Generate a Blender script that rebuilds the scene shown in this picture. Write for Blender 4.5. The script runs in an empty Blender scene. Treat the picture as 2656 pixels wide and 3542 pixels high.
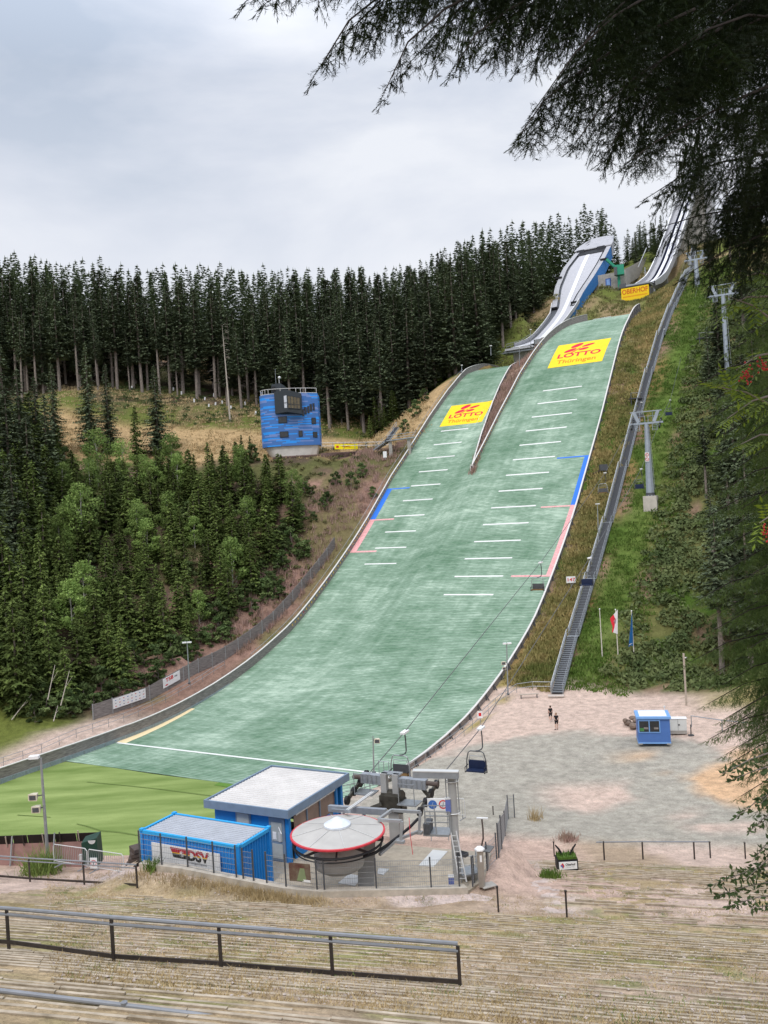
import bpy, bmesh, math, random
import numpy as np
from mathutils import Vector, Matrix
random.seed(7); rng = np.random.default_rng(7)
S = bpy.context.scene
COL = S.collection
R = math.radians
# ------------------------------------------------------------------ camera
CAMZ = 26.8
FPX, PITCH, ROLL, YAW = 2963.0, R(-0.339), R(3.383), R(29.461)
IW, IH = 2656, 3542
cam = bpy.data.cameras.new('camera'); cam_o = bpy.data.objects.new('camera', cam); COL.objects.link(cam_o)
cam.sensor_fit = 'HORIZONTAL'; cam.sensor_width = 36.0; cam.lens = 36.0 * FPX / IW
cam.clip_start = 0.3; cam.clip_end = 3000
_f = Vector((0, math.cos(PITCH), math.sin(PITCH))); _u = Vector((0, -math.sin(PITCH), math.cos(PITCH))); _r = Vector((1, 0, 0))
_cr = math.cos(ROLL) * _r - math.sin(ROLL) * _u; _cu = math.sin(ROLL) * _r + math.cos(ROLL) * _u
M = Matrix((( _cr.x, _cu.x, -_f.x, 0), (_cr.y, _cu.y, -_f.y, 0), (_cr.z, _cu.z, -_f.z, CAMZ), (0, 0, 0, 1)))
cam_o.matrix_world = M
S.camera = cam_o
# ------------------------------------------------------------------ world, sun, exposure
SUN_EL, SUN_ROT = R(52), R(200)
w = bpy.data.worlds.new('World'); S.world = w; w.use_nodes = True
nt = w.node_tree; nt.nodes.clear()
def N(nt, t, **k):
    n = nt.nodes.new(t)
    for a, b in k.items():
        if a.startswith('i_'):
            key = a[2:]
            key = int(key) if key.isdigit() else key.replace('_', ' ')
            n.inputs[key].default_value = b
        else: setattr(n, a, b)
    return n
sky = N(nt, 'ShaderNodeTexSky', sky_type='NISHITA'); sky.sun_disc = False; sky.sun_elevation = SUN_EL; sky.sun_rotation = SUN_ROT
sky.air_density = 1.0; sky.dust_density = 2.0
skm = N(nt, 'ShaderNodeVectorMath', operation='SCALE'); skm.inputs['Scale'].default_value = 0.10
nt.links.new(sky.outputs[0], skm.inputs[0])
tc = N(nt, 'ShaderNodeTexCoord')
mp = N(nt, 'ShaderNodeMapping'); mp.inputs['Scale'].default_value = (1.0, 1.0, 2.6); mp.inputs['Location'].default_value = (0.3, 0.1, 0.35)
nt.links.new(tc.outputs['Generated'], mp.inputs[0])
n1 = N(nt, 'ShaderNodeTexNoise', i_Scale=2.3, i_Detail=7.0, i_Roughness=0.52, i_Distortion=0.25)
nt.links.new(mp.outputs[0], n1.inputs['Vector'])
cr = N(nt, 'ShaderNodeValToRGB')
cr.color_ramp.elements[0].position = 0.38; cr.color_ramp.elements[0].color = (0.49, 0.56, 0.675, 1)
cr.color_ramp.elements[1].position = 0.62; cr.color_ramp.elements[1].color = (0.84, 0.865, 0.92, 1)
e = cr.color_ramp.elements.new(0.5); e.color = (0.66, 0.705, 0.80, 1)
nt.links.new(n1.outputs['Fac'], cr.inputs[0])
# clouds are brighter towards the horizon behind the hills
sp = N(nt, 'ShaderNodeSeparateXYZ'); nt.links.new(tc.outputs['Generated'], sp.inputs[0])
hr = N(nt, 'ShaderNodeMapRange'); hr.inputs[1].default_value = 0.22; hr.inputs[2].default_value = 0.46; hr.inputs[3].default_value = 0.6; hr.inputs[4].default_value = 0.0
nt.links.new(sp.outputs[2], hr.inputs[0])
hm = N(nt, 'ShaderNodeMixRGB', blend_type='MIX'); hm.inputs[2].default_value = (0.86, 0.87, 0.91, 1)
nt.links.new(hr.outputs[0], hm.inputs[0]); nt.links.new(cr.outputs[0], hm.inputs[1])
# an overcast sky is brightest overhead
zr = N(nt, 'ShaderNodeMapRange'); zr.inputs[1].default_value = 0.45; zr.inputs[2].default_value = 0.95; zr.inputs[3].default_value = 1.0; zr.inputs[4].default_value = 2.6
nt.links.new(sp.outputs[2], zr.inputs[0])
zm = N(nt, 'ShaderNodeVectorMath', operation='SCALE'); nt.links.new(hm.outputs[0], zm.inputs[0]); nt.links.new(zr.outputs[0], zm.inputs['Scale'])
mx = N(nt, 'ShaderNodeMixRGB', blend_type='MIX'); mx.inputs[0].default_value = 0.9
nt.links.new(skm.outputs[0], mx.inputs[1]); nt.links.new(zm.outputs[0], mx.inputs[2])
bg = N(nt, 'ShaderNodeBackground'); bg.inputs[1].default_value = 1.0
nt.links.new(mx.outputs[0], bg.inputs[0])
wo = N(nt, 'ShaderNodeOutputWorld'); nt.links.new(bg.outputs[0], wo.inputs[0])
sun = bpy.data.lights.new('sun', 'SUN'); sun.energy = 1.3; sun.angle = R(14); sun.color = (1.0, 0.96, 0.9)
sun_o = bpy.data.objects.new('sun', sun); COL.objects.link(sun_o)
sun_o.rotation_euler = (R(90) - SUN_EL, 0, R(180) - SUN_ROT)   # the light comes from behind the camera, as the sky's sun does
S.view_settings.view_transform = 'Standard'; S.view_settings.look = 'None'; S.view_settings.exposure = 0.14; S.view_settings.gamma = 1.0
# ------------------------------------------------------------------ coordinates
CR_, SR_, CP_, SP_ = math.cos(ROLL), math.sin(ROLL), math.cos(PITCH), math.sin(PITCH)
def ray(px, py):
    X2 = px - IW / 2; Y2 = IH / 2 - py
    X = X2 * CR_ + Y2 * SR_; Y = -X2 * SR_ + Y2 * CR_
    return np.array([X / FPX, CP_ - SP_ * Y / FPX, SP_ + CP_ * Y / FPX])
def at(px, py, d):                       # photo point seen at a forward distance d -> world
    P = ray(px, py) * d; return np.array([P[0], P[1], P[2] + CAMZ])
def onz(px, py, z):
    v = ray(px, py); return v * ((z - CAMZ) / v[2]) + np.array([0, 0, CAMZ])
AX = np.array([math.sin(YAW), math.cos(YAW)]); BX = np.array([math.cos(YAW), -math.sin(YAW)])
def ts(t, s, z=0.0):                     # hill frame: t uphill, s across -> world
    return np.array([AX[0] * t + BX[0] * s, AX[1] * t + BX[1] * s, z])
def tos(x, y): return x * AX[0] + y * AX[1], x * BX[0] + y * BX[1]
# landing profile: z above the outrun for t along the hill
PT = [-100, 68.7, 72.7, 76.7, 80.7, 84.7, 88.7, 92.6, 96.5, 100.4, 104.2, 107.9, 111.7, 115.3, 118.9, 120.7, 125.1, 129.4, 133.7, 137.9, 142.1, 146.1, 150.2, 154.2, 158.3, 162.3, 166.3, 170.3, 174.3, 178.3, 182.3, 186.3]
PZ = [0, 0, 0.02, .13, .42, .86, 1.46, 2.2, 3.1, 4.14, 5.33, 6.66, 8.13, 9.75, 11.5, 12.43, 14.83, 17.31, 19.87, 22.55, 25.37, 28.27, 31.2, 34.14, 37.07, 40.02, 43.02, 46.05, 49.07, 52.1, 55.12, 58.05]
_a = R(35.5); _t, _z = PT[-1], PZ[-1]
while _t < 300:
    _t += 2; _a = max(_a - R(1.6), R(9)) ; _z += 2 * math.tan(_a); PT.append(_t); PZ.append(_z)
PT = np.array(PT); PZ = np.array(PZ)
SOT = [0, 75, 100, 115, 170, 180, 190, 200, 210, 300]
SOZ = [0, 0, .7, 1.3, 1.5, 1.8, 3.2, 6.2, 9.6, 9.6]
def smooth(a, b, x):
    k = np.clip((np.asarray(x, float) - a) / (b - a), 0, 1); return k * k * (3 - 2 * k)
def prof(t, s=-54.0):
    t = np.asarray(t, float)
    return np.interp(t, PT, PZ) - np.interp(t, SOT, SOZ) * (1 - smooth(-72, -63, s))
def hitprof(px, py, ds=0.0):
    v = ray(px, py); ks = np.linspace(45, 320, 5500)
    x, y, z = v[0] * ks, v[1] * ks, v[2] * ks + CAMZ
    t, s = tos(x, y); g = z - prof(t, s) - ds
    i = np.where(g[:-1] * g[1:] < 0)[0]
    k = ks[i[0]] if len(i) else 300
    return v * k + np.array([0, 0, CAMZ])
def RBF(P):
    P = np.array(P, float); X = P[:, :2]; D = np.sqrt(((X[:, None] - X[None]) ** 2).sum(-1))
    n = len(P); A = np.zeros((n + 3, n + 3)); A[:n, :n] = D + np.eye(n) * -0.3
    A[:n, n] = 1; A[:n, n + 1:] = X; A[n, :n] = 1; A[n + 1:, :n] = X.T
    b = np.concatenate([P[:, 2], [0, 0, 0]]); c = np.linalg.solve(A, b)
    def f(x, y):
        x = np.asarray(x, float); y = np.asarray(y, float); sh = x.shape; q = np.stack([x.ravel(), y.ravel()], 1); out = np.empty(len(q))
        for i in range(0, len(q), 20000):
            d = np.sqrt(((q[i:i + 20000, None] - X[None]) ** 2).sum(-1)); out[i:i + 20000] = d @ c[:n] + c[n] + q[i:i + 20000] @ c[n + 1:]
        return out.reshape(sh)
    return f
UA = R(14.4)                              # the stand falls away along this azimuth
def tou(x, y): return x * math.sin(UA) + y * math.cos(UA), x * math.cos(UA) - y * math.sin(UA)
def uv_w(u, v, z=0.0): return np.array([u * math.sin(UA) + v * math.cos(UA), u * math.cos(UA) - v * math.sin(UA), z])
SU = [-20, 0, 8, 18.6, 33, 36, 40, 46, 58, 75]; SZ = [33, 25.1, 21.0, 15.9, 10.4, 9.4, 8.5, 6.9, 2.9, 2.8]
def stand_z(u): return np.interp(u, SU, SZ)
C = []
RT = [95, 105, 115, 125, 140, 155, 170, 185, 200, 215, 232, 245]
RZ_ = [2.8, 5.0, 8.8, 14.0, 23.1, 33.9, 45.0, 56.2, 66.0, 74.6, 82.3, 88.0]
for t, zz0 in zip(RT, RZ_):
    for s in (-39, -30, -12, 12, 45):
        C.append((*ts(t, s)[:2], zz0 + (0 if s < -20 else 0.6) + (1.5 if s > 20 else 0) - (0 if s > -35 else 1.5 * (t > 212) + 1.5 * (t > 240))))
for t in (78, 88, 98, 110, 122, 134): C.append((*ts(t, -92)[:2], float(prof(t, -80)) + 0.5 + (1.2 if t > 105 else 0)))
for t in (66, 75, 85, 95, 105, 115, 125, 135, 145, 155, 165, 175, 185, 195, 206):
    C.append((*ts(t, -87)[:2], float(prof(t, -80)) + 0.3))
def cp(px, py, d, dz=0): C.append(tuple(at(px, py, d) + np.array([0, 0, dz])))
def cz(x, y, z): C.append((x, y, z + CAMZ))
for x, a in ((-130, 6), (-90, 3), (-60, 0)):
    for y, z in ((70, -25.5), (90, -25.5), (105, -25), (115, -22), (130, -14), (150, -4), (175, 8), (190, 14), (205, 19)):
        cz(x, y, z + a * (y > 120))
for y, z in ((130, -19.5), (150, -8.5), (172, 5), (188, 12.3), (200, 15.5), (212, 22)): cz(-32, y, z)
for y, z in ((165, 0), (178, 7), (186, 11.6), (194, 12.3), (200, 13.6), (210, 17)): cz(-13, y, z)
cz(-20, 188, 12.0); cz(-20, 196, 13.5); cz(-3, 186, 12.0); cz(2, 190, 12.4); cz(-1, 215, 17); cz(-28, 205, 18.2)
cp(870, 1440, 215); cp(640, 1360, 235); cp(230, 1370, 215); cp(650, 1200, 300); cp(1300, 1520, 215)
cp(1650, 1260, 218); cp(1800, 1080, 245); cp(1930, 1010, 262); cp(2110, 985, 268); cp(2250, 860, 300)
cz(-129, 300, 72); cz(-28, 300, 60); cz(40, 300, 70); cz(85, 310, 80); cz(-60, 350, 72); cz(40, 360, 78); cz(110, 360, 86); cz(-140, 360, 76)
cz(25, 250, 48); cz(-30, 250, 38); cz(-90, 250, 45); cz(0, 275, 50)
for P in ((2050, 1005, 232), (2080, 975, 245), (2140, 985, 240), (2350, 950, 247), (2380, 850, 280), (2420, 880, 262)): cp(*P, dz=-0.3)
for t, s, z in ((245, -54, 50.0), (230, -52, 49.0), (262, -54, 54), (285, -54, 63), (310, -54, 76), (340, -54, 88), (215, -76, 34), (235, -76, 40), (255, -76, 47.5), (275, -78, 60), (222, -88, 38.5), (240, -92, 45), (260, -62, 56), (240, -60, 50.5), (225, -62, 48.0), (290, -30, 78), (330, -20, 92), (265, -35, 64), (300, 20, 80)):
    C.append((*ts(t, s)[:2], z + CAMZ))
for x, y in ((5, 70), (15, 62), (25, 62), (35, 62), (35, 75), (45, 90), (30, 90), (15, 92), (20, 104), (28, 105), (5, 80), (60, 80), (60, 60), (40, 103), (55, 98)): C.append((x, y, 2.8 if y < 100 else 3.0))
for x, y in ((-60, 45), (-60, 10), (60, 45), (90, 60), (90, 20), (60, 10), (0, -15), (60, -15), (-60, -15)): C.append((x, y, float(stand_z(tou(x, y)[0]))))
terr_rbf = RBF(C)
def terrain(x, y):
    x = np.asarray(x, float); y = np.asarray(y, float)
    h = terr_rbf(x, y); t, s = tos(x, y); u, v = tou(x, y)
    # stand / bank in front
    ws = 1 - smooth(52, 66, u)
    h = h * (1 - ws) + stand_z(u) * ws
    # outrun bowl on the left
    mf = smooth(34, 38, t) * (1 - smooth(66, 74, t)) * (1 - smooth(-43, -38, s)) * smooth(43.5, 50, u) 
    h = h * (1 - mf) + (-0.35) * mf
    # hill strip
    L = np.interp(t, [60, 78, 175, 190, 208, 222], [-84.5, -84.5, -84.5, -82.5, -78, -74])
    Rr = np.interp(t, [60, 160, 216], [-41.5, -42, -44])
    m = smooth(0, 3.0, s - (L - 3.0)) * (1 - smooth(0, 4.5, s - Rr)) * smooth(58, 70, t) * (1 - smooth(214, 224, t))
    h = h * (1 - m) + (prof(t, s) - 0.3) * m
    # level terrace of the lift station
    wl_ = np.interp(x, [-13.9, -9.3, -6.1, -3.0, -.3, 3.2], [40.9, 39.8, 38.3, 37.4, 37.7, 39.0]); q = smooth(.1, .6, y - wl_) * (1 - smooth(46, 49.5, y + .35 * x)) * smooth(-14.5, -13.5, x) * (1 - smooth(4.3, 5.3, x - .3 * (y - 40)))
    h = h * (1 - q) + 8.9 * q
    return h
# ------------------------------------------------------------------ materials
MATS = {}
def mat(name, col, rough=0.85, metal=0.0, var=0.12, scale=4.0, bump=0.0, bscale=30.0, spec=0.3, col2=None, stretch=None, detail=6.0):
    if name in MATS: return MATS[name]
    m = bpy.data.materials.new(name); m.use_nodes = True; t = m.node_tree; t.nodes.clear()
    o = N(t, 'ShaderNodeOutputMaterial'); b = N(t, 'ShaderNodeBsdfPrincipled'); t.links.new(b.outputs[0], o.inputs[0])
    b.inputs['Roughness'].default_value = rough; b.inputs['Metallic'].default_value = metal; b.inputs['Specular IOR Level'].default_value = spec
    tc = N(t, 'ShaderNodeTexCoord'); src = tc.outputs['Object']
    if stretch:
        mp = N(t, 'ShaderNodeMapping'); mp.inputs['Scale'].default_value = stretch; t.links.new(src, mp.inputs[0]); src = mp.outputs[0]
    no = N(t, 'ShaderNodeTexNoise', i_Scale=scale, i_Detail=detail, i_Roughness=0.6); t.links.new(src, no.inputs['Vector'])
    rp = N(t, 'ShaderNodeValToRGB'); e0, e1 = rp.color_ramp.elements
    e0.position = 0.3; e1.position = 0.7
    c = np.array(col[:3]); c2 = np.array(col2[:3]) if col2 is not None else None
    e0.color = (*(c * (1 - var)), 1); e1.color = (*(np.clip(c * (1 + var), 0, 0.95) if c2 is None else c2), 1)
    t.links.new(no.outputs['Fac'], rp.inputs[0]); t.links.new(rp.outputs[0], b.inputs['Base Color'])
    if bump:
        n2 = N(t, 'ShaderNodeTexNoise', i_Scale=bscale, i_Detail=4.0); t.links.new(src, n2.inputs['Vector'])
        bp = N(t, 'ShaderNodeBump', i_Strength=bump, i_Distance=0.05); t.links.new(n2.outputs['Fac'], bp.inputs['Height']); t.links.new(bp.outputs[0], b.inputs['Normal'])
    MATS[name] = m; return m
STEEL = mat('galvanised steel', (0.36, 0.38, 0.40), 0.45, 0.6, 0.15, 6)
DSTEEL = mat('dark steel', (0.10, 0.105, 0.115), 0.5, 0.4, 0.2, 6)
RUSTY = mat('weathered brown steel', (0.10, 0.075, 0.065), 0.7, 0.2, 0.3, 12)
WHITE = mat('white paint', (0.78, 0.78, 0.78), 0.6, 0, 0.06, 3)
CONC = mat('concrete', (0.36, 0.34, 0.31), 0.9, 0, 0.18, 1.5, 0.3)
WOODG = mat('grey weathered boards', (0.17, 0.15, 0.145), 0.9, 0, 0.35, 2.0, 0.3, 20, stretch=(0.6, 0.6, 8.0), col2=(0.33, 0.30, 0.285))
WOODP = mat('pale timber', (0.42, 0.36, 0.30), 0.85, 0, 0.2, 4)
BLACK = mat('black rubber', (0.012, 0.012, 0.014), 0.6, 0, 0.2, 5)
BLUE = mat('bright blue cladding', (0.02, 0.17, 0.52), 0.5, 0, 0.1, 3)
RED = mat('red paint', (0.60, 0.02, 0.04), 0.5, 0, 0.1, 3)
YEL = mat('yellow mat', (0.85, 0.60, 0.02), 0.7, 0, 0.08, 3)
GLASS = mat('dark window glass', (0.02, 0.022, 0.025), 0.12, 0, 0.4, 1.5, spec=0.6)
CABLE = mat('steel rope', (0.13, 0.13, 0.13), 0.6, 0.3, 0.1, 5)
NAVY = mat('navy seat padding', (0.012, 0.022, 0.06), 0.5, 0, 0.2, 5)
LGREY = mat('light grey sheet', (0.58, 0.58, 0.57), 0.45, 0.1, 0.08, 1.0)
# ------------------------------------------------------------------ mesh builder
class MB:
    def __init__(s): s.v = []; s.f = []; s.mi = []; s.cur = 0
    def add(s, v, f, mi=None):
        o = len(s.v); s.v.extend([tuple(map(float, p)) for p in v]); s.f.extend([tuple(i + o for i in q) for q in f]); s.mi.extend([s.cur if mi is None else mi] * len(f)); return s
    def box(s, c, d, rz=0.0, mi=None, T=None):     # centre, full dims, rotation about z
        x, y, z = [k / 2 for k in d]
        P = [(-x, -y, -z), (x, -y, -z), (x, y, -z), (-x, y, -z), (-x, -y, z), (x, -y, z), (x, y, z), (-x, y, z)]
        ca, sa = math.cos(rz), math.sin(rz)
        P = [(c[0] + a * ca - b * sa, c[1] + a * sa + b * ca, c[2] + e) for a, b, e in P]
        if T is not None: P = [T @ Vector(p) for p in P]
        return s.add(P, [(0, 3, 2, 1), (4, 5, 6, 7), (0, 1, 5, 4), (1, 2, 6, 5), (2, 3, 7, 6), (3, 0, 4, 7)], mi)
    def beam(s, a, b, w, h=None, up=(0, 0, 1), mi=None):   # rectangular bar from a to b
        h = w if h is None else h; a = Vector(a); b = Vector(b); d = (b - a)
        if d.length < 1e-6: return s
        d.normalize(); up = Vector(up)
        if abs(d.dot(up)) > 0.99: up = Vector((0, 1, 0)) if abs(d.y) < 0.9 else Vector((1, 0, 0))
        r = d.cross(up).normalized() * w / 2; u = r.cross(d).normalized() * h / 2
        P = [a - r - u, a + r - u, a + r + u, a - r + u, b - r - u, b + r - u, b + r + u, b - r + u]
        return s.add(P, [(0, 1, 2, 3), (7, 6, 5, 4), (0, 4, 5, 1), (1, 5, 6, 2), (2, 6, 7, 3), (3, 7, 4, 0)], mi)
    def tube(s, pts, r, n=8, r2=None, mi=None, cap=True):
        pts = [Vector(p) for p in pts]; m = len(pts); rs = [r + (r2 - r) * i / (m - 1) for i in range(m)] if r2 is not None else ([r] * m if not isinstance(r, (list, tuple)) else list(r))
        V = []; ref = None
        for i, p in enumerate(pts):
            d = (pts[min(i + 1, m - 1)] - pts[max(i - 1, 0)]).normalized()
            if ref is None: ref = Vector((0, 0, 1)) if abs(d.z) < 0.9 else Vector((1, 0, 0))
            a = d.cross(ref).normalized(); b = a.cross(d).normalized(); ref = b
            for k in range(n):
                q = 2 * math.pi * k / n; V.append(p + (a * math.cos(q) + b * math.sin(q)) * rs[i])
        F = [(i * n + k, i * n + (k + 1) % n, (i + 1) * n + (k + 1) % n, (i + 1) * n + k) for i in range(m - 1) for k in range(n)]
        if cap: F += [tuple(range(n))[::-1], tuple((m - 1) * n + k for k in range(n))]
        return s.add(V, F, mi)
    def prism(s, poly, z0, z1, mi=None):           # polygon (x,y) extruded
        n = len(poly); V = [(x, y, z0) for x, y in poly] + [(x, y, z1) for x, y in poly]
        return s.add(V, [tuple(range(n))[::-1], tuple(range(n, 2 * n))] + [(i, (i + 1) % n, n + (i + 1) % n, n + i) for i in range(n)], mi)
    def lathe(s, prof, c=(0, 0, 0), n=24, mi=None):
        V = []; m = len(prof)
        for r, z in prof:
            for k in range(n): q = 2 * math.pi * k / n; V.append((c[0] + r * math.cos(q), c[1] + r * math.sin(q), c[2] + z))
        F = [(i * n + k, i * n + (k + 1) % n, (i + 1) * n + (k + 1) % n, (i + 1) * n + k) for i in range(m - 1) for k in range(n)]
        if prof[0][0] > 1e-4: F.append(tuple(range(n))[::-1])
        if prof[-1][0] > 1e-4: F.append(tuple((m - 1) * n + k for k in range(n)))
        return s.add(V, F, mi)
    def sheet(s, rows, mi=None):                   # grid of points rows[i][j]
        m = len(rows); n = len(rows[0])
        return s.add([p for r in rows for p in r], [(i * n + j, i * n + j + 1, (i + 1) * n + j + 1, (i + 1) * n + j) for i in range(m - 1) for j in range(n - 1)], mi)
    def sph(s, c, r, n=10, m=6, mi=None, sc=(1, 1, 1)):
        V = [(c[0], c[1], c[2] + r * sc[2])]
        for i in range(1, m):
            a = math.pi * i / m
            for k in range(n): q = 2 * math.pi * k / n; V.append((c[0] + r * sc[0] * math.sin(a) * math.cos(q), c[1] + r * sc[1] * math.sin(a) * math.sin(q), c[2] + r * sc[2] * math.cos(a)))
        V.append((c[0], c[1], c[2] - r * sc[2])); L = len(V) - 1
        F = [(0, 1 + k, 1 + (k + 1) % n) for k in range(n)]
        F += [(1 + i * n + k, 1 + (i + 1) * n + k, 1 + (i + 1) * n + (k + 1) % n, 1 + i * n + (k + 1) % n) for i in range(m - 2) for k in range(n)]
        F += [(1 + (m - 2) * n + k, L, 1 + (m - 2) * n + (k + 1) % n) for k in range(n)]
        return s.add(V, F, mi)
    def build(s, name, mats, parent=None, smooth=False, fixn=True):
        me = bpy.data.meshes.new(name); me.from_pydata(s.v, [], s.f)
        mats = mats if isinstance(mats, (list, tuple)) else [mats]
        for m in mats: me.materials.append(m)
        if len(mats) > 1: me.polygons.foreach_set('material_index', s.mi)
        if fixn:
            bm = bmesh.new(); bm.from_mesh(me); bmesh.ops.recalc_face_normals(bm, faces=bm.faces); bm.to_mesh(me); bm.free()
        if smooth: me.polygons.foreach_set('use_smooth', [True] * len(me.polygons))
        me.update()
        return link(name, me, parent)
def link(name, me, parent=None):
    o = bpy.data.objects.new(name, me); COL.objects.link(o)
    if parent is not None: o.parent = parent
    return o
def npmesh(name, V, F, mats, parent=None, mi=None, smooth=False):   # V (n,3), F (m,k) arrays
    V = np.asarray(V, np.float32); F = np.asarray(F, np.int32); k = F.shape[1]
    me = bpy.data.meshes.new(name); me.vertices.add(len(V)); me.vertices.foreach_set('co', V.ravel())
    me.loops.add(F.size); me.loops.foreach_set('vertex_index', F.ravel())
    me.polygons.add(len(F)); me.polygons.foreach_set('loop_start', np.arange(0, F.size, k, dtype=np.int32)); me.polygons.foreach_set('loop_total', np.full(len(F), k, np.int32))
    for m in (mats if isinstance(mats, (list, tuple)) else [mats]): me.materials.append(m)
    if mi is not None: me.polygons.foreach_set('material_index', np.asarray(mi, np.int32))
    if smooth: me.polygons.foreach_set('use_smooth', np.ones(len(F), bool))
    me.update(calc_edges=True); me.validate()
    return link(name, me, parent)
def tag(o, label=None, cat=None, group=None, kind=None):
    if label: o['label'] = label
    if cat: o['category'] = cat
    if group: o['group'] = group
    if kind: o['kind'] = kind
    return o
def thing(name, loc, label, cat, group=None, rz=0.0):
    o = bpy.data.objects.new(name, None); COL.objects.link(o); o.location = loc; o.rotation_euler = (0, 0, rz); o.empty_display_size = 0.3
    return tag(o, label, cat, group)
def dup(root, loc, rz=None, label=None, group=None, scale=None):
    r = root.copy(); COL.objects.link(r); r.location = loc
    if rz is not None: r.rotation_euler = (0, 0, rz)
    if scale is not None: r.scale = scale if isinstance(scale, (tuple, list)) else (scale,) * 3
    if label: r['label'] = label
    if group: r['group'] = group
    for ch in root.children:
        c = ch.copy(); COL.objects.link(c); c.parent = r
        for g in ch.children:
            d = g.copy(); COL.objects.link(d); d.parent = c
    return r
def text_mesh(body, size=1.0, depth=0.0, bold=0.0, align='CENTER', sx=1.0):
    cu = bpy.data.curves.new('t', 'FONT'); cu.body = body; cu.size = size; cu.align_x = align; cu.extrude = depth; cu.offset = bold; cu.resolution_u = 4
    ob = bpy.data.objects.new('t', cu); COL.objects.link(ob); dg = bpy.context.evaluated_depsgraph_get(); dg.update()
    me = ob.evaluated_get(dg).to_mesh(); V = [(v.co.x * sx, v.co.y, v.co.z) for v in me.vertices]; F = [tuple(p.vertices) for p in me.polygons]
    ob.evaluated_get(dg).to_mesh_clear(); bpy.data.objects.remove(ob); bpy.data.curves.remove(cu)
    return V, F
# ================================================================== ground
def axis(segs):
    out = []
    for a, b, st in segs: out += list(np.arange(a, b, st))
    return np.array(out + [segs[-1][1]])
gx = axis([(-900, -200, 50), (-200, -120, 10), (-120, -45, 2.5), (-45, 50, 1.0), (50, 130, 2.5), (130, 250, 10), (250, 900, 50)])
gy = axis([(-200, -20, 20), (-20, 10, 3), (10, 125, 1.0), (125, 320, 2.2), (320, 420, 8), (420, 1500, 60)])
GX, GY = np.meshgrid(gx, gy)
cx_ = np.clip(GX, -170, 190); cy_ = np.clip(GY, -20, 380)
GZ = terrain(cx_, cy_) - 0.12 * np.hypot(GX - cx_, GY - cy_)
def vnoise(x, y, sc, seed=0):
    g = np.random.default_rng(seed).random((64, 64)); x = x / sc; y = y / sc
    xi = np.floor(x).astype(int); yi = np.floor(y).astype(int); fx = x - xi; fy = y - yi; fx = fx * fx * (3 - 2 * fx); fy = fy * fy * (3 - 2 * fy)
    a = g[yi % 64, xi % 64]; b = g[yi % 64, (xi + 1) % 64]; c = g[(yi + 1) % 64, xi % 64]; d = g[(yi + 1) % 64, (xi + 1) % 64]
    return a * (1 - fx) * (1 - fy) + b * fx * (1 - fy) + c * (1 - fx) * fy + d * fx * fy
def fbm(x, y, sc, seed=0): return (vnoise(x, y, sc, seed) + .5 * vnoise(x, y, sc / 2, seed + 1) + .25 * vnoise(x, y, sc / 4, seed + 2)) / 1.75
TT, SS_ = tos(GX, GY); UU, VV = tou(GX, GY)
wild = smooth(100, 106, TT) * smooth(-40, -36, SS_)
GZ = GZ + (fbm(GX, GY, 6, 3) - .5) * 1.4 * wild + (fbm(GX, GY, 9, 5) - .5) * 2.0 * smooth(108, 118, GY) * (1 - smooth(-100, -95, SS_))
GRASS = np.array([0.12, 0.14, 0.035]); GREEN = np.array([0.075, 0.13, 0.022]); STRAW = np.array([0.42, 0.29, 0.15]); PINK = np.array([0.56, 0.425, 0.35]); GREYG = np.array([0.37, 0.34, 0.285]); FLOOR = np.array([0.10, 0.075, 0.05]); REDD = np.array([0.28, 0.17, 0.13]); ORNG = np.array([0.60, 0.39, 0.235])
def mixc(c, k, w): w = np.clip(w, 0, 1)[..., None]; return c * (1 - w) + k * w
Cc = np.broadcast_to(FLOOR, GX.shape + (3,)).copy()
# right hillside
hillR = smooth(101, 104, TT + 2 * (fbm(GX, GY, 4, 9) - .5)) * smooth(-88, -84, SS_)
gR = mixc(np.broadcast_to(np.array([0.13, 0.13, 0.045]), Cc.shape), GREEN * .9, smooth(.45, .6, fbm(GX, GY, 5, 11)))
gR = mixc(gR, np.array([.25, .17, .07]), smooth(.52, .62, fbm(GX, GY, 3.5, 13)) * (1 - smooth(-35, -33, SS_)))
gR = mixc(gR, REDD, smooth(.62, .7, fbm(GX, GY, 4, 17)) * .7)
gR = mixc(gR, np.array([0.10, 0.155, 0.03]), (smooth(-34.5, -33.5, SS_) * (1 - smooth(-31, -28.5, SS_))) * .8)
Cc = Cc * (1 - hillR[..., None]) + gR * hillR[..., None]
# flat yard
yard = (1 - smooth(101, 104, TT + 2 * (fbm(GX, GY, 4, 9) - .5))) * smooth(-46, -44, SS_) * smooth(40, 44, TT + UU * 0)
nz_ = .5 * (fbm(GX, GY, 9, 21) - .5) + .25 * (fbm(GX, GY, 3, 22) - .5)
gq = np.clip(1.05 - np.hypot((GX - 14) / 19.0, (GY - 67) / 19.5), -1, 1) + nz_
gq = np.maximum(gq, np.clip(1.0 - np.hypot((GX - 28) / 16.0, (GY - 63) / 7.5), -1, 1) + nz_)
gq = np.maximum(gq, np.clip(1.0 - np.hypot((GX - 7) / 9.0, (GY - 72) / 12.0), -1, 1) + nz_)
yc = mixc(np.broadcast_to(PINK, Cc.shape), GREYG, smooth(.0, .12, gq))
yc = mixc(yc, ORNG, np.clip(smooth(.5, .62, fbm(GX, GY, 9, 23)) * smooth(18, 24, GX) * (1 - smooth(78, 82, GY)) + smooth(0, .3, 1 - np.hypot((GX - 28.5) / 5.5, (GY - 69) / 7.5) + nz_), 0, 1))
yc = mixc(yc, PINK, smooth(.52, .66, fbm(GX, GY, 7, 29)) * smooth(10, 14, GX) * (1 - smooth(70, 74, GY)))
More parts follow.
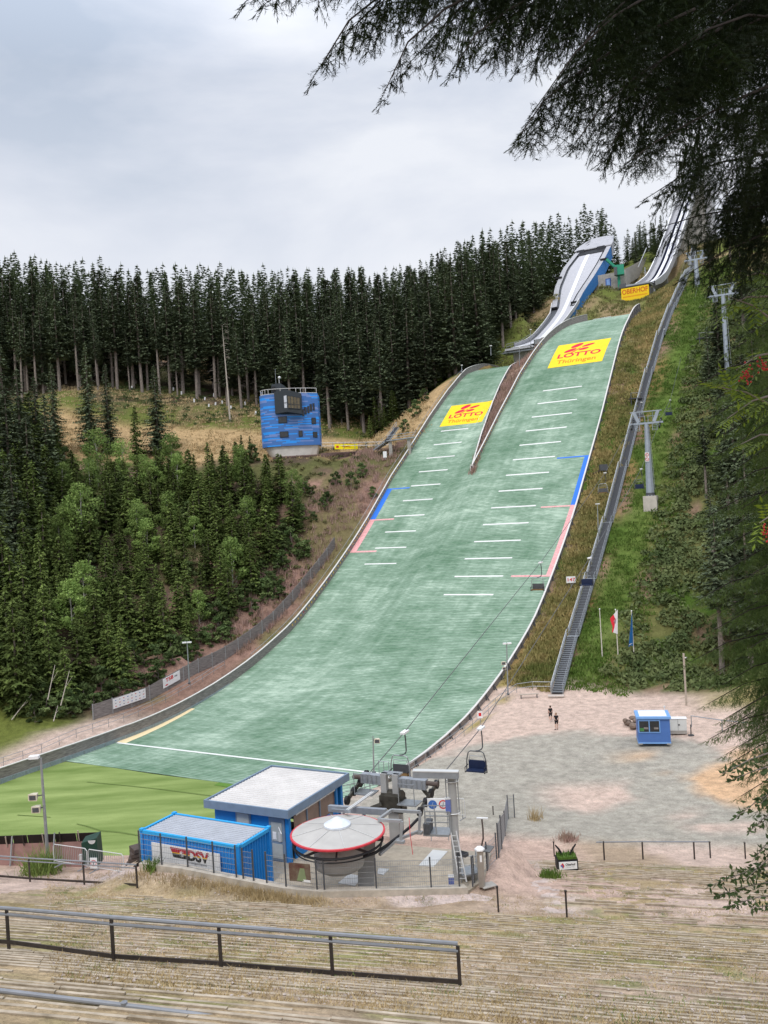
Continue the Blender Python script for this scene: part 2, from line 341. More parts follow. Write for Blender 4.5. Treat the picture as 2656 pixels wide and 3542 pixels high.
yc = mixc(yc, np.array([0.30, 0.25, 0.11]), smooth(94, 99, TT) * smooth(-20, -14, SS_ + 6 * (fbm(GX, GY, 5, 31) - .5)))
yc = mixc(yc, np.array([0.34, 0.27, 0.10]), smooth(-43, -41, SS_) * (1 - smooth(-39.5, -38, SS_)) * smooth(.4, .6, fbm(GX, GY, 5, 33)))
Cc = Cc * (1 - yard[..., None]) + yc * yard[..., None]
# bank below the lift station and stand
st = (1 - smooth(58, 60, UU))
sc_ = mixc(np.broadcast_to(np.array([0.40, 0.30, 0.21]), Cc.shape), PINK, smooth(.45, .6, fbm(GX, GY, 6, 41)))
bank = smooth(38, 40, UU) * (1 - smooth(9.5, 13, GX - 0.0 * GY))
sc_ = mixc(sc_, PINK * np.array([.95, .9, .88]), bank)
Cc = Cc * (1 - st[..., None]) + sc_ * st[..., None]
# left side of the outrun: path, grass, slope
lf = (1 - smooth(-86, -84, SS_)) * smooth(44, 48, GY)
lc = mixc(np.broadcast_to(PINK * .9, Cc.shape), np.array([0.13, 0.15, 0.035]), smooth(-2, 2, (-92 - SS_) + 3 * (fbm(GX, GY, 4, 51) - .5)))
lc = mixc(lc, FLOOR, smooth(112, 120, GY + 4 * (fbm(GX, GY, 5, 53) - .5)))
red = smooth(-8, 0, GX * 0 + SS_ + 95) * smooth(114, 120, GY) * (1 - smooth(176, 184, GY)) + smooth(.62, .7, fbm(GX, GY, 8, 57)) * smooth(112, 120, GY) * .8
lc = mixc(lc, REDD, red * .85)
lc = mixc(lc, GRASS * .9, smooth(.5, .6, fbm(GX, GY, 9, 59)) * smooth(118, 122, GY) * .6)
md = smooth(185, 189, GY + 6 * (fbm(GX, GY, 10, 61) - .5)) * (1 - smooth(210, 214, GY + 5 * (fbm(GX, GY, 7, 63) - .5) - np.clip(GX + 5, 0, 50) * .3))
lc = mixc(lc, STRAW, md)
md2 = smooth(208, 212, GY + 5 * (fbm(GX, GY, 7, 63) - .5)) * (1 - smooth(222, 230, GY)) 
lc = mixc(lc, GRASS * 1.0, md2 * smooth(.35, .5, fbm(GX, GY, 6, 67)))
md3 = smooth(236, 245, GY) * smooth(.5, .6, fbm(GX, GY, 16, 69)) * (1 - smooth(-10, 0, GX))
lc = mixc(lc, STRAW * .7, md3)
gtop = smooth(-92, -88, SS_) * 0
Cc = Cc * (1 - lf[..., None]) + lc * lf[..., None]
# grass around the inruns
top = smooth(205, 214, TT) * smooth(-92, -88, SS_ + 4 * (fbm(GX, GY, 8, 71) - .5)) * (1 - smooth(310, 330, GY))
tcx = mixc(np.broadcast_to(GRASS * 1.1, Cc.shape), np.array([0.27, 0.2, 0.11]), smooth(.5, .62, fbm(GX, GY, 9, 73)))
Cc = Cc * (1 - top[..., None]) + tcx * top[..., None]
wedge = smooth(150, 154, TT) * (1 - smooth(206, 212, TT)) * smooth(-73, -71, SS_) * (1 - smooth(-64, -62, SS_))
Cc = mixc(Cc, np.array([0.42, 0.29, 0.22]), wedge * .9)
ny, nx = GX.shape
V = np.stack([GX, GY, GZ], -1).reshape(-1, 3); I = np.arange(ny * nx).reshape(ny, nx)
F = np.stack([I[:-1, :-1], I[:-1, 1:], I[1:, 1:], I[1:, :-1]], -1).reshape(-1, 4)
def ground_mat():
    m = bpy.data.materials.new('ground'); m.use_nodes = True; t = m.node_tree; t.nodes.clear()
    o = N(t, 'ShaderNodeOutputMaterial'); b = N(t, 'ShaderNodeBsdfPrincipled', i_Roughness=1.0); b.inputs['Specular IOR Level'].default_value = 0.1; t.links.new(b.outputs[0], o.inputs[0])
    a = N(t, 'ShaderNodeAttribute', attribute_name='Col'); tc = N(t, 'ShaderNodeTexCoord')
    n1 = N(t, 'ShaderNodeTexNoise', i_Scale=1.1, i_Detail=9.0, i_Roughness=0.7); n2 = N(t, 'ShaderNodeTexNoise', i_Scale=9.0, i_Detail=5.0, i_Roughness=0.7)
    t.links.new(tc.outputs['Object'], n1.inputs['Vector']); t.links.new(tc.outputs['Object'], n2.inputs['Vector'])
    r1 = N(t, 'ShaderNodeMapRange'); r1.inputs[1].default_value = .3; r1.inputs[2].default_value = .7; r1.inputs[3].default_value = .68; r1.inputs[4].default_value = 1.32
    r2 = N(t, 'ShaderNodeMapRange'); r2.inputs[1].default_value = .25; r2.inputs[2].default_value = .75; r2.inputs[3].default_value = .68; r2.inputs[4].default_value = 1.32
    t.links.new(n1.outputs['Fac'], r1.inputs[0]); t.links.new(n2.outputs['Fac'], r2.inputs[0])
    mu = N(t, 'ShaderNodeMath', operation='MULTIPLY'); t.links.new(r1.outputs[0], mu.inputs[0]); t.links.new(r2.outputs[0], mu.inputs[1])
    vm = N(t, 'ShaderNodeVectorMath', operation='SCALE'); t.links.new(a.outputs['Color'], vm.inputs[0]); t.links.new(mu.outputs[0], vm.inputs['Scale'])
    t.links.new(vm.outputs[0], b.inputs['Base Color'])
    bp = N(t, 'ShaderNodeBump', i_Strength=0.7, i_Distance=0.15); t.links.new(n2.outputs['Fac'], bp.inputs['Height']); t.links.new(bp.outputs[0], b.inputs['Normal'])
    return m
GM = ground_mat()
def addcol(o, colors):
    ca = o.data.color_attributes.new('Col', 'FLOAT_COLOR', 'POINT'); c4 = np.ones((len(o.data.vertices), 4), np.float32); c4[:, :3] = colors; ca.data.foreach_set('color', c4.ravel())
g = npmesh('ground', V, F, GM, smooth=True); addcol(g, Cc.reshape(-1, 3)); tag(g, kind='structure')
def gz(x, y): return float(terrain(np.array([x]), np.array([y]))[0])
# ================================================================== landing slope
def slope_mat():
    m = bpy.data.materials.new('green plastic matting'); m.use_nodes = True; t = m.node_tree; t.nodes.clear()
    o = N(t, 'ShaderNodeOutputMaterial'); b = N(t, 'ShaderNodeBsdfPrincipled', i_Roughness=0.75); b.inputs['Specular IOR Level'].default_value = 0.25; t.links.new(b.outputs[0], o.inputs[0])
    uv = N(t, 'ShaderNodeUVMap'); sep = N(t, 'ShaderNodeSeparateXYZ'); t.links.new(uv.outputs[0], sep.inputs[0])
    # rows every 0.42 m
    ml = N(t, 'ShaderNodeMath', operation='MULTIPLY'); ml.inputs[1].default_value = 1 / 0.42; t.links.new(sep.outputs[1], ml.inputs[0])
    fr = N(t, 'ShaderNodeMath', operation='FRACT'); t.links.new(ml.outputs[0], fr.inputs[0])
    rr = N(t, 'ShaderNodeMapRange', interpolation_type='SMOOTHSTEP'); rr.inputs[1].default_value = 0.0; rr.inputs[2].default_value = 0.55; rr.inputs[3].default_value = 0.52; rr.inputs[4].default_value = 1.18; t.links.new(fr.outputs[0], rr.inputs[0])
    def noise(scale, vec, det=4.0, rough=.6):
        mp = N(t, 'ShaderNodeMapping'); mp.inputs['Scale'].default_value = vec; t.links.new(uv.outputs[0], mp.inputs[0])
        n = N(t, 'ShaderNodeTexNoise', i_Scale=scale, i_Detail=det, i_Roughness=rough); t.links.new(mp.outputs[0], n.inputs['Vector']); return n
    big = noise(0.06, (1, 1, 1), 3.0); med = noise(0.5, (.35, 1.0, 1), 6.0, .7); fine = noise(1.6, (.5, 2.4, 1), 4.0, .7); strk = noise(0.5, (1.6, .12, 1), 4.0)
    ad = N(t, 'ShaderNodeMath', operation='MULTIPLY_ADD'); ad.inputs[1].default_value = .9; t.links.new(big.outputs['Fac'], ad.inputs[0])
    m2 = N(t, 'ShaderNodeMath', operation='MULTIPLY_ADD'); m2.inputs[1].default_value = .85; t.links.new(med.outputs['Fac'], m2.inputs[0])
    m3 = N(t, 'ShaderNodeMath', operation='MULTIPLY_ADD'); m3.inputs[1].default_value = .8; t.links.new(fine.outputs['Fac'], m3.inputs[0]); 
    m4 = N(t, 'ShaderNodeMath', operation='MULTIPLY'); m4.inputs[1].default_value = .35; t.links.new(strk.outputs['Fac'], m4.inputs[0])
    t.links.new(m4.outputs[0], m3.inputs[2]); t.links.new(m3.outputs[0], m2.inputs[2]); t.links.new(m2.outputs[0], ad.inputs[2])
    rp = N(t, 'ShaderNodeValToRGB'); e0, e1 = rp.color_ramp.elements; e0.position = .42; e1.position = .62
    nr = N(t, 'ShaderNodeMath', operation='DIVIDE'); nr.inputs[1].default_value = 2.9; t.links.new(ad.outputs[0], nr.inputs[0])
    e0.color = (0.095, 0.18, 0.108, 1); e1.color = (0.43, 0.54, 0.425, 1); em = rp.color_ramp.elements.new(.515); em.color = (0.21, 0.305, 0.222, 1)
    t.links.new(nr.outputs[0], rp.inputs[0])
    vm = N(t, 'ShaderNodeVectorMath', operation='SCALE'); t.links.new(rp.outputs[0], vm.inputs[0]); t.links.new(rr.outputs[0], vm.inputs['Scale'])
    t.links.new(vm.outputs[0], b.inputs['Base Color'])
    bp = N(t, 'ShaderNodeBump', i_Strength=0.5, i_Distance=0.05); t.links.new(fine.outputs['Fac'], bp.inputs['Height']); t.links.new(bp.outputs[0], b.inputs['Normal'])
    return m
SLM = slope_mat()
# arc length along the profile (big hill)
tt_ = np.arange(40, 260.1, 0.5); zz_ = prof(tt_); arc_ = np.concatenate([[0], np.cumsum(np.hypot(np.diff(tt_), np.diff(zz_)))])
def arc(t): return float(np.interp(t, tt_, arc_))
def t_of_arc(a): return float(np.interp(a, arc_, tt_))
def Lb(t): return float(np.interp(t, [66, 80, 100, 153, 172, 182, 190, 200, 208, 214, 220], [-80.8, -81, -81.8, -84.3, -83.5, -82.6, -82.3, -82, -81.6, -80.5, -80]))   # left edge, small side
def Rb(t): return float(np.interp(t, [66, 75, 90, 115, 142, 164, 190, 208, 214], [-42.2, -42.1, -41.6, -41.7, -42.8, -43.8, -45.3, -46.2, -46.6]))
def Wl(t): return float(np.interp(t, [153, 163, 174, 182, 190, 200, 208], [-66.4, -68.3, -69.7, -70.4, -71.2, -72.2, -72.8]))  # right edge of small side
def Wr(t): return float(np.interp(t, [153, 168, 180, 192, 208, 215], [-66.2, -66, -65.4, -63.8, -61.4, -58.6]))             # left edge of big side
def surf(t, s, dz=0.0): return ts(t, s, float(prof(t, s)) + dz)
TC = 153.0
def mat_sheet(t0, t1, fl, fr, ns, V, F, UVs):
    rows = []
    n = int((t1 - t0) / 1.0) + 1
    for i in range(n + 1):
        t = t0 + (t1 - t0) * i / n; a, b = fl(t), fr(t); row = []
        for j in range(ns + 1):
            s = a + (b - a) * j / ns; row.append(len(V)); V.append(surf(t, s, 0.12)); UVs.append((s, arc(t)))
        rows.append(row)
    for i in range(n):
        for j in range(ns): F.append((rows[i][j], rows[i][j + 1], rows[i + 1][j + 1], rows[i + 1][j]))
Vs, Fs, Us = [], [], []
mat_sheet(66.0, TC, Lb, Rb, 36, Vs, Fs, Us)
mat_sheet(TC, 207.5, Lb, Wl, 10, Vs, Fs, Us)
mat_sheet(TC, 217.0, Wr, Rb, 16, Vs, Fs, Us)
slope = npmesh('landing_slope', np.array(Vs), np.array(Fs), SLM, smooth=True); tag(slope, kind='structure')
uvl = slope.data.uv_layers.new(name='UVMap'); li = np.empty(len(slope.data.loops), np.int32); slope.data.loops.foreach_get('vertex_index', li); uvl.data.foreach_set('uv', np.array(Us, np.float32)[li].ravel())
def patch(name, t0, t1, s0, s1, m, dz=0.135, parent=slope, n=None, sk=0.0, s0b=None, s1b=None):
    b = MB(); n = n or max(2, int((t1 - t0) / 1.0)); rows = []
    for i in range(n + 1):
        k = i / n; t = t0 + (t1 - t0) * k; a = s0 + ((s0b if s0b is not None else s0) - s0) * k; c = s1 + ((s1b if s1b is not None else s1) - s1) * k
        rows.append([surf(t, a + (c - a) * j / 6, dz) for j in range(7)])
    b.sheet(rows); return b.build(name, m, parent)
LINEW = mat('white line matting', (0.72, 0.72, 0.69), 0.8, 0, 0.10, 8)
LBLUE = mat('blue line matting', (0.03, 0.17, 0.66), 0.7, 0, 0.08, 8)
LRED = mat('faded red line matting', (0.70, 0.30, 0.30), 0.8, 0, 0.15, 3, col2=(0.80, 0.45, 0.44))
LYEL = mat('pale yellow line matting', (0.80, 0.64, 0.38), 0.8, 0, 0.08, 8)
a80 = arc(174.3)
for k in range(14):
    t = t_of_arc(a80 - 5 * k); patch('distance_line', t - 0.14, t + 0.14, -54.2 - 4.16, -54.2 + 4.16, LINEW, n=1)
tsm = [167.2, 163.1, 159.1, 155.1, 151.2, 147.2, 143.2, 139.1, 134.9, 130.7]
for i, t in enumerate(tsm):
    sc = -76.0 + 0.09 * i; patch('distance_line', t - 0.13, t + 0.13, sc - 3.22, sc + 3.22, LINEW, n=1)
def hs(px, py): P = hitprof(px, py, 0.13); return tos(P[0], P[1])
tB0 = hs(2020, 1575)[0]; tB1 = hs(1990, 1745)[0]; tB2 = hs(1905, 1994)[0]
patch('blue_edge_line', tB1, tB0, Rb(tB1) - 1.0, Rb(tB1) - .05, LBLUE, s0b=Rb(tB0) - 1.0, s1b=Rb(tB0) - .05)
patch('blue_cross_line', tB0 - .3, tB0, Rb(tB0) - 6.2, Rb(tB0) - 1.02, LBLUE, n=1)
patch('red_edge_line', tB2, tB1 - .02, Rb(tB2) - 1.0, Rb(tB2) - .05, LRED, s0b=Rb(tB1) - 1.0, s1b=Rb(tB1) - .05)
patch('red_cross_line', tB1 - .35, tB1 - .02, Rb(tB1) - 6.2, Rb(tB1) - 1.02, LRED, n=1)
patch('red_cross_line', tB2, tB2 + .4, Rb(tB2) - 6.6, Rb(tB2) - 1.02, LRED, n=1)
tL0 = hs(1345, 1690)[0]; tL1 = hs(1270, 1797)[0]; tL2 = hs(1200, 1912)[0]
patch('blue_edge_line', tL1, tL0, Lb(tL1) + .05, Lb(tL1) + 1.2, LBLUE, s0b=Lb(tL0) + .05, s1b=Lb(tL0) + 1.2)
patch('blue_cross_line', tL0 - .3, tL0, Lb(tL0) + 1.22, Lb(tL0) + 5.2, LBLUE, n=1)
patch('red_edge_line', tL2, tL1 - .02, Lb(tL2) + .05, Lb(tL2) + 1.3, LRED, s0b=Lb(tL1) + .05, s1b=Lb(tL1) + 1.2)
patch('red_cross_line', tL1 - .35, tL1 - .02, Lb(tL1) + 1.22, Lb(tL1) + 5.4, LRED, n=1)
patch('red_cross_line', tL2, tL2 + .4, Lb(tL2) + 1.32, Lb(tL2) + 5.6, LRED, n=1)
tF = hs(800, 2615)[0]; tY = hs(665, 2450)[0]
patch('finish_line', tF - .18, tF + .18, Lb(tF) + .3, Rb(tF) - .2, LINEW, n=1)
patch('yellow_edge_line', tF + .2, tY, Lb(tF) + .05, Lb(tF) + 1.6, LYEL, n=12, s0b=Lb(tY) + .05, s1b=Lb(tY) + .75)
# ------------------------------------------------ lottery mats on both landing hills
LOTY = mat('yellow printed mat', (0.86, 0.60, 0.015), 0.75, 0, 0.06, 2.0)
LOTR = mat('red print', (0.62, 0.012, 0.05), 0.75, 0, 0.06, 2.0)
LOTO = mat('orange print', (0.75, 0.16, 0.01), 0.75, 0, 0.06, 2.0)
def petal(L, Wd, ang, off=0.0):
    P = []
    for i in range(18):
        q = 2 * math.pi * i / 18; x = L * (0.5 + 0.5 * math.cos(q)); y = Wd * math.sin(q) * (0.35 + 0.65 * (x / L))
        x += off; P.append((x * math.cos(ang) - y * math.sin(ang), x * math.sin(ang) + y * math.cos(ang)))
    return P
def lotto_mat(tb, tt, sl, sr, lbl):
    root = thing('advertising_mat', ts((tb + tt) / 2, (sl + sr) / 2, float(prof((tb + tt) / 2, (sl + sr) / 2))), lbl, 'advertising mat', 'lottery advertising mats on the landing slopes')
    ab, at_ = arc(tb), arc(tt); Wd, Hh = sr - sl, at_ - ab
    def tr(x, y, dz): # x 0..1, y 0..1
        t = t_of_arc(ab + y * Hh); s = sl + x * Wd; P = surf(t, s, dz); return tuple(P - np.array(root.location))
    b = MB(); b.sheet([[tr(j / 8, i / 12, .14) for j in range(9)] for i in range(13)]); b.build('sheet', LOTY, root)
    def put(V, F, x0, y0, sx, sy, m, name):
        b = MB(); b.add([tr(x0 + v[0] * sx, y0 + v[1] * sy, .16) for v in V], F); b.build(name, m, root, fixn=False)
    V, F = text_mesh('LOTTO', 1.0, 0, 0.028); wv = max(v[0] for v in V) - min(v[0] for v in V)
    put(V, F, .5, .36, .80 / wv, .235, LOTR, 'lettering')
    V, F = text_mesh('Thüringen', 1.0, 0, 0.010); wv = max(v[0] for v in V) - min(v[0] for v in V)
    put(V, F, .5, .125, .72 / wv, .205, LOTO, 'lettering')
    b = MB(); asp = Wd / Hh
    for cx, cy, ax_, ay_, hl, hw in ((.39, .855, .156, .132, .125, .065), (.61, .81, .17, .077, .12, .042), (.30, .648, .16, .095, .12, .055), (.55, .652, .145, .039, .095, .045)):
        n_ = math.hypot(ax_, ay_ * Hh / Wd); ex_, ey_ = ax_ / n_, ay_ / n_; P = []
        for i in range(18): q = 2 * math.pi * i / 18; a_, c_ = hl * math.cos(q), hw * math.sin(q); P.append((cx + ex_ * a_ - ey_ * (Hh / Wd) * c_, cy + ey_ * a_ + ex_ * (Wd / Hh) * c_))
        b.add([tr(x, y, .16) for x, y in P], [tuple(range(18))])
    b.add([tr(x, y, .16) for x, y in ((.30, .50), (.34, .50), (.49, .715), (.47, .73))], [(0, 1, 2, 3)])
    b.build('clover_emblem', LOTR, root, fixn=False)
lotto_mat(181.9, 190.9, -59.6, -47.6, 'yellow lottery mat with red clover lying on the taller right-hand landing slope')
lotto_mat(168.7, 175.6, -80.2, -70.2, 'yellow lottery mat with red clover lying on the smaller left-hand landing slope')
# ================================================================== outrun field
def field_mat():
    m = bpy.data.materials.new('artificial turf'); m.use_nodes = True; t = m.node_tree; t.nodes.clear()
    o = N(t, 'ShaderNodeOutputMaterial'); b = N(t, 'ShaderNodeBsdfPrincipled', i_Roughness=0.95); b.inputs['Specular IOR Level'].default_value = 0.1; t.links.new(b.outputs[0], o.inputs[0])
    tc = N(t, 'ShaderNodeTexCoord'); mp = N(t, 'ShaderNodeMapping'); mp.inputs['Rotation'].default_value = (0, 0, R(18)); mp.inputs['Scale'].default_value = (.35, 1.6, 1); t.links.new(tc.outputs['Object'], mp.inputs[0])
    n1 = N(t, 'ShaderNodeTexNoise', i_Scale=.22, i_Detail=6.0, i_Roughness=0.6); t.links.new(mp.outputs[0], n1.inputs['Vector'])
    rp = N(t, 'ShaderNodeValToRGB'); e0, e1 = rp.color_ramp.elements; e0.position = .33; e1.position = .68; e0.color = (0.135, 0.195, 0.05, 1); e1.color = (0.28, 0.345, 0.12, 1)
    t.links.new(n1.outputs['Fac'], rp.inputs[0]); 
    n2 = N(t, 'ShaderNodeTexNoise', i_Scale=14.0, i_Detail=3.0); t.links.new(tc.outputs['Object'], n2.inputs['Vector'])
    r2 = N(t, 'ShaderNodeMapRange'); r2.inputs[3].default_value = .8; r2.inputs[4].default_value = 1.2; t.links.new(n2.outputs['Fac'], r2.inputs[0])
    vm = N(t, 'ShaderNodeVectorMath', operation='SCALE'); t.links.new(rp.outputs[0], vm.inputs[0]); t.links.new(r2.outputs[0], vm.inputs['Scale']); t.links.new(vm.outputs[0], b.inputs['Base Color'])
    return m
b = MB(); b.sheet([[ts(t, s, 0.10 + 0.04 * math.sin(t * .7) * math.sin(s * .4)) for s in np.linspace(-82.5, -42.3, 40)] for t in np.linspace(38, 65.95, 28)])
fo = b.build('grass_field', field_mat(), smooth=True, fixn=False); tag(fo, kind='structure')
b = MB(); b.sheet([[ts(65.9 - .9 * (i > 0), s, 0.16) for s in np.linspace(-58, -44, 8)] for i in range(2)]); o_ = b.build('turf_strip', mat('darker turf', (0.10, 0.20, 0.03), 0.95), fixn=False); o_.parent = fo
SEAM = mat('turf seam', (0.12, 0.18, 0.04), .95)
for pl_ in (((265, 2848), (304, 2857), (345, 2870), (410, 2876), (478, 2888)), ((300, 2703), (450, 2718), (560, 2729), (675, 2744), (780, 2758)), ((60, 2818), (120, 2822), (175, 2826))):
    P = [onz(x, y, .17) for x, y in pl_]; b = MB(); b.sheet([[p + [0, -.06, 0], p + [0, .06, 0]] for p in P]); b.build('turf_seam', SEAM, fo, fixn=False)
# ================================================================== walls, rails and fences of the hill
CAPM = mat('pale wall cap', (0.62, 0.60, 0.57), 0.7, 0, 0.08, 3)
BASEG = mat('blue grey base board', (0.23, 0.28, 0.30), 0.8, 0, 0.15, 3)
MARKY = mat('yellow marker', (0.75, 0.45, 0.05), 0.6); MARKR = mat('red marker', (0.45, 0.01, 0.04), 0.6)
def arange_t(a, b, st):
    n = max(1, int(round((b - a) / st))); return [a + (b - a) * i / n for i in range(n + 1)]
def board_wall(label, fs, t0, t1, h, side, outer=True, base=False, marks=None, hf=None, cap=CAPM, board=WOODG):
    # side: -1 the wall stands on the left of the mat (inner face looks to +s)
    hf = hf or (lambda t: h); tm = (t0 + t1) / 2; org = surf(tm, fs(tm)); root = thing('side_wall', org, label, 'side wall', 'board walls along the landing slopes')
    T = arange_t(t0, t1, 1.6)
    def P(t, ds, dz): return surf(t, fs(t) + side * ds, dz) - org
    b = MB(); 
    for ds in (0.0, 0.14): b.sheet([[P(t, ds, .12 + .35 * (ds == 0 and base) + (hf(t) - .12 - .35 * (ds == 0 and base)) * k / 2 - (0.9 if (ds and k == 0) else 0)) for t in T] for k in range(3)])
    for t in (t0, t1): b.add([P(t, 0, .0), P(t, .14, 0), P(t, .14, hf(t)), P(t, 0, hf(t))], [(0, 1, 2, 3)])
    b.build('boards', board, root, fixn=False)
    if base:
        b = MB(); b.sheet([[P(t, -.03, .08 + .42 * k) for t in T] for k in range(2)]); b.sheet([[P(t, -.03 * (1 - k), .50) for t in T] for k in range(2)]); b.build('base_board', BASEG, root, fixn=False)
    b = MB()
    for k in range(len(T) - 1): b.beam(P(T[k], .07, hf(T[k]) + .04), P(T[k + 1] + .01, .07, hf(T[k + 1]) + .04), .26, .08)
    b.build('top_cap', cap, root)
    if outer:
        b0 = None
        for t in arange_t(t0 + .4, t1 - .4, 2.6 if (t1 - t0) / 2.6 < 95 else (t1 - t0) / 95):
            b = MB(); b.beam(P(t, .24, -1.0), P(t, .24, hf(t)), .14, .14); b.beam(P(t, .24, hf(t) * .6), P(t, .9, -.9), .10); b.build('post', DSTEEL, root)
    if marks:
        ta, tb = marks; a0, a1 = arc(ta), arc(tb); n = int(a1 - a0)
        for i in range(n):
            t = t_of_arc(a0 + i + .5); c = P(t, -.012, hf(t) * .62); b = MB(); d = (P(t + .01, 0, 0) - P(t, 0, 0)); d = Vector(d).normalized(); up = Vector((0, 0, 1)); r = .17
            b.add([Vector(c) + d * math.cos(q) * r + up * math.sin(q) * r for q in [2 * math.pi * k / 10 for k in range(10)]], [tuple(range(10))]); b.build('distance_marker', MARKR if i % 10 == 4 else MARKY, root, fixn=False)
    return root
board_wall('long board wall with yellow distance discs along the left edge of the landing slope', Lb, 57.5, 209, 1.15, -1, outer=False, base=False, marks=(113, 168), hf=lambda t: float(np.interp(t, [57, 90, 120, 150, 195, 209], [1.7, 1.6, 1.3, 1.15, 1.5, 1.5])))
board_wall('low board wall with dark outer posts along the right edge of the tall landing slope', Rb, 72, 216, .5, 1, outer=True, hf=lambda t: float(np.interp(t, [72, 100, 185, 200, 208, 216], [.35, .5, .6, .9, 1.8, 2.2])))
board_wall('board wall with yellow discs on the left edge of the tall slope, ending at the wedge tip', Wr, 153, 214, .95, -1, outer=False, marks=(154, 192), hf=lambda t: float(np.interp(t, [153, 175, 200, 214], [1.1, 1.1, 1.7, 1.7])))
board_wall('thin wall with dark posts on the right edge of the smaller landing slope', Wl, 153, 208, .6, 1, outer=True, hf=lambda t: float(np.interp(t, [153, 190, 208], [.9, .6, .9])))
b = MB(); P0 = surf(152.85, -66.3); root = thing('wall_end_post', P0, 'pale vertical end board closing the wedge where both landing slopes join', 'end board')
b.box((0, 0, .55), (.62, .16, 1.3), -YAW); b.build('board', CAPM, root); b = MB(); b.box((-.0, -.1, .45), (.34, .06, 1.0), -YAW); b.build('dark_core', BLACK, root)
b = MB(); b.box((0, 0, 1.24), (.7, .24, .08), -YAW); b.build('top_cap', CAPM, root)
# base board of the bowl (blue grey strip under the left wall, lower part)
T = arange_t(57.6, 96, 1.6); root = thing('kick_board', surf(76, Lb(76)), 'blue grey kick board running under the left wall beside the outrun turf', 'kick board')
b = MB(); o = surf(76, Lb(76)); H_ = lambda t: float(np.interp(t, [57, 80, 96], [.62, .5, .25]))
b.sheet([[surf(t, Lb(t) + .09 * (k < 2), [.0, H_(t), H_(t)][k]) - o for t in T] for k in range(3)]); b.build('board', BASEG, root, fixn=False)
b = MB()
for t in T: b = MB(); b.box(surf(t, Lb(t) + .12, H_(t) / 2) - o, (.04, .05, H_(t)), -YAW); b.build('joint_cover', STEEL, root)
def rail_fence(name, label, cat, pts, h=1.05, rails=(1.0, .5), r=.03, sp=2.4, m=STEEL, pr=.03, group=None, flat=False, flip=0.0, mesh=None, postw=None, pm=None, top_ext=0.0):
    pts = [np.array(p, float) for p in pts]; org = pts[0].copy(); root = thing(name, org, label, cat, group)
    L = [0]
    for a, c in zip(pts, pts[1:]): L.append(L[-1] + float(np.linalg.norm(c - a)))
    def along(d):
        i = int(min(max(np.searchsorted(L, d) - 1, 0), len(pts) - 2)); k = (d - L[i]) / max(L[i + 1] - L[i], 1e-6); return pts[i] + (pts[i + 1] - pts[i]) * k - org
    n = max(1, int(round(L[-1] / sp)))
    for i in range(n + 1):
        p = along(L[-1] * i / n); b = MB()
        if postw: b.box((p[0], p[1], p[2] + h / 2 + top_ext / 2), (postw, postw, h + top_ext))
        else: b.tube([p + [0, 0, -.1], p + [0, 0, h + top_ext]], pr, 6)
        b.build('post', pm or m, root)
    for k in rails:
        b = MB(); P = [along(L[-1] * i / (n * 1)) + [0, 0, h * k] for i in range(n + 1)] if len(pts) > 2 else [pts[0] - org + [0, 0, h * k], pts[-1] - org + [0, 0, h * k]]
        b.tube(P, r, 6); b.build('rail', m, root)
    return root
def gpt(px, py, ds=0.0): # photo pixel -> terrain
    v = ray(px, py); ks = np.linspace(14, 330, 3200); x = v[0] * ks; y = v[1] * ks; z = v[2] * ks + CAMZ; g = z - terrain(x, y)
    i = np.where(g[:-1] * g[1:] < 0)[0]; k = ks[i[0]] if len(i) else 300.; return np.array([v[0] * k, v[1] * k, v[2] * k + CAMZ])
def lift(P): P = np.array(P, float); P[2] = gz(P[0], P[1]); return P
# rail beside the left wall (upper part)
rail_fence('handrail', 'steel pipe handrail climbing just outside the left wall past the distance discs', 'handrail', [surf(t, Lb(t) - 1.0, .15) for t in arange_t(103, 190, 3)], h=1.35, rails=(1.0, ), sp=3.2, r=.035)
rail_fence('handrail', 'two-bar steel railing between the gravel path and the low end of the left wall', 'railing', [lift(ts(t, -86.6 - (96 - t) * .03)) for t in arange_t(58, 101, 3)], h=1.1, sp=2.6)
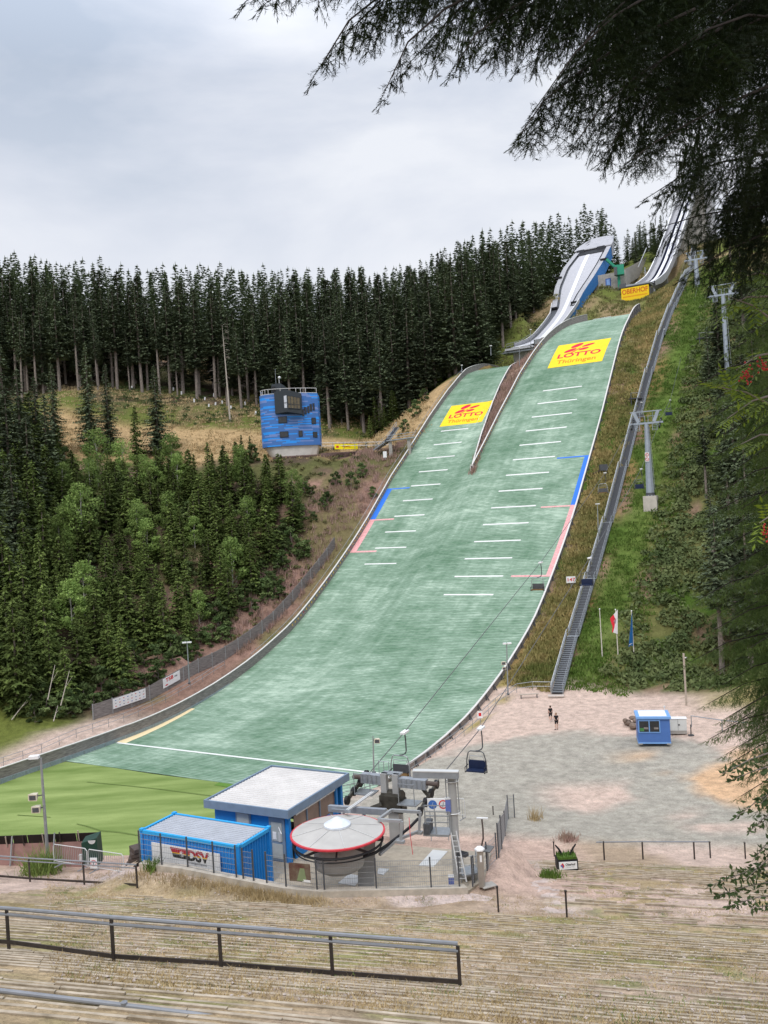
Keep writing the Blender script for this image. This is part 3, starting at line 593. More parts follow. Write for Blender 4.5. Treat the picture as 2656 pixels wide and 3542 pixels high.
# grey board fence further out
pts = [lift(ts(t, s)) for t, s in zip(np.linspace(79.5, 135, 20), np.interp(np.linspace(79.5, 135, 20), [79.5, 95, 115, 135], [-91.2, -88.3, -87.0, -87.2]))]
root = thing('board_fence', pts[0], 'tall grey weathered board fence climbing beside the forest on the left', 'board fence')
for a, c in zip(pts, pts[1:]):
    a = a - pts[0]; c = c - pts[0]; n = Vector((c - a)).normalized(); b = MB()
    for k in range(5): b.beam(a + [0, 0, .25 + .4 * k], c + [0, 0, .25 + .4 * k], .05, .385)
    b.build('board_panel', WOODG, root)
    b = MB(); b.box((a[0], a[1], a[2] + 1.05), (.14, .14, 2.2)); b.build('post', STEEL, root)
def sign_on(name, label, cat, P0, P1, h, z0, m, texts=(), off=.12, th=.04):
    # vertical panel from P0 to P1 (ground points), facing the camera side
    P0 = np.array(P0, float); P1 = np.array(P1, float); root = thing(name, P0, label, cat); d = P1 - P0; Ln = float(np.linalg.norm(d)); e = d / Ln
    nrm = np.array([e[1], -e[0], 0]); nrm /= np.linalg.norm(nrm)
    if nrm[1] > 0: nrm = -nrm
    b = MB(); q = [nrm * off + e * Ln * a + np.array([0, 0, z0 + h * c]) for a, c in ((0, 0), (1, 0), (1, 1), (0, 1))]; q2 = [p + nrm * th for p in q]
    b.add(q + q2, [(0, 1, 2, 3), (4, 5, 6, 7), (0, 1, 5, 4), (1, 2, 6, 5), (2, 3, 7, 6), (3, 0, 4, 7)]); b.build('panel', m, root)
    for tx in texts:
        body, x, y, hh, ww, mm, bold = tx
        if isinstance(body, str): V, F = text_mesh(body, 1.0, 0, bold); wv = max(v[0] for v in V) - min(v[0] for v in V); sx = ww / wv; sy = hh / .7
        else: V, F = body; sx, sy = ww, hh
        b = MB(); b.add([nrm * (off + th + .012) + e * (x * Ln + v[0] * sx) + np.array([0, 0, z0 + y * h + v[1] * sy]) for v in V], F); b.build('lettering' if isinstance(body, str) else 'emblem', mm, root, fixn=False)
    return root
def fpt(k): i = int(k); f_ = k - i; return pts[i] * (1 - f_) + pts[min(i + 1, len(pts) - 1)] * f_
logos = [('%s' % s_, x, y, .16, .42, mm, .02) for (s_, x, y, mm) in []]
REDP = mat('red lettering', (0.62, 0.03, 0.03), 0.6); GREYP = mat('grey lettering', (0.25, 0.25, 0.27), 0.6); BLKP = mat('black lettering', (0.02, 0.02, 0.02), 0.6); BLUP = mat('blue lettering', (0.05, 0.15, 0.45), 0.6)
def blob(n=7, seed=0, ax=1.0, ay=.5):
    r_ = random.Random(seed); V = [(ax * math.cos(2 * math.pi * i / n) * r_.uniform(.6, 1), ay * math.sin(2 * math.pi * i / n) * r_.uniform(.6, 1), 0) for i in range(n)]; return V, [tuple(range(n))]
lg = [(blob(6, i, .16, .075), .08 + .122 * (i % 8), .2 + .3 * (i // 8), 1, 1, [REDP, BLUP, GREYP][i % 3], 0) for i in range(24)]
sign_on('sponsor_banner', 'long white sponsor banner with many small logos on the low end of the board fence', 'banner', fpt(1.0), fpt(2.75), 1.35, .6, WHITE, lg)
sign_on('sponsor_banner', 'small white banner with red TSB lettering on the board fence', 'banner', fpt(3.75), fpt(4.75), 1.35, .6, WHITE, [('TSB', .38, .55, .5, 1.4, REDP, .03), (blob(4, 2, .35, .16), .2, .22, 1, 1, REDP, 0), (blob(9, 4, .38, .13), .76, .66, 1, 1, GREYP, 0)])
# ================================================================== inruns
GAL = mat('grey inrun cladding', (0.40, 0.40, 0.42), 0.7, 0.0, 0.12, .8); GAL2 = mat('pale inrun deck', (0.47, 0.47, 0.50), 0.7, 0, 0.06, 1.0)
ICE = mat('dark ceramic track', (0.012, 0.014, 0.03), 0.9, 0, 0.2, 3, spec=.05); TRK = mat('white track', (0.78, 0.78, 0.80), 0.5, 0, 0.05, 2)
SBLUE = mat('blue inrun flank', (0.03, 0.16, 0.42), 0.5, 0, 0.12, 1.5)
def strip(Q, fz, cols, root, name, m, closed=False):
    # Q list of t; cols list of (s, dz) evaluated as functions of t
    b = MB(); org = np.array(root.location); b.sheet([[ts(t, c[0](t) if callable(c[0]) else c[0], fz(t) + (c[1](t) if callable(c[1]) else c[1])) - org for c in cols] for t in Q]); return b.build(name, m, root, fixn=False)
# --- tall hill
BT = [241.8, 246, 252, 258, 264, 270, 276, 283, 290, 297, 304, 312, 320, 328, 336, 345, 354, 366]
BZt = [241.8, 252, 261.5, 268, 273, 279, 285, 291, 296.3, 304, 311.6, 320, 328.4, 336, 343, 354.4, 366]
BZz = [57.2, 59.2, 61.7, 64.0, 66.3, 69.7, 73.2, 77.2, 80.9, 86.2, 91.6, 97.4, 103.3, 108.2, 112.7, 120.1, 128]
fB = lambda t: float(np.interp(t, BZt, BZz)) + CAMZ
Q = arange_t(241.8, 366, 2.0)
sB = lambda t: -52.6
rootB = thing('ski_jump_inrun', ts(243, -52.6, fB(243) - 3), 'tall grey curved inrun with two dark ski tracks above the OBERHOF sign', 'inrun')
wB = 2.7
strip(Q, fB, [(-52.6 - wB, 0), (-52.6 - 1.3, 0)], rootB, 'deck', GAL)
strip(Q, fB, [(-52.6 - 1.3, -.1), (-52.6 - .45, -.1)], rootB, 'ski_track', ICE)
strip(Q, fB, [(-52.6 - .45, .1), (-52.6 + .5, .1)], rootB, 'deck', TRK)
strip(Q, fB, [(-52.6 + .5, -.1), (-52.6 + 1.2, -.1)], rootB, 'ski_track', ICE)
strip(Q, fB, [(-52.6 + 1.2, 0), (-52.6 + wB, 0)], rootB, 'deck', GAL2)
Q2 = arange_t(252, 366, 2.0); hw = lambda t: float(np.interp(t, [241, 252, 262, 285, 366], [.2, .4, 1.2, 1.7, 2.2]))
for sd in (-1, 1):
    strip(Q2, fB, [(-52.6 + sd * wB, -.9), (-52.6 + sd * wB, hw), (-52.6 + sd * (wB + .3), hw), (-52.6 + sd * (wB + .3), -.9)], rootB, 'side_parapet', GAL)
    strip(Q2, fB, [(-52.6 + sd * wB, lambda t: hw(t) + .05), (-52.6 + sd * (wB + .34), lambda t: hw(t) + .05)], rootB, 'parapet_cap', WHITE)
strip(Q, fB, [(-52.6 - wB - .3, -.9), (-52.6 + wB + .3, -.9)], rootB, 'underside', CONC)
for t in (275, 292, 309, 326, 343, 360):
    zb = gz(*ts(t, -52.6)[:2]) - .5; zt = fB(t) - .9
    if zt - zb > 1:
        b = MB(); o = np.array(rootB.location); c = ts(t, -52.6, (zb + zt) / 2) - o; b.box(c, (4.6, 1.2, zt - zb), -YAW); b.build('pier', CONC, rootB)
# crossbeam gate house over the inrun
b = MB(); o = np.array(rootB.location); c = ts(336, -52.6, fB(336) + 4.2) - o; b.box(c, (7.6, 3.0, 1.6), -YAW)
for sd in (-1, 1): b.box(ts(336, -52.6 + sd * 3.4, fB(336) + 1.6) - o, (.8, 3.0, 4.2), -YAW)
b.build('gate_house', GAL, rootB)
b = MB(); b.box(ts(334.4, -52.6 + 2.0, fB(336) + 4.2) - o, (1.4, .1, .9), -YAW); b.build('window', GLASS, rootB)
b = MB(); b.box(ts(374, -52.6, 120) - o, (7.5, 9, 66), -YAW); b.build('start_tower', GAL, rootB)
# table
b = MB(); b.box(ts(243.8, -52.2, fB(243) - .35) - o, (6.4, 4.6, .5), -YAW); b.build('takeoff_table', STEEL, rootB)
b = MB(); b.box(ts(242.6, -53.3, fB(243) - .62) - o, (8.4, 2.4, .25), -YAW); b.box(ts(241.6, -56.3, fB(243) + .0) - o, (2.0, .1, .9), -YAW); b.build('table_edge', DSTEEL, rootB)
# sign under the table
cs = ts(241.4, -53.0, 26.8 + 54.6); root = thing('town_sign', cs, 'large yellow OBERHOF sign with red letters under the tall takeoff table', 'sign')
b = MB(); b.box((0, 0, 0), (7.5, .25, 3.7), -YAW); b.build('panel', mat('yellow sign', (0.90, 0.60, 0.01), 0.6, 0, .03), root)
V_, F_ = text_mesh('OBERHOF', 1.0, 0, .02); wv = max(v[0] for v in V_) - min(v[0] for v in V_); e_ = np.array([BX[0], BX[1], 0]); n_ = -np.array([AX[0], AX[1], 0])
b = MB(); b.add([e_ * v[0] * 7.0 / wv + n_ * .14 + np.array([0, 0, .18 + v[1] * 1.85]) for v in V_], F_); b.build('lettering', mat('dark orange letters', (0.62, 0.10, 0.01), 0.6), root, fixn=False)
b = MB(); b.add([e_ * (-3.3 + 6.6 * (i // 2) / 30) + n_ * .14 + np.array([0, 0, -.75 + (.32 + .08 * math.sin(i * 1.7) if i % 2 else 0)]) for i in range(62)], [(2 * i, 2 * i + 2, 2 * i + 3, 2 * i + 1) for i in range(30)]); b.build('small_print', mat('orange print small', (0.80, 0.34, 0.01), 0.6), root, fixn=False)
# technical box under table, dark
b = MB(); c0 = ts(245, -52.6, 26.8 + 54.2); root = thing('table_substructure', c0, 'dark housing under the tall takeoff table behind the yellow sign', 'substructure'); b.box((0, 0, 0), (7.4, 6.0, 3.6), -YAW); b.build('housing', DSTEEL, root)
b = MB()
for k in range(4): b.box((3.9 * BX[0] + k * .6 * AX[0], 3.9 * BX[1] + k * .6 * AX[1], -.2), (.1, .1, 4.0), -YAW)
b.build('post', STEEL, root)
# --- small hill inrun with its flared start head
SZt = [209.5, 213, 217.9, 225, 231, 235.7, 242, 248.8, 253, 257.3, 262, 266.3, 273, 280.9, 290.8, 297]
SZz = [38.9, 39.8, 40.8, 42.7, 45.0, 47.3, 50.4, 54.2, 57.2, 60.6, 64.4, 67.8, 73.2, 79.0, 86.0, 90.2]
fS = lambda t: float(np.interp(t, SZt, SZz)) + CAMZ
o = ts(225, -76, fS(225) - 3); rootS = thing('ski_jump_inrun', o, 'shorter white inrun with blue flank and a wide rounded start head', 'inrun'); 
def hitS(px, py, dz=0):
    v = ray(px, py); ks = np.linspace(195, 330, 2700); x = v[0] * ks; y = v[1] * ks; z = v[2] * ks + CAMZ; t, s = tos(x, y); g = z - np.interp(t, SZt, SZz) - CAMZ - dz
    i = np.where(g[:-1] * g[1:] < 0)[0]; k = ks[i[0]]; return float(t[i[0]]), float(s[i[0]])
lefts = [hitS(*p) for p in ((1801, 1195), (1877, 1149), (1911, 1106), (1940, 1047), (1940.5, 929), (1987, 874))]
rights = [hitS(*p) for p in ((1877, 1176), (1957, 1106), (1995, 1026), (2092, 908))]
lt = [a for a, _ in lefts]; ls = [c for _, c in lefts]; rt = [a for a, _ in rights]; rs_ = [c for _, c in rights]
il = np.argsort(lt); ir = np.argsort(rt); lt = np.array(lt)[il]; ls = np.array(ls)[il]; rt = np.array(rt)[ir]; rs_ = np.array(rs_)[ir]
fl = lambda t: float(np.interp(t, [209.5, 225, 236, 248, 258, 263, 273, 282, 288, 291.5], [-78.6, -78.9, -79.0, -79.4, -81.4, -82.3, -82.5, -81.0, -79.0, -77.5]))
fr = lambda t: float(np.interp(t, [209.5, 225, 236, 248, 258, 266, 273, 282, 288, 291.5], [-73.4, -73.2, -73.0, -72.8, -71.9, -70.4, -69.3, -68.9, -69.2, -70.2]))
QS = arange_t(209.5, 252, 2.0)
strip(QS, fS, [(fl, 0), (lambda t: -78.0, 0)], rootS, 'walkway', DSTEEL)
strip(QS, fS, [(lambda t: -78.0, 0.03), (lambda t: -76.6, .03)], rootS, 'deck', GAL2)
strip(QS, fS, [(-76.6, .05), (-75.3, .05)], rootS, 'ski_track', TRK)
strip(QS, fS, [(-75.3, 0.03), (fr, 0.03)], rootS, 'deck', GAL2)
QH = arange_t(252, 288, 2.0)
strip(QH, fS, [(fl, .35), (lambda t: fl(t) + 1.6, .35)], rootS, 'head_panel', GAL)
strip(QH, fS, [(lambda t: fr(t) - 1.5, .35), (fr, .35)], rootS, 'head_panel', GAL)
strip(QH, fS, [(lambda t: fl(t) + 1.6, .35), (lambda t: fl(t) + 1.6, -.25), (lambda t: fl(t) + 2.3, -.25)], rootS, 'stair_well', DSTEEL)
strip(QH, fS, [(lambda t: fl(t) + 2.3, -.02), (-76.6, -.02)], rootS, 'deck', GAL2)
strip(QH, fS, [(-76.6, .05), (-75.3, .05)], rootS, 'ski_track', TRK)
strip(QH, fS, [(-75.3, -.02), (lambda t: fr(t) - 2.2, -.02)], rootS, 'deck', GAL2)
strip(QH, fS, [(lambda t: fr(t) - 2.2, -.25), (lambda t: fr(t) - 1.5, -.25), (lambda t: fr(t) - 1.5, .35)], rootS, 'stair_well', DSTEEL)
# rounded roof above the start
def fRf(t): return fS(t)
b = MB(); rows = []
for k in range(9):
    q = k / 8; t = 283 + 11.5 * math.sin(q * math.pi / 2); hw_ = 6.2 * math.cos(q * math.pi / 2 * .86) ; cs_ = -75.0 + .2 * q
    rows.append([ts(t, cs_ + hw_ * x, CAMZ + np.interp(t, [283, 296], [81.3, 88.6])) - o for x in np.linspace(-1, 1, 9)])
b.sheet(rows); b.sheet([[p - np.array([0, 0, .25]) for p in r] for r in rows[:1]] + [rows[0]])
b.sheet([[r[0] for r in rows], [r[0] - np.array([0, 0, 4]) for r in rows]]); b.sheet([[r[-1] for r in rows], [r[-1] - np.array([0, 0, 4]) for r in rows]])
b.build('start_roof', GAL, rootS, fixn=False)
b = MB(); b.sheet([[ts(t, s_, fS(t) + .22) - o for s_ in (-80.6, -75, -70.0)] for t in (280.4, 283.2)]); b.build('painted_start_opening', BLACK, rootS, fixn=False)  # flat black sheet on the deck; the opening's darkness is only its colour
for s_ in (-79.0, -72.2):
    b = MB(); b.box(ts(282.6, s_, fS(282.6) + .6) - o, (2.6, .2, .9), -YAW); b.build('start_window', GLASS, rootS)
for t, s_, w_ in ((268, -82.4, 2.2), (274, -69.2, 2.2), (251.5, -79.2, 2.0), (253, -73.4, 2.0)):
    b = MB(); b.box(ts(t, s_, fS(t) + .45) - o, (w_, 1.2, .5), -YAW); b.build('hatch', BLACK, rootS)
# flanks: blue on the right, grey on the left
strip(arange_t(228, 291, 2.0), fS, [(fr, .36), (lambda t: fr(t) + .1, lambda t: -np.interp(t, [228, 250, 275, 291], [.6, 2.6, 4.2, 3.6]))], rootS, 'blue_flank', SBLUE)
strip(arange_t(228, 291, 2.0), fS, [(lambda t: fr(t) + .1, lambda t: -np.interp(t, [228, 250, 275, 291], [.6, 2.6, 4.2, 3.6])), (lambda t: fr(t) - 3, lambda t: -np.interp(t, [228, 250, 275, 291], [1.0, 3.4, 6.2, 5.6]))], rootS, 'underside', DSTEEL)
strip(arange_t(228, 291, 2.0), fS, [(fl, .36), (lambda t: fl(t) - .1, lambda t: -np.interp(t, [228, 250, 291], [.6, 1.6, 2.6]))], rootS, 'grey_flank', GAL)
for sd, ff in ((-1, fl), (1, fr)):
    strip(arange_t(214, 254, 2.0), fS, [(ff, -.3), (ff, .95), (lambda t, ff=ff, sd=sd: ff(t) + sd * .18, .95), (lambda t, ff=ff, sd=sd: ff(t) + sd * .18, -.3)], rootS, 'side_parapet', GAL if sd < 0 else GAL2)
    strip(arange_t(214, 254, 2.0), fS, [(ff, 1.0), (lambda t, ff=ff, sd=sd: ff(t) + sd * .2, 1.0)], rootS, 'parapet_cap', WHITE)
for t in (252, 263, 274, 285):
    zb = gz(*ts(t, -75)[:2]) - 1; zt = fS(t) - 1.6
    if zt > zb: b = MB(); b.box(ts(t, -75, (zb + zt) / 2) - o, (5.5, 2.0, zt - zb), -YAW); b.build('pier', CONC, rootS)
b = MB(); b.box(ts(209.8, -75.6, fS(209.5) - .45) - o, (7.6, 2.2, .5), -YAW); b.build('takeoff_table', GAL2, rootS)
b = MB(); b.box(ts(211.2, -76.2, fS(209.5) - 1.1) - o, (8.8, 3.6, .3), -YAW); b.box(ts(211.4, -76.2, fS(209.5) - .75) - o, (8.0, 3.0, .4), -YAW); b.build('table_edge', STEEL, rootS)
b = MB(); b.box(ts(213.5, -75.2, fS(211) - 2.9) - o, (6.0, 4.0, 3.4), -YAW); b.build('table_base', CONC, rootS)
b = MB(); b.beam(ts(209.3, Lb(208) + .4, float(prof(208, -80)) + .25) - 0, ts(207.8, Wl(208) - .3, float(prof(208, -74)) + .25), .35, .12); o2 = b.build('mat_edge_strip', mat('mint edge strip', (0.28, 0.62, 0.45), .7)); tag(o2, 'mint green strip along the top edge of the smaller landing slope', 'edge strip')
b = MB(); b.beam(surf(217.2, -58.4, .2), surf(215.8, -53.6, .2), .35, .12); o2 = b.build('mat_edge_strip', WHITE); tag(o2, 'white strip along the top edge of the taller landing slope', 'edge strip')
# --- concrete building with blue door, green floodlight crane and poles near the start head
c0 = at(2118, 990, 268); e2 = np.array([BX[0], BX[1], 0])
root = thing('service_building', c0 + [0, 0, -1.5], 'low concrete building with a blue door beside the rounded start head', 'building')
b = MB(); b.box((0, 0, 2.2), (10, 5, 5.6), -YAW); b.build('walls', CONC, root)
b = MB(); b.box((-.6 * BX[0] * 1 - 2.56 * AX[0], -.6 * BX[1] - 2.56 * AX[1], 2.2), (1.6, .1, 2.6), -YAW); b.build('door', mat('blue door', (0.04, 0.10, 0.36), .5), root)
b = MB(); b.box((-.6 * BX[0] * 1 - 2.63 * AX[0], -.6 * BX[1] - 2.63 * AX[1], 2.3), (1.0, .06, 1.8), -YAW); b.build('pane', mat('sky blue pane', (0.25, 0.42, 0.75), .3), root)
P_ = [at(2150, 960, 270) + [0, 0, 0], at(2180, 945, 278), at(2215, 925, 288), at(2245, 905, 300)]
b = MB(); b.sheet([[p + [0, 0, -3.0] for p in P_], [p + [0, 0, 2.2] for p in P_]]); b.sheet([[p + np.array([.5, 2, -3.0]) for p in P_], [p + np.array([.5, 2, 2.2]) for p in P_]]); b.sheet([[p + [0, 0, 2.2] for p in P_], [p + np.array([.5, 2, 2.2]) for p in P_]]); wl = b.build('retaining_wall', CONC, fixn=False); tag(wl, 'pale concrete retaining wall climbing right of the blue door', 'retaining wall')
GRN = mat('green painted steel', (0.03, 0.28, 0.17), 0.5, 0, .1)
c1 = at(2141, 978, 262); root = thing('floodlight_mast', c1 + [0, 0, -1], 'green angled mast and box beside the rounded start head', 'mast')
b = MB(); b.tube([(0, 0, -1), (0, 0, 5.0)], .45, 8); b.build('pole', GRN, root)
q0 = at(2096, 897, 262) - c1; b = MB(); b.beam(q0 + [0, 0, 1], (-.6, 0, 5.4), .9, .7); b.build('arm', GRN, root)
b = MB(); b.box((.2, -.6, 4.6), (2.6, 2.2, 3.0), -.3); b.build('box', GRN, root)
b = MB(); b.box((-1.2, -1.2, 4.2), (.9, 1.2, 2.4), -.3); b.build('shade', DSTEEL, root)
for i, (xa, ya, xb, yb, d, lb) in enumerate(((2236, 857, 2207, 925, 275, 'leaning bare pole on the grass between the two inruns'), (2230, 925, 2232, 970, 262, 'slim grey pole left of the tall inrun foot'))):
    b = MB(); A_ = at(xb, yb, d); B_ = at(xa, ya, d); b.tube([(0, 0, 0), tuple(B_ - A_)], .16, 6); root = thing('pole', A_, lb, 'pole'); b.build('shaft', STEEL, root); b2 = MB(); b2.box((0, 0, .1), (.5, .5, .3)); b2.build('foot', CONC, root)
# fences along the grass near the building
rail_fence('fence', 'dark railing on the grass slope below the concrete building', 'railing', [gpt(*p) for p in ((2075, 982), (2110, 965), (2150, 945), (2200, 952), (2235, 950))], h=1.3, rails=(1, .55), sp=3.5, r=.06, pr=.06)
rail_fence('fence', 'dark fence along the forest edge left of the rounded start head', 'fence', [gpt(*p) for p in ((1842, 1068), (1880, 1045), (1912, 1028), (1938, 1016))], h=1.6, rails=(1, .5), sp=3.0, r=.08, pr=.07, m=RUSTY)
rail_fence('handrail', 'railing around the smaller takeoff platform', 'railing', [ts(t, -79.4 - .02 * (t - 211), fS(t) - .2) for t in (210, 216, 222, 230)], h=1.3, rails=(1, .5), sp=2.0, r=.05)
# ================================================================== judges' tower
def stripe_mat():
    m = bpy.data.materials.new('blue striped cladding'); m.use_nodes = True; t = m.node_tree; t.nodes.clear()
    o = N(t, 'ShaderNodeOutputMaterial'); b = N(t, 'ShaderNodeBsdfPrincipled', i_Roughness=0.55); t.links.new(b.outputs[0], o.inputs[0])
    uv = N(t, 'ShaderNodeUVMap'); sx = N(t, 'ShaderNodeSeparateXYZ'); t.links.new(uv.outputs[0], sx.inputs[0])
    def M_(op, a, b_=None):
        n = N(t, 'ShaderNodeMath', operation=op); t.links.new(a, n.inputs[0])
        if b_ is not None:
            if isinstance(b_, (int, float)): n.inputs[1].default_value = b_
            else: t.links.new(b_, n.inputs[1])
        return n.outputs[0]
    row = M_('FLOOR', M_('MULTIPLY', sx.outputs[1], 1 / 0.27)); sh = N(t, 'ShaderNodeTexWhiteNoise', noise_dimensions='1D'); t.links.new(row, sh.inputs['W'])
    cell = M_('FLOOR', M_('MULTIPLY', M_('ADD', sx.outputs[0], M_('MULTIPLY', sh.outputs[0], 9.0)), 1 / 3.1))
    cb = N(t, 'ShaderNodeCombineXYZ'); t.links.new(row, cb.inputs[0]); t.links.new(cell, cb.inputs[1]); wn = N(t, 'ShaderNodeTexWhiteNoise', noise_dimensions='2D'); t.links.new(cb.outputs[0], wn.inputs['Vector'])
    rp = N(t, 'ShaderNodeValToRGB'); rp.color_ramp.interpolation = 'CONSTANT'; e0, e1 = rp.color_ramp.elements; e0.position = 0; e0.color = (0.05, 0.165, 0.46, 1); e1.position = .62; e1.color = (0.17, 0.26, 0.56, 1)
    e = rp.color_ramp.elements.new(.80); e.color = (0.02, 0.30, 0.88, 1); t.links.new(wn.outputs['Value'], rp.inputs[0])
    fr = M_('FRACT', M_('MULTIPLY', sx.outputs[1], 1 / 0.27)); lt = M_('GREATER_THAN', fr, .1); r2 = N(t, 'ShaderNodeMapRange'); r2.inputs[3].default_value = .72; t.links.new(lt, r2.inputs[0])
    vm = N(t, 'ShaderNodeVectorMath', operation='SCALE'); t.links.new(rp.outputs[0], vm.inputs[0]); t.links.new(r2.outputs[0], vm.inputs['Scale']); t.links.new(vm.outputs[0], b.inputs['Base Color'])
    return m
D_T = 190.0
def tw(px, py, d=D_T): return at(px, py, d)
Tb = tw(1008, 1545); wpx = D_T / FPX
root = thing('judges_tower', Tb, 'round-cornered judges tower with blue striped cladding and a dark glazed bay, beside the landing slopes', 'tower')
HT = 11.4
plan = []
for q in np.linspace(R(200), R(262), 9): plan.append((-3.4 + 3.1 * math.cos(q), .2 + 3.1 * math.sin(q)))
plan = [(-6.2, 4.2)] + [(-6.35, 1.8)] + plan + [(-1.5, -2.95), (.8, -2.75), (3.0, -2.2), (5.0, -1.4), (6.45, -.55), (6.5, 4.2)]
b = MB(); n = len(plan); b.sheet([[(x, y, z) for x, y in plan + plan[:1]] for z in (0, HT)]); b.add([(x, y, HT) for x, y in plan], [tuple(range(n))]); b.add([(x, y, 0) for x, y in plan], [tuple(range(n))])
body = b.build('cladding', stripe_mat(), root, fixn=False); per = [0]
for a, c in zip(plan, plan[1:] + plan[:1]): per.append(per[-1] + math.dist(a, c))
uvl = body.data.uv_layers.new(name='UVMap')
for lp in body.data.loops:
    vi = lp.vertex_index; u = per[vi % (n + 1)] if vi < 2 * (n + 1) else 0; uvl.data[lp.index].uv = (u, body.data.vertices[vi].co.z)
DG = mat('dark grey cladding', (0.035, 0.042, 0.05), 0.6, 0, .15, 2)
def boxp(name, c, d, m, rz=0, par=root): b = MB(); b.box(c, d, rz); return b.build(name, m, par)
bay = MB(); bz0, bz1 = 7.0, HT + .45
bay.add([(-2.75, -2.2, bz0 + .1), (-2.75, -3.4, bz0 + .1), (.1, -4.9, bz0 + .2), (3.1, -4.1, bz0 - .35), (3.1, -1.5, bz0 - .35), (-2.75, -2.2, bz1), (-2.75, -3.4, bz1 - .1), (.1, -4.9, bz1 + .15), (3.1, -4.1, bz1 - .7), (3.1, -1.5, bz1 - .7)],
        [(0, 1, 6, 5), (1, 2, 7, 6), (2, 3, 8, 7), (3, 4, 9, 8), (5, 6, 7, 8, 9), (4, 3, 2, 1, 0)])
by = bay.build('dark_bay', DG, root)
b = MB(); b.add([(.25, -4.93, 8.0), (2.85, -4.24, 7.75), (2.85, -4.24, 10.2), (.25, -4.93, 10.75)], [(0, 1, 2, 3)]); gl = b.build('bay_window', mat('bronze glass', (0.10, 0.075, 0.035), 0.2, 0, .5, 1.2, spec=.6), by, fixn=False)
b = MB(); b.add([(-.55, -4.58, 8.1), (.08, -4.93, 8.05), (.08, -4.93, 10.75), (-.55, -4.58, 10.7)], [(0, 1, 2, 3)]); b.build('side_window', mat('bright side glass', (0.55, 0.57, 0.62), 0.3), by, fixn=False)
b = MB()
for k in range(5): x = .25 + 2.6 * k / 4; b.beam((x, -4.96 + .69 * k / 4, 7.85 - .1 * k / 4), (x, -4.96 + .69 * k / 4, 10.75 - .5 * k / 4), .09)
b.beam((.25, -4.97, 8.9), (2.85, -4.28, 8.6), .07); b.beam((-.55, -4.62, 9.2), (.1, -4.97, 9.15), .1); b.beam((.25, -4.96, 8.0), (2.85, -4.27, 7.75), .1); b.beam((.25, -4.96, 10.75), (2.85, -4.27, 10.2), .1); b.build('window_frame', DG, by)
FRM = mat('black frame', (0.02, 0.022, 0.03), .5)
def yfront(x):
    X = [p[0] for p in plan[2:]]; Y = [p[1] for p in plan[2:]]; return float(np.interp(x, X[:-1], Y[:-1]))
def pxw(x, y): # zoom coords of the tower crop (850,1300, 4.74)
    return (850 + x / 4.74 - 1008) * wpx, (1545 - (1300 + y / 4.74)) * wpx
for x0, y0, x1, y1 in ((585, 680, 725, 785), (595, 920, 735, 1018), (895, 932, 960, 1030), (1105, 742, 1182, 840), (1115, 968, 1193, 1062), (970, 590, 1003, 705), (1008, 560, 1044, 675), (1053, 548, 1088, 662), (1095, 515, 1131, 633), (1140, 505, 1172, 620)):
    a0, c0 = pxw(x0, y0); a1, c1 = pxw(x1, y1); xm, zm = (a0 + a1) / 2, (c0 + c1) / 2 - .0 + .052 * (a0 + a1) / 2; ang = math.atan2(yfront(a1) - yfront(a0), a1 - a0)
    fr_ = boxp('window', (xm, yfront(xm) - .03, zm), (a1 - a0, .16, c0 - c1), FRM, ang); boxp('pane', (xm, yfront(xm) - .12, zm), (a1 - a0 - .22, .04, c0 - c1 - .22), GLASS, ang, fr_)
hut_ = MB(); hut_.add([(-3.5, -1.9, HT), (-1.2, -2.3, HT), (.9, -1.6, HT), (-3.5, 1.2, HT), (-3.4, -1.9, HT + 2.35), (-1.4, -2.2, HT + 2.45), (-.6, -2.0, HT + 1.9), (-3.4, 1.2, HT + 2.3), (.9, 1.2, HT), (-.6, 1.2, HT + 1.9)],
    [(0, 1, 5, 4), (1, 2, 6, 5), (0, 4, 7, 3), (4, 5, 6, 9, 7), (2, 8, 9, 6), (3, 7, 9, 8)]); rh = hut_.build('roof_hut', DG, root)
boxp('hatch', (-2.9, -2.02, HT + 1.0), (.75, .08, 1.6), BLACK, -.1, rh)
b = MB(); b.tube([(-1.7, -1.6, HT + 2.4), (-1.7, -1.6, HT + 3.6)], .05, 6); b.sph((-1.6, -1.6, HT + 3.8), .3); b.build('antenna', WHITE, root)
b = MB(); b.tube([(-2.6, 0, HT + 2.4), (-2.6, 0, HT + 6)], .04, 6); b.build('antenna_rod', STEEL, root)
rp_ = [(x * .97, y + .12, HT) for x, y in plan[1:-1]]
for p in rp_[::2] + [(1.9, -2.35, HT), (4, -1.7, HT)]: b = MB(); b.beam(p, (p[0], p[1], HT + 1.15), .09); b.build('railing_post', CAPM, root)
for k in (1.15, .12): b = MB(); b.tube([(x, y, HT + k) for x, y, _ in rp_], .06, 5); b.build('railing_bar', CAPM, root)
b = MB(); pl2 = [(x * .93, y * .85) for x, y in plan]; pl3 = [(x * .70 + .6, y * .8) for x, y in plan]
m_ = len(plan); b.add([(x, y, 0) for x, y in pl2] + [(x, y, -3.6) for x, y in pl3], [(i, (i + 1) % m_, m_ + (i + 1) % m_, m_ + i) for i in range(m_)]); b.build('concrete_base', mat('pale concrete', (0.56, 0.53, 0.49), .9, 0, .12, .8), root)
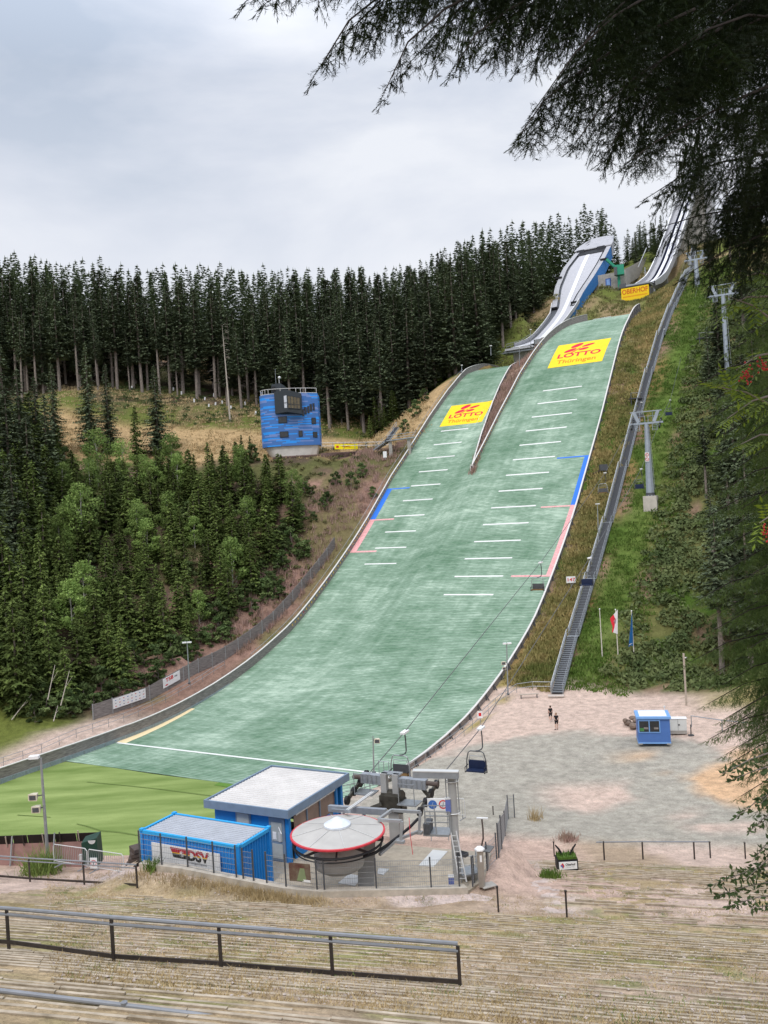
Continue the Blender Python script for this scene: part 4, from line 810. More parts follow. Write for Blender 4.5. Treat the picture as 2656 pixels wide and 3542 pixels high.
# reddish retaining wall in front of the tower
GAB = mat('reddish gabion stone', (0.19, 0.125, 0.11), .95, 0, .35, 3.0, .6, 8)
g0 = at(930, 1590, 186); g1 = at(1120, 1600, 184); g2 = at(1300, 1625, 181)
for q, (A_, B_, z0, z1, lb) in enumerate(((at(942, 1583, 186.5), at(1106, 1590, 186.5), -2.6, .2, 'reddish stone retaining wall right under the judges tower'), (at(1108, 1573, 186), at(1235, 1570, 186), -4.4, .4, 'taller reddish stone retaining wall under the yellow railing banner'))):
    b = MB(); d_ = B_ - A_; Ln = np.hypot(d_[0], d_[1]); rz = math.atan2(d_[1], d_[0]); rt = thing('retaining_wall', A_, lb, 'retaining wall', rz=rz)
    for k in range(4):
        hh = (z1 - z0) / 4; b.box((Ln / 2, .25 * (k), z0 + hh * (k + .5)), (Ln - .02 * k, .9, hh - .07))
    b.box((Ln / 2, 1.0, (z0 + z1) / 2 - .1), (Ln - .3, 1.4, z1 - z0 - .25)); b.build('stone_wall', GAB, rt)
# walkway railing from tower to hill with yellow banner
wp = [at(1112, 1552, 188), at(1345, 1548, 186)]
rail_fence('handrail', 'steel railing of the level walkway between the judges tower and the steel stairs', 'railing', wp, h=1.25, rails=(1, .45), sp=2.3, r=.06, pr=.05)
A_, B_ = at(1158, 1560, 187.6), at(1238, 1559, 187.6)
r_ = sign_on('railing_banner', 'small yellow lottery banner hanging on the walkway railing right of the judges tower', 'banner', A_, B_, 1.12, .35, mat('banner yellow', (0.90, 0.74, 0.0), .6, 0, .04), [('LOTTO', .55, .32, .34, 1.4, mat('orange red print', (.72, .08, .01), .6), .02), (blob(9, 3, .42, .36), .13, .5, 1, 1, REDP, 0), (blob(7, 5, .12, .2), .36, .55, 1, 1, REDP, 0)], off=.15)
# steel stairs from walkway up to the hill edge
root = thing('steel_stairs', at(1345, 1550, 185), 'grey steel stairs and footbridge from the tower walkway to the left edge of the slope', 'stairs')
o = np.array(root.location); S0, S1, S2 = at(1298, 1553, 185) - o + [0, 0, -.1], at(1338, 1526, 183) - o, at(1432, 1513, 181) - o
def flight(a, c, w, parent, name='flight', n=None, mats_=None):
    a = np.array(a, float); c = np.array(c, float); d = c - a; dh = np.array([d[0], d[1], 0]); L = np.linalg.norm(dh); e = dh / L; s_ = np.array([e[1], -e[0], 0]) * w / 2; n = n or max(3, int(abs(d[2]) / .18))
    rows = []
    for i in range(n):
        p = a + e * L * i / n + [0, 0, d[2] * i / n]; q = p + [0, 0, d[2] / n]; rows += [[p - s_, p + s_], [q - s_, q + s_]]
    rows.append([c - s_, c + s_]); b = MB(); b.sheet(rows)
    for j in range(len(rows) - 1): b.mi[j] = j % 2
    for sg in (-1, 1): b.beam(a + s_ * sg * 1.04 - [0, 0, .12], c + s_ * sg * 1.04 - [0, 0, .12], .06, .3, mi=1)
    return b.build(name, mats_ or [DSTEEL, STEEL], parent, fixn=False)
flight(S0, S1, 1.3, root); b = MB(); b.beam(S1, S2, 1.4, .2); b.build('bridge_deck', STEEL, root)
flight(S1 + [0, 0, .1], at(1372, 1478, 186) - o, 1.2, root)
for a, c in ((S0, S1), (S1, S2), (S1, at(1372, 1478, 186) - o)):
    for k in (1.1, .55): b = MB(); b.tube([a + [0, -.6, k], c + [0, -.6, k]], .045, 5); b.build('handrail', STEEL, root)
    for i in range(4): p = a + (c - a) * i / 3; b = MB(); b.beam(p + [0, -.6, 0], p + [0, -.6, 1.1], .06); b.build('railing_post', STEEL, root)
for p in (S1 + (S2 - S1) * .12, S1 + (S2 - S1) * .8): b = MB(); b.box(p + [0, 0, -2.0], (.7, .5, 3.6)); b.build('pier', CONC, root)
w_ = at(1331, 1572, 178); root = thing('white_panel', w_, 'small white panel standing on the slope below the steel footbridge', 'panel'); boxp('panel', (0, 0, 0), (.75, .1, 1.3), WHITE, 0, root); boxp('foot', (0, 0, -.8), (.1, .1, .5), STEEL, 0, root)
# ================================================================== long stairs on the right
SP = [(1934, 2404), (1971, 2239), (2025, 2086), (2059, 1947), (2085, 1883), (2117, 1764), (2150, 1650), (2180, 1545), (2200, 1460), (2218, 1392), (2242, 1310), (2262, 1245), (2284, 1178), (2312, 1110), (2341, 1053), (2364, 997), (2380, 950), (2398, 890)]
SG = [gpt(*p) for p in SP]; st_t = np.array([tos(p[0], p[1])[0] for p in SG]); st_s = np.array([tos(p[0], p[1])[1] for p in SG])
od = np.argsort(st_t); cf = np.polyfit(st_t[od], st_s[od], 2)
tq, sq = st_t[od], st_s[od]; cf4 = np.polyfit(tq, sq, 3)
def stair_s(t): return float(.5 * np.polyval(cf4, min(max(t, tq[0]), tq[-1])) + .5 * np.interp(t, tq, sq))
def stair_c(t): s_ = stair_s(t); P = ts(t, s_); return np.array([P[0], P[1], max(gz(P[0], P[1]), float(prof(t)) - .8 if t > 105 else 0) + .75])
root = thing('hillside_stairs', stair_c(st_t.min()), 'very long grey metal staircase climbing the grass hillside right of the landing slopes', 'stairs')
o = np.array(root.location); o[2] -= .6; root.location = o
ta = st_t.min(); nf = 15; te = st_t.max() + 6; prev = None; WP = mat('white side tarpaulin', (0.82, 0.84, 0.86), .6, 0, .05, 2)
for k in range(nf):
    t0 = ta + (te - ta) * k / nf; t1 = ta + (te - ta) * (k + .93) / nf; t2 = ta + (te - ta) * (k + 1) / nf
    a = stair_c(t0) - o; c = stair_c(t1) - o; e3 = stair_c(t2) - o
    if k == 0: a[2] = .05
    if prev is not None: a = prev
    flight(a, c, 1.25, root); lv = e3.copy(); lv[2] = c[2] + .02; b = MB(); b.beam(c, lv, 1.5, .08); b.build('landing', STEEL, root); prev = lv
    d = c - a; e = np.array([d[0], d[1], 0]); e /= np.linalg.norm(e); s_ = np.array([e[1], -e[0], 0])
    for sg in (-1, 1):
        for h_ in (1.05, .5): b = MB(); b.tube([a + s_ * sg * .68 + [0, 0, h_], c + s_ * sg * .68 + [0, 0, h_], lv + s_ * sg * .68 + [0, 0, h_]], .035, 5); b.build('handrail', STEEL, root)
        for i in range(3): p = a + d * i / 3 + s_ * sg * .68; b = MB(); b.beam(p, p + [0, 0, 1.05], .05); b.build('railing_post', STEEL, root)
    b = MB(); q = [a - s_ * .76 + [0, 0, .1], c - s_ * .76 + [0, 0, .1], c - s_ * .76 + [0, 0, 1.0], a - s_ * .76 + [0, 0, 1.0]]; b.add(q + [np.array(x) - s_ * .03 for x in q], [(0, 1, 2, 3), (7, 6, 5, 4), (3, 2, 6, 7)]); b.build('side_panel', WP, root, fixn=False)
    for p in (c,): b = MB(); b.box(p + [0, 0, -.7], (.35, .35, 1.4)); b.build('support', RUSTY, root)
f0 = stair_c(ta); b = MB(); rt = thing('foot_slab', (f0[0] - .3, f0[1] - .8, gz(f0[0], f0[1])), 'pale slab at the foot of the long hillside staircase', 'slab'); b.box((0, 0, .08), (1.9, .9, .16), -.2); b.build('slab', mat('pale slab', (.5, .43, .38), .9), rt)
# ================================================================== chairlift line
C0 = np.array([-1.6, 43.0]); PY1 = np.array([43.0, 138.0]); LD = (PY1 - C0) / np.linalg.norm(PY1 - C0); LX = np.array([LD[1], -LD[0]]); HG = 2.05
def onrope(px, py, sg):
    v = ray(px, py); k = (C0 @ LX + sg * HG) / (v[0] * LX[0] + v[1] * LX[1]); return np.array([v[0] * k, v[1] * k, v[2] * k + CAMZ])
LRZ = math.atan2(LX[1], LX[0])
def make_chair(name, label, under):
    t = thing(name, (0, 0, 0), label, 'chairlift chair', 'chairs hanging on the chairlift rope')
    b = MB(); b.box((0, 0, 0), (.3, .75, .12)); b.build('grip', WHITE, t)
    b = MB(); b.tube([(0, 0, 0), (.04, 0, -.5), (.04, 0, -1.15), (-.03, 0, -1.3), (-.25, 0, -1.42), (-.42, 0, -1.44)], .04, 6); b.build('hanger', DSTEEL, t)
    x0 = -.42
    b = MB(); b.tube([(x0 - .66, 0, -2.75), (x0 - .62, 0, -2.0), (x0 - .5, 0, -1.55), (x0 - .35, 0, -1.46), (x0 + .35, 0, -1.46), (x0 + .5, 0, -1.55), (x0 + .62, 0, -2.0), (x0 + .66, 0, -2.75)], .035, 6); b.build('frame', DSTEEL if not under else STEEL, t)
    b = MB(); b.box((x0, -.12, -2.62), (1.16, .5, .09)); b.build('seat', NAVY if not under else mat('brown slats', (.16, .09, .03), .7), t)
    b = MB(); b.box((x0, .16, -2.32), (1.12, .09, .52)); b.build('backrest', NAVY if not under else DSTEEL, t)
    for sg in (-1, 1): b = MB(); b.tube([(x0 + sg * .62, .15, -2.35), (x0 + sg * .62, -.4, -2.38), (x0 + sg * .62, -.4, -2.68), (x0 + sg * .6, .1, -2.72)], .03, 6); b.build('armrest', BLACK, t)
    b = MB(); b.tube([(x0 - .5, .1, -2.1), (x0 - .42, .0, -1.75), (x0 + .42, 0, -1.75), (x0 + .5, .1, -2.1)], .02, 5); b.build('safety_bar', STEEL, t)
    return t
chR = make_chair('chairlift_chair', '', False); chL = make_chair('chairlift_chair', '', True)
CR = [(1663, 2518, 'empty navy chair hanging over the grey gravel just right of the lift station gantry'), (2039, 1930, 'navy chair hanging in front of the long staircase beside the 147 sign'), (2218, 1622, 'navy chair hanging low beside the mast of the concrete-footed pylon'), (2318, 1384, 'navy chair hanging just right of the crossarm of the concrete-footed pylon'), (2382, 1130, 'highest dark chair, hanging before the dark spruces right of the staircase')]
CL = [(1399, 2532, 'chair hanging directly above the drive machinery of the lift station'), (1869.5, 1945.5, 'brown-bottomed chair hanging across the right edge of the green slope'), (2093, 1635.5, 'brown-bottomed chair hanging over the grass between the green slope and the staircase'), (2219, 1392, 'pale chair frame hanging right above the crossarm of the concrete-footed pylon'), (2298, 1139, 'small brown chair hanging before the upper part of the staircase'), (2359, 963, 'topmost brown chair, near the foot of the tall inrun')]
ropeR, ropeL = [], []
for lst, proto, sg, rp_l in ((CR, chR, 1, ropeR), (CL, chL, -1, ropeL)):
    for i, (x, y, lb) in enumerate(lst):
        P = onrope(x, y, sg); rp_l.append(P); ob = proto if i == 0 else dup(proto, P); ob.location = P; ob['label'] = lb; ob.rotation_euler = (0, 0, LRZ)
print('ROPE', [p.round(1).tolist() for p in ropeR], [p.round(1).tolist() for p in ropeL])
# ================================================================== pylons and ropes
PGREY = mat('pale blue grey steel', (0.33, 0.37, 0.42), 0.5, 0.2, .12, 1.5)
def loc2w(o, l, a, z): return np.array([o[0] + LX[0] * l + LD[0] * a, o[1] + LX[1] * l + LD[1] * a, o[2] + z])
def vec(l, a, z): return np.array([LX[0] * l + LD[0] * a, LX[1] * l + LD[1] * a, z])
def pylon(base, H, label, big=1.0, block=True, r0=.66, r1=.34):
    root = thing('lift_pylon', base, label, 'lift pylon', 'pylons of the chairlift')
    if block:
        b = MB(); b.box((0, 0, .3), (2.1, 2.1, 3.4), LRZ); b.build('concrete_block', mat('pale block concrete', (0.52, 0.48, 0.42), .9, 0, .15, 1.0), root)
    z0 = 2.0 if block else -1
    b = MB(); b.lathe([(r0 * 1.12, z0), (r0 * 1.12, z0 + .12), (r0 * 1.02, z0 + .14), (r0 * 1.0, z0 + .6), (r1, z0 + H)], n=8); b.build('mast', PGREY, root)
    b = MB(); b.lathe([(r0 * 1.1, z0 + .0), (r0 * 1.08, z0 + .5)], n=16); b.build('base_flange', DSTEEL, root)
    zt = z0 + H
    b = MB(); b.beam(vec(-2.6, 0, zt + .1), vec(2.6, 0, zt + .1), .45, .3); b.build('crossarm', PGREY, root)
    b = MB(); b.beam(vec(-2.45, 0, zt + 2.0), vec(2.45, 0, zt + 2.0), .16, .14); b.build('top_beam', PGREY, root)
    for sg in (-1, 1):
        b = MB(); b.beam(vec(sg * 1.9, 0, zt + 2.0), vec(sg * 1.2, 0, zt + .3), .2, .5); b.build('bracket', PGREY, root)
        for l in (1.0, .25): b = MB(); b.beam(vec(sg * l, .3, zt + .2), vec(sg * l, .3, zt + 1.9 - .6 * (l < .5)), .06); b.build('railing_post', PGREY, root)
        b = MB(); b.tube([vec(sg * .2, .3, zt + 1.25), vec(sg * 2.2, .3, zt + 1.25)], .03, 5); b.build('railing_bar', PGREY, root)
        b = MB(); b.box(vec(sg * 1.35, -.35, zt - 1.1), (.75, .9, .06), LRZ); b.build('service_platform', STEEL, root)
        for l in (-.36, .36): b = MB(); b.beam(vec(sg * 1.35 + l, -.6, zt - 1.1), vec(sg * 1.35 + l, -.6, zt + .1), .07); b.build('platform_post', PGREY, root)
        for k in range(3): b = MB(); b.beam(vec(sg * 1.35 - .36, -.6, zt - .85 + .28 * k), vec(sg * 1.35 + .36, -.6, zt - .85 + .28 * k), .04); b.build('rung', PGREY, root)
        b = MB(); b.beam(vec(sg * 2.15, -1.3, zt - .75), vec(sg * 2.15, 1.3, zt + .75), .12, .25)
        sb = b.build('sheave_frame', DSTEEL, root)
        for k in range(4):
            a = -1.2 + .8 * k; c = vec(sg * 2.15, a, zt + .58 * a); b = MB(); nrm = Vector(vec(1, 0, 0)); u_ = Vector((0, 0, 1)); v_ = Vector(vec(0, 1, 0)); n = 12
            R_ = [Vector(c) + nrm * (.09 * s2) + (u_ * math.sin(2 * math.pi * i / n) + v_ * math.cos(2 * math.pi * i / n)) * .24 for s2 in (-1, 1) for i in range(n)]
            b.add(R_, [tuple(range(n)), tuple(range(n, 2 * n))] + [(i, (i + 1) % n, n + (i + 1) % n, n + i) for i in range(n)]); b.build('sheave', BLACK, sb)
    b = MB()
    b.tube([vec(.75, .1, z0 + 1), vec(.42, .1, zt - .5)], .04, 5); b.build('ladder', STEEL, root)
    return root, zt + base[2]
pb = gpt(2252, 1757); pb[2] = gz(pb[0], pb[1])
ztop = at(2239, 1466, 138)[2]
pyl, z1_ = pylon(pb, ztop - pb[2] - 2.0, 'grey chairlift pylon on a square concrete block in the middle of the right hillside')
b = MB()
for k in range(2):
    c = vec(-.12, -.62, 8.6 - .75 * k); b.add([c + vec(.27 * math.cos(q), 0, .3 * math.sin(q)) for q in [2 * math.pi * i / 14 for i in range(14)]], [tuple(range(14))])
b2 = MB(); b2.box(vec(-.1, -.57, 8.25), (.62, .05, 1.5), LRZ); sgn = b2.build('warning_sign', WHITE, pyl)
for k in range(2):
    c = vec(-.1, -.62, 8.6 - .72 * k); b = MB(); n = 16; P = [c + vec(r_ * math.cos(2 * math.pi * i / n), 0, r_ * math.sin(2 * math.pi * i / n)) for r_ in (.28, .21) for i in range(n)]; b.add(P, [(i, (i + 1) % n, n + (i + 1) % n, n + i) for i in range(n)]); b.beam(c + vec(-.18, 0, .18), c + vec(.18, 0, -.18), .05, .02); b.build('prohibition_ring', REDP, sgn, fixn=False)
p2 = at(2416, 1075, 205); pyl2, z2_ = pylon(p2, at(2415, 870, 205)[2] - p2[2] - 1, 'farther grey pylon whose mast rises behind the upper dark spruces', block=False, r0=.62, r1=.5)
p3 = at(2514, 1270, 158); pyl3, z3_ = pylon(p3, at(2500, 985, 158)[2] - p3[2] - 1, 'tall pale pylon standing at the right edge among the spruce branches', block=False, r0=.42, r1=.36)
for sg, lst in ((1, ropeR), (-1, ropeL)):
    o = np.array([C0[0], C0[1], 0]); st0 = np.array([C0[0] + LX[0] * sg * HG + LD[0] * 3.5, C0[1] + LX[1] * sg * HG + LD[1] * 3.5, 11.9])
    pt = vec(sg * 2.15, 0, 0) + np.array([pb[0], pb[1], ztop + .35]); P = [st0] + lst
    dl = lambda p: float(p[:2] @ LD)
    P = sorted(P + [pt, np.array([p2[0], p2[1], at(2415, 880, 205)[2]]) + vec(sg * 2.1, 0, 0)], key=dl)
    bb = MB(); bb.tube([p - P[0] for p in P], .028, 5); rt = thing('lift_rope', P[0], 'steel rope carrying the navy chairs up the hill' if sg > 0 else 'steel rope carrying the brown chairs, left of the other rope', 'steel rope'); bb.build('rope', CABLE, rt)
# ================================================================== lift station
Z2 = lambda x, y: (900 + x / 1.952, 2500 + y / 1.952)
def zat(x, y, d): return at(*Z2(x, y), d)
PG = 9.0
pav = mat('beige paving', (0.40, 0.345, 0.27), 0.95, 0, .18, 3.0, .3, 12)
b = MB(); poly = [(-13.5, 43.5), (-9.1, 40.1), (-6.0, 38.7), (-3.0, 37.8), (-.3, 38.0), (2.6, 38.9), (3.7, 40.3), (4.4, 43.3), (-.9, 45.2), (-2.5, 47.5), (-10, 51.0), (-14, 47)]
b.prism(poly, 8.86, 9.0); o_ = b.build('paved_platform', pav); tag(o_, kind='structure')
PLT = mat('pale cover plate', (0.62, 0.62, 0.60), .6, 0, .06, 2)
for i, (q, lb) in enumerate(((((1070, 965), (1165, 860), (1265, 870), (1170, 975)), 'pale rectangular plate in the paving between disc and gantry'), (((525, 1085), (600, 1022), (690, 1040), (640, 1105)), 'pale square plate in the paving below the disc'), (((790, 1020), (800, 985), (870, 990), (830, 1030)), 'small pale plate just right of the grey support column'))):
    P = [onz(*Z2(*p), PG) for p in q]; c = sum(P) / 4; rt = thing('cover_plate', c, lb, 'cover plate'); b = MB(); b.prism([tuple((p - c)[:2]) for p in P], .0, .03); b.build('plate', PLT, rt)
# retaining kerb wall
KW = [at(480, 2986, 40.8), at(620, 3003, 39.8), at(830, 3044, 38.2), at(980, 3072, 37.6), at(1105, 3084, 37.3), at(1300, 3079, 37.6), at(1450, 3076, 38.2), at(1617, 3071, 38.9)]
root = thing('retaining_wall', KW[0], 'low concrete retaining wall between the stand and the lift station', 'retaining wall')
b = MB(); rows = []
for i, p in enumerate(KW):
    d_ = KW[min(i + 1, 7)] - KW[max(i - 1, 0)]; nn = np.array([-d_[1], d_[0], 0]); nn /= np.linalg.norm(nn); rows.append([p - KW[0] + [0, 0, -1.6], p - KW[0], p - KW[0] + nn * .42, p - KW[0] + nn * .42 + [0, 0, -1.6]])
b.sheet(rows); b.add(rows[0], [(0, 1, 2, 3)]); b.add(rows[-1], [(0, 1, 2, 3)]); b.build('wall', mat('stained concrete', (0.46, 0.41, 0.34), .9, 0, .22, 2.0, .3), root)
def wire_fence(label, P, hgt, sp=None, z=0.0, posts=True, nh=6, vstep=.1, name='mesh_fence', leanx=0):
    root = thing(name, P[0], label, 'mesh fence', 'mesh fences around the lift station'); o = np.array(P[0])
    for i, p in enumerate(P):
        q = np.array(p) - o; b = MB(); b.box((q[0], q[1], q[2] + hgt / 2 + .05), (.07, .05, hgt + .15)); b.build('post', DSTEEL, root)
        if i + 1 < len(P):
            r_ = np.array(P[i + 1]) - o; b = MB(); L = np.linalg.norm(r_ - q); n = int(L / vstep)
            for k in range(nh): b.beam(q + [0, 0, .08 + (hgt - .1) * k / (nh - 1)], r_ + [0, 0, .08 + (hgt - .1) * k / (nh - 1)], .014)
            for k in range(1, n): c = q + (r_ - q) * k / n; b.beam(c + [0, 0, .08], c + [0, 0, hgt - .02], .007)
            b.build('wire_panel', STEEL, root, fixn=False)
    return root
def onwall(x, y):
    px, py = Z2(x, y); X = [(Z2(0, 0)[0], 0)]; kx = [480, 620, 830, 980, 1105, 1300, 1450, 1617]; kd = [40.8, 39.8, 38.2, 37.6, 37.3, 37.6, 38.2, 38.9]; return at(px, py, float(np.interp(px, kx, kd)) + .2)
FP = [at(485, 2978, 41.0), at(560, 2990, 40.4), at(650, 3003, 39.9), at(740, 3022, 39.1), at(818, 3036, 38.5)]
wire_fence('wire fence along the kerb wall in front of the blue container', FP, 1.35)
wire_fence('short leaning wire panel at the right corner of the blue container', [at(842, 3046, 38.35), at(878, 3052, 38.2)], 1.35, vstep=.06)
FP = [onwall(x, y) for x, y in ((45, 1085), (175, 1103), (385, 1140), (435, 1142), (785, 1130), (1155, 1118), (1345, 1112))]
wire_fence('long wire fence with dark posts on the kerb wall below the disc', FP, 1.3)
wire_fence('wire fence running back beside the grey ticket post', [at(1635, 3065, 39.3), gpt(1640, 3060), at(1685, 3010, 41.2), at(1718, 2975, 42.8)], 1.25)
wf = [gpt(1725, 2965), gpt(1735, 2935), gpt(1747, 2890), gpt(1758, 2832)]
wire_fence('steeply seen grey slatted fence running away up the gravel bank', wf, 1.6, nh=8, vstep=.05)
wire_fence('short grey slatted fence wing at the far end of the gravel bank', [gpt(1758, 2830), gpt(1780, 2828)], 1.6, nh=8, vstep=.05)
# ---- blue container
BLC = mat('container blue', (0.015, 0.24, 0.66), 0.45, 0, .07, 3); BLE = mat('container edge blue', (0.03, 0.36, 0.74), 0.4, 0, .05, 3); RIB = mat('ribbed light metal roof', (0.43, 0.45, 0.49), 0.5, .1, .08, 1.5)
cyaw = -0.4906; ce = np.array([math.cos(cyaw), math.sin(cyaw)]); cn = np.array([-math.sin(cyaw), math.cos(cyaw)])
root = thing('office_container', (-7.55, 39.2, 9.0), 'bright blue corrugated container with a ribbed light roof and a white skiing banner', 'container', rz=cyaw)
CL_, CW_, CH_ = 6.06, 2.44, 2.67
def corr(b, p0, p1, z0, z1, nrm, dep=.045, pit=.2):
    p0 = np.array(p0); p1 = np.array(p1); L = np.linalg.norm(p1 - p0); n = int(L / pit); e = (p1 - p0) / n; nrm = np.array(nrm); X = []
    for i in range(n):
        a = p0 + e * i; X += [a, a + e * .25, a + e * .35 - nrm * dep, a + e * .85 - nrm * dep, a + e * .95]
    X.append(p1); b.sheet([[(*x, z) for x in X] for z in (z0, z1)])
for nm, a, c, nr in (('corrugated_wall', (-CL_, 0), (0, 0), (0, -1)), ('corrugated_wall', (0, 0), (0, CW_), (1, 0)), ('corrugated_wall', (-CL_, CW_), (-CL_, 0), (-1, 0)), ('corrugated_wall', (0, CW_), (-CL_, CW_), (0, 1))):
    b = MB(); a_ = np.array(a, float) - np.array(nr) * .03; c_ = np.array(c, float) - np.array(nr) * .03; corr(b, a_, c_, .12, CH_ - .12, nr); b.build(nm, BLC, root, fixn=False)
for x in (-CL_, 0):
    for y in (0, CW_): b = MB(); b.box((x + (.06 if x < 0 else -.06), y + (.06 if y == 0 else -.06), CH_ / 2), (.16, .16, CH_)); b.build('corner_post', BLC, root)
for z, m_ in ((.06, BLC), (CH_ - .09, BLE)):
    for y in (.05, CW_ - .05): b = MB(); b.box((-CL_ / 2, y, z), (CL_ - .2, .14, .16)); b.build('rail', m_, root)
    for x in (-CL_ + .05, -.05): b = MB(); b.box((x, CW_ / 2, z), (.14, CW_ - .2, .16)); b.build('rail', m_, root)
b = MB(); X = []
n = 11
for i in range(n): a = .16 + (CW_ - .32) * i / n; w_ = (CW_ - .32) / n; X += [(a, 0), (a + w_ * .5, 0), (a + w_ * .58, -.045), (a + w_ * .92, -.045)]
X.append((CW_ - .16, 0)); b.sheet([[(x, y, CH_ - .035 + z) for y, z in X] for x in (-CL_ + .2, -.2)]); b.build('ribbed_roof', RIB, root, fixn=False)
for x in (-CL_ + .06, -.06):
    for y in (.06, CW_ - .06): b = MB(); b.box((x, y, CH_ + .0), (.2, .2, .1)); b.build('corner_casting', BLE, root)
# banner on it
rb = thing('association_banner', (-7.55 + ce[0] * -3.2, 39.2 + ce[1] * -3.2, 10.5), 'white banner with the striped red, gold and black DSV emblem on the blue container', 'banner', rz=cyaw)
b = MB(); b.box((0, -.06, .13), (4.2, .03, 1.1)); b.build('cloth', WHITE, rb)
GOLD = mat('gold print', (.80, .48, .04), .6); CRIM = mat('crimson print', (.42, .02, .04), .6)
V_, F_ = text_mesh('DSV', 1.0, 0, .05); wv = max(v[0] for v in V_) - min(v[0] for v in V_)
# letters cut into red / gold / black bands
def bands(V, F, fx, fz, y):
    bm = bmesh.new(); vs = [bm.verts.new((fx(v[0]), y, fz(v[1]))) for v in V]
    for f in F:
        try: bm.faces.new([vs[i] for i in f])
        except Exception: pass
    zs = [v.co.z for v in bm.verts]; z0, z1 = min(zs), max(zs); cuts = [z0 + (z1 - z0) * k for k in (.42, .52)]
    for c in cuts: bmesh.ops.bisect_plane(bm, geom=bm.verts[:] + bm.edges[:] + bm.faces[:], plane_co=(0, 0, c), plane_no=(0, 0, 1))
    out = {0: MB(), 1: MB(), 2: MB()}
    for f in bm.faces:
        z = f.calc_center_median().z; k = 0 if z < cuts[0] else (1 if z < cuts[1] else 2); out[k].add([v.co[:] for v in f.verts], [tuple(range(len(f.verts)))])
    bm.free(); return out
bd = bands(V_, F_, lambda x: .78 + x * 1.3 / wv, lambda z: .14 + z * .66, -.085)
bdw = bands([(0, 0, 0), (1, 0, 0), (1, 1, 0), (-.25, 1, 0), (-.1, .45, 0)], [(0, 1, 2, 3, 4)], lambda x: -.72 + x * .8, lambda z: .14 + z * .47, -.084)
for grp in (bd, bdw):
    for k, m_ in ((0, BLKP), (1, GOLD), (2, CRIM)): grp[k].build('emblem_band', m_, rb, fixn=False)
b = MB()
for q in range(6): a = math.pi * q / 6; b.beam((-.18 + .15 * math.cos(a), -.095, .36 + .15 * math.sin(a)), (-.18 - .15 * math.cos(a), -.095, .36 - .15 * math.sin(a)), .03, .006)
b.build('snowflake', WHITE, rb)
for body, x, z, w_, h_ in (('Trainingsstützpunkt', .75, -.02, 1.15, .13), ('der Deutschen Ski Nationalmannschaften', .35, -.2, 2.0, .13), ('R', 1.45, .45, .08, .09)):
    V_, F_ = text_mesh(body, 1.0, 0, .02); wv = max(v[0] for v in V_) - min(v[0] for v in V_); b = MB(); b.add([(x + v[0] * w_ / wv, -.086, z + v[1] * h_) for v in V_], F_); b.build('lettering', GREYP, rb, fixn=False)
# ---- blue operator building with flat ribbed roof
FR_, FL_, BR_ = np.array([-5.73, 42.98]), np.array([-10.39, 45.35]), np.array([-2.87, 48.5])
ex = (FR_ - FL_) / np.linalg.norm(FR_ - FL_); ey = (BR_ - FR_) / np.linalg.norm(BR_ - FR_); W_, D_ = np.linalg.norm(FR_ - FL_), np.linalg.norm(BR_ - FR_); rz = math.atan2(ex[1], ex[0])
root = thing('lift_building', (*FR_, 9.0), 'blue lift building under a wide flat ribbed roof with grey fascia behind the container', 'building', rz=rz)
FAS = mat('slate blue fascia', (0.20, 0.27, 0.36), .5, .1, .1, 2); RIBW = mat('pale ribbed roof', (0.60, 0.575, 0.55), .6, 0, .10, .8)
BLD = mat('building blue', (0.015, 0.21, 0.58), 0.5, 0, .08, 2)
H_ = 2.8; b = MB()
for c, d in (((-W_ / 2, .0, H_ - .15), (W_ + .1, .1, .42)), ((-W_ / 2, D_, H_ - .15), (W_ + .1, .1, .42)), ((0, D_ / 2, H_ - .15), (.1, D_ - .1, .42)), ((-W_, D_ / 2, H_ - .15), (.1, D_ - .1, .42))): b.box(c, d)
b.build('fascia', FAS, root)
b = MB(); X = []; n = 22
for i in range(n): a = .12 + (D_ - .24) * i / n; w_ = (D_ - .24) / n; X += [(a, 0), (a + w_ * .55, 0), (a + w_ * .62, -.04), (a + w_ * .93, -.04)]
X.append((D_ - .12, 0)); b.sheet([[(x, y, H_ + z) for y, z in X] for x in (-W_ + .1, -.1)]); b.build('ribbed_roof', RIBW, root, fixn=False)
b = MB(); b.box((-W_ / 2, .45, 1.22), (W_ - .6, .12, 2.44)); b.build('front_wall', BLD, root)
b = MB(); b.box((-W_ + .35, D_ / 2, 1.22), (.12, D_ - 1.1, 2.44)); b.build('side_wall', BLD, root)
b = MB(); b.box((-W_ / 2, D_ - .45, 1.22), (W_ - .6, .12, 2.44)); b.build('back_wall', BLD, root)
for y, nm in ((.45, 'corner_post'), (D_ - .45, 'corner_post'), (D_ - 1.0, 'corner_post')): b = MB(); b.box((-.32, y, 1.22), (.2, .2, 2.44)); b.build(nm, BLD, root)
b = MB(); b.box((-.32, .9 + (D_ - 1.8) / 2, .55), (.1, D_ - 1.9, 1.1)); b.build('low_wall', BLD, root)
b = MB(); b.box((-.34, .9 + (D_ - 1.8) / 2, 1.65), (.03, D_ - 2.0, 1.1)); b.build('side_window', mat('glass with painted reddish view', (0.22, 0.15, 0.12), .15, 0, .3, .8, spec=.5), root)  # the reddish view in the side glass is put into its colour
for y in (2.2, 3.5): b = MB(); b.box((-.3, y, 1.65), (.07, .07, 1.1)); b.build('mullion', FAS, root)
b = MB(); b.box((-.28, D_ / 2, 2.28), (.06, D_ - 2.2, .2)); b.build('light_panel', WHITE, root)
dfr = MB(); dfr.box((-.95, .37, 1.15), (.95, .08, 2.2)); df = dfr.build('door_frame', FAS, root)
PAN = mat('pale door pane', (.42, .45, .44), .3, 0, .1, 2)
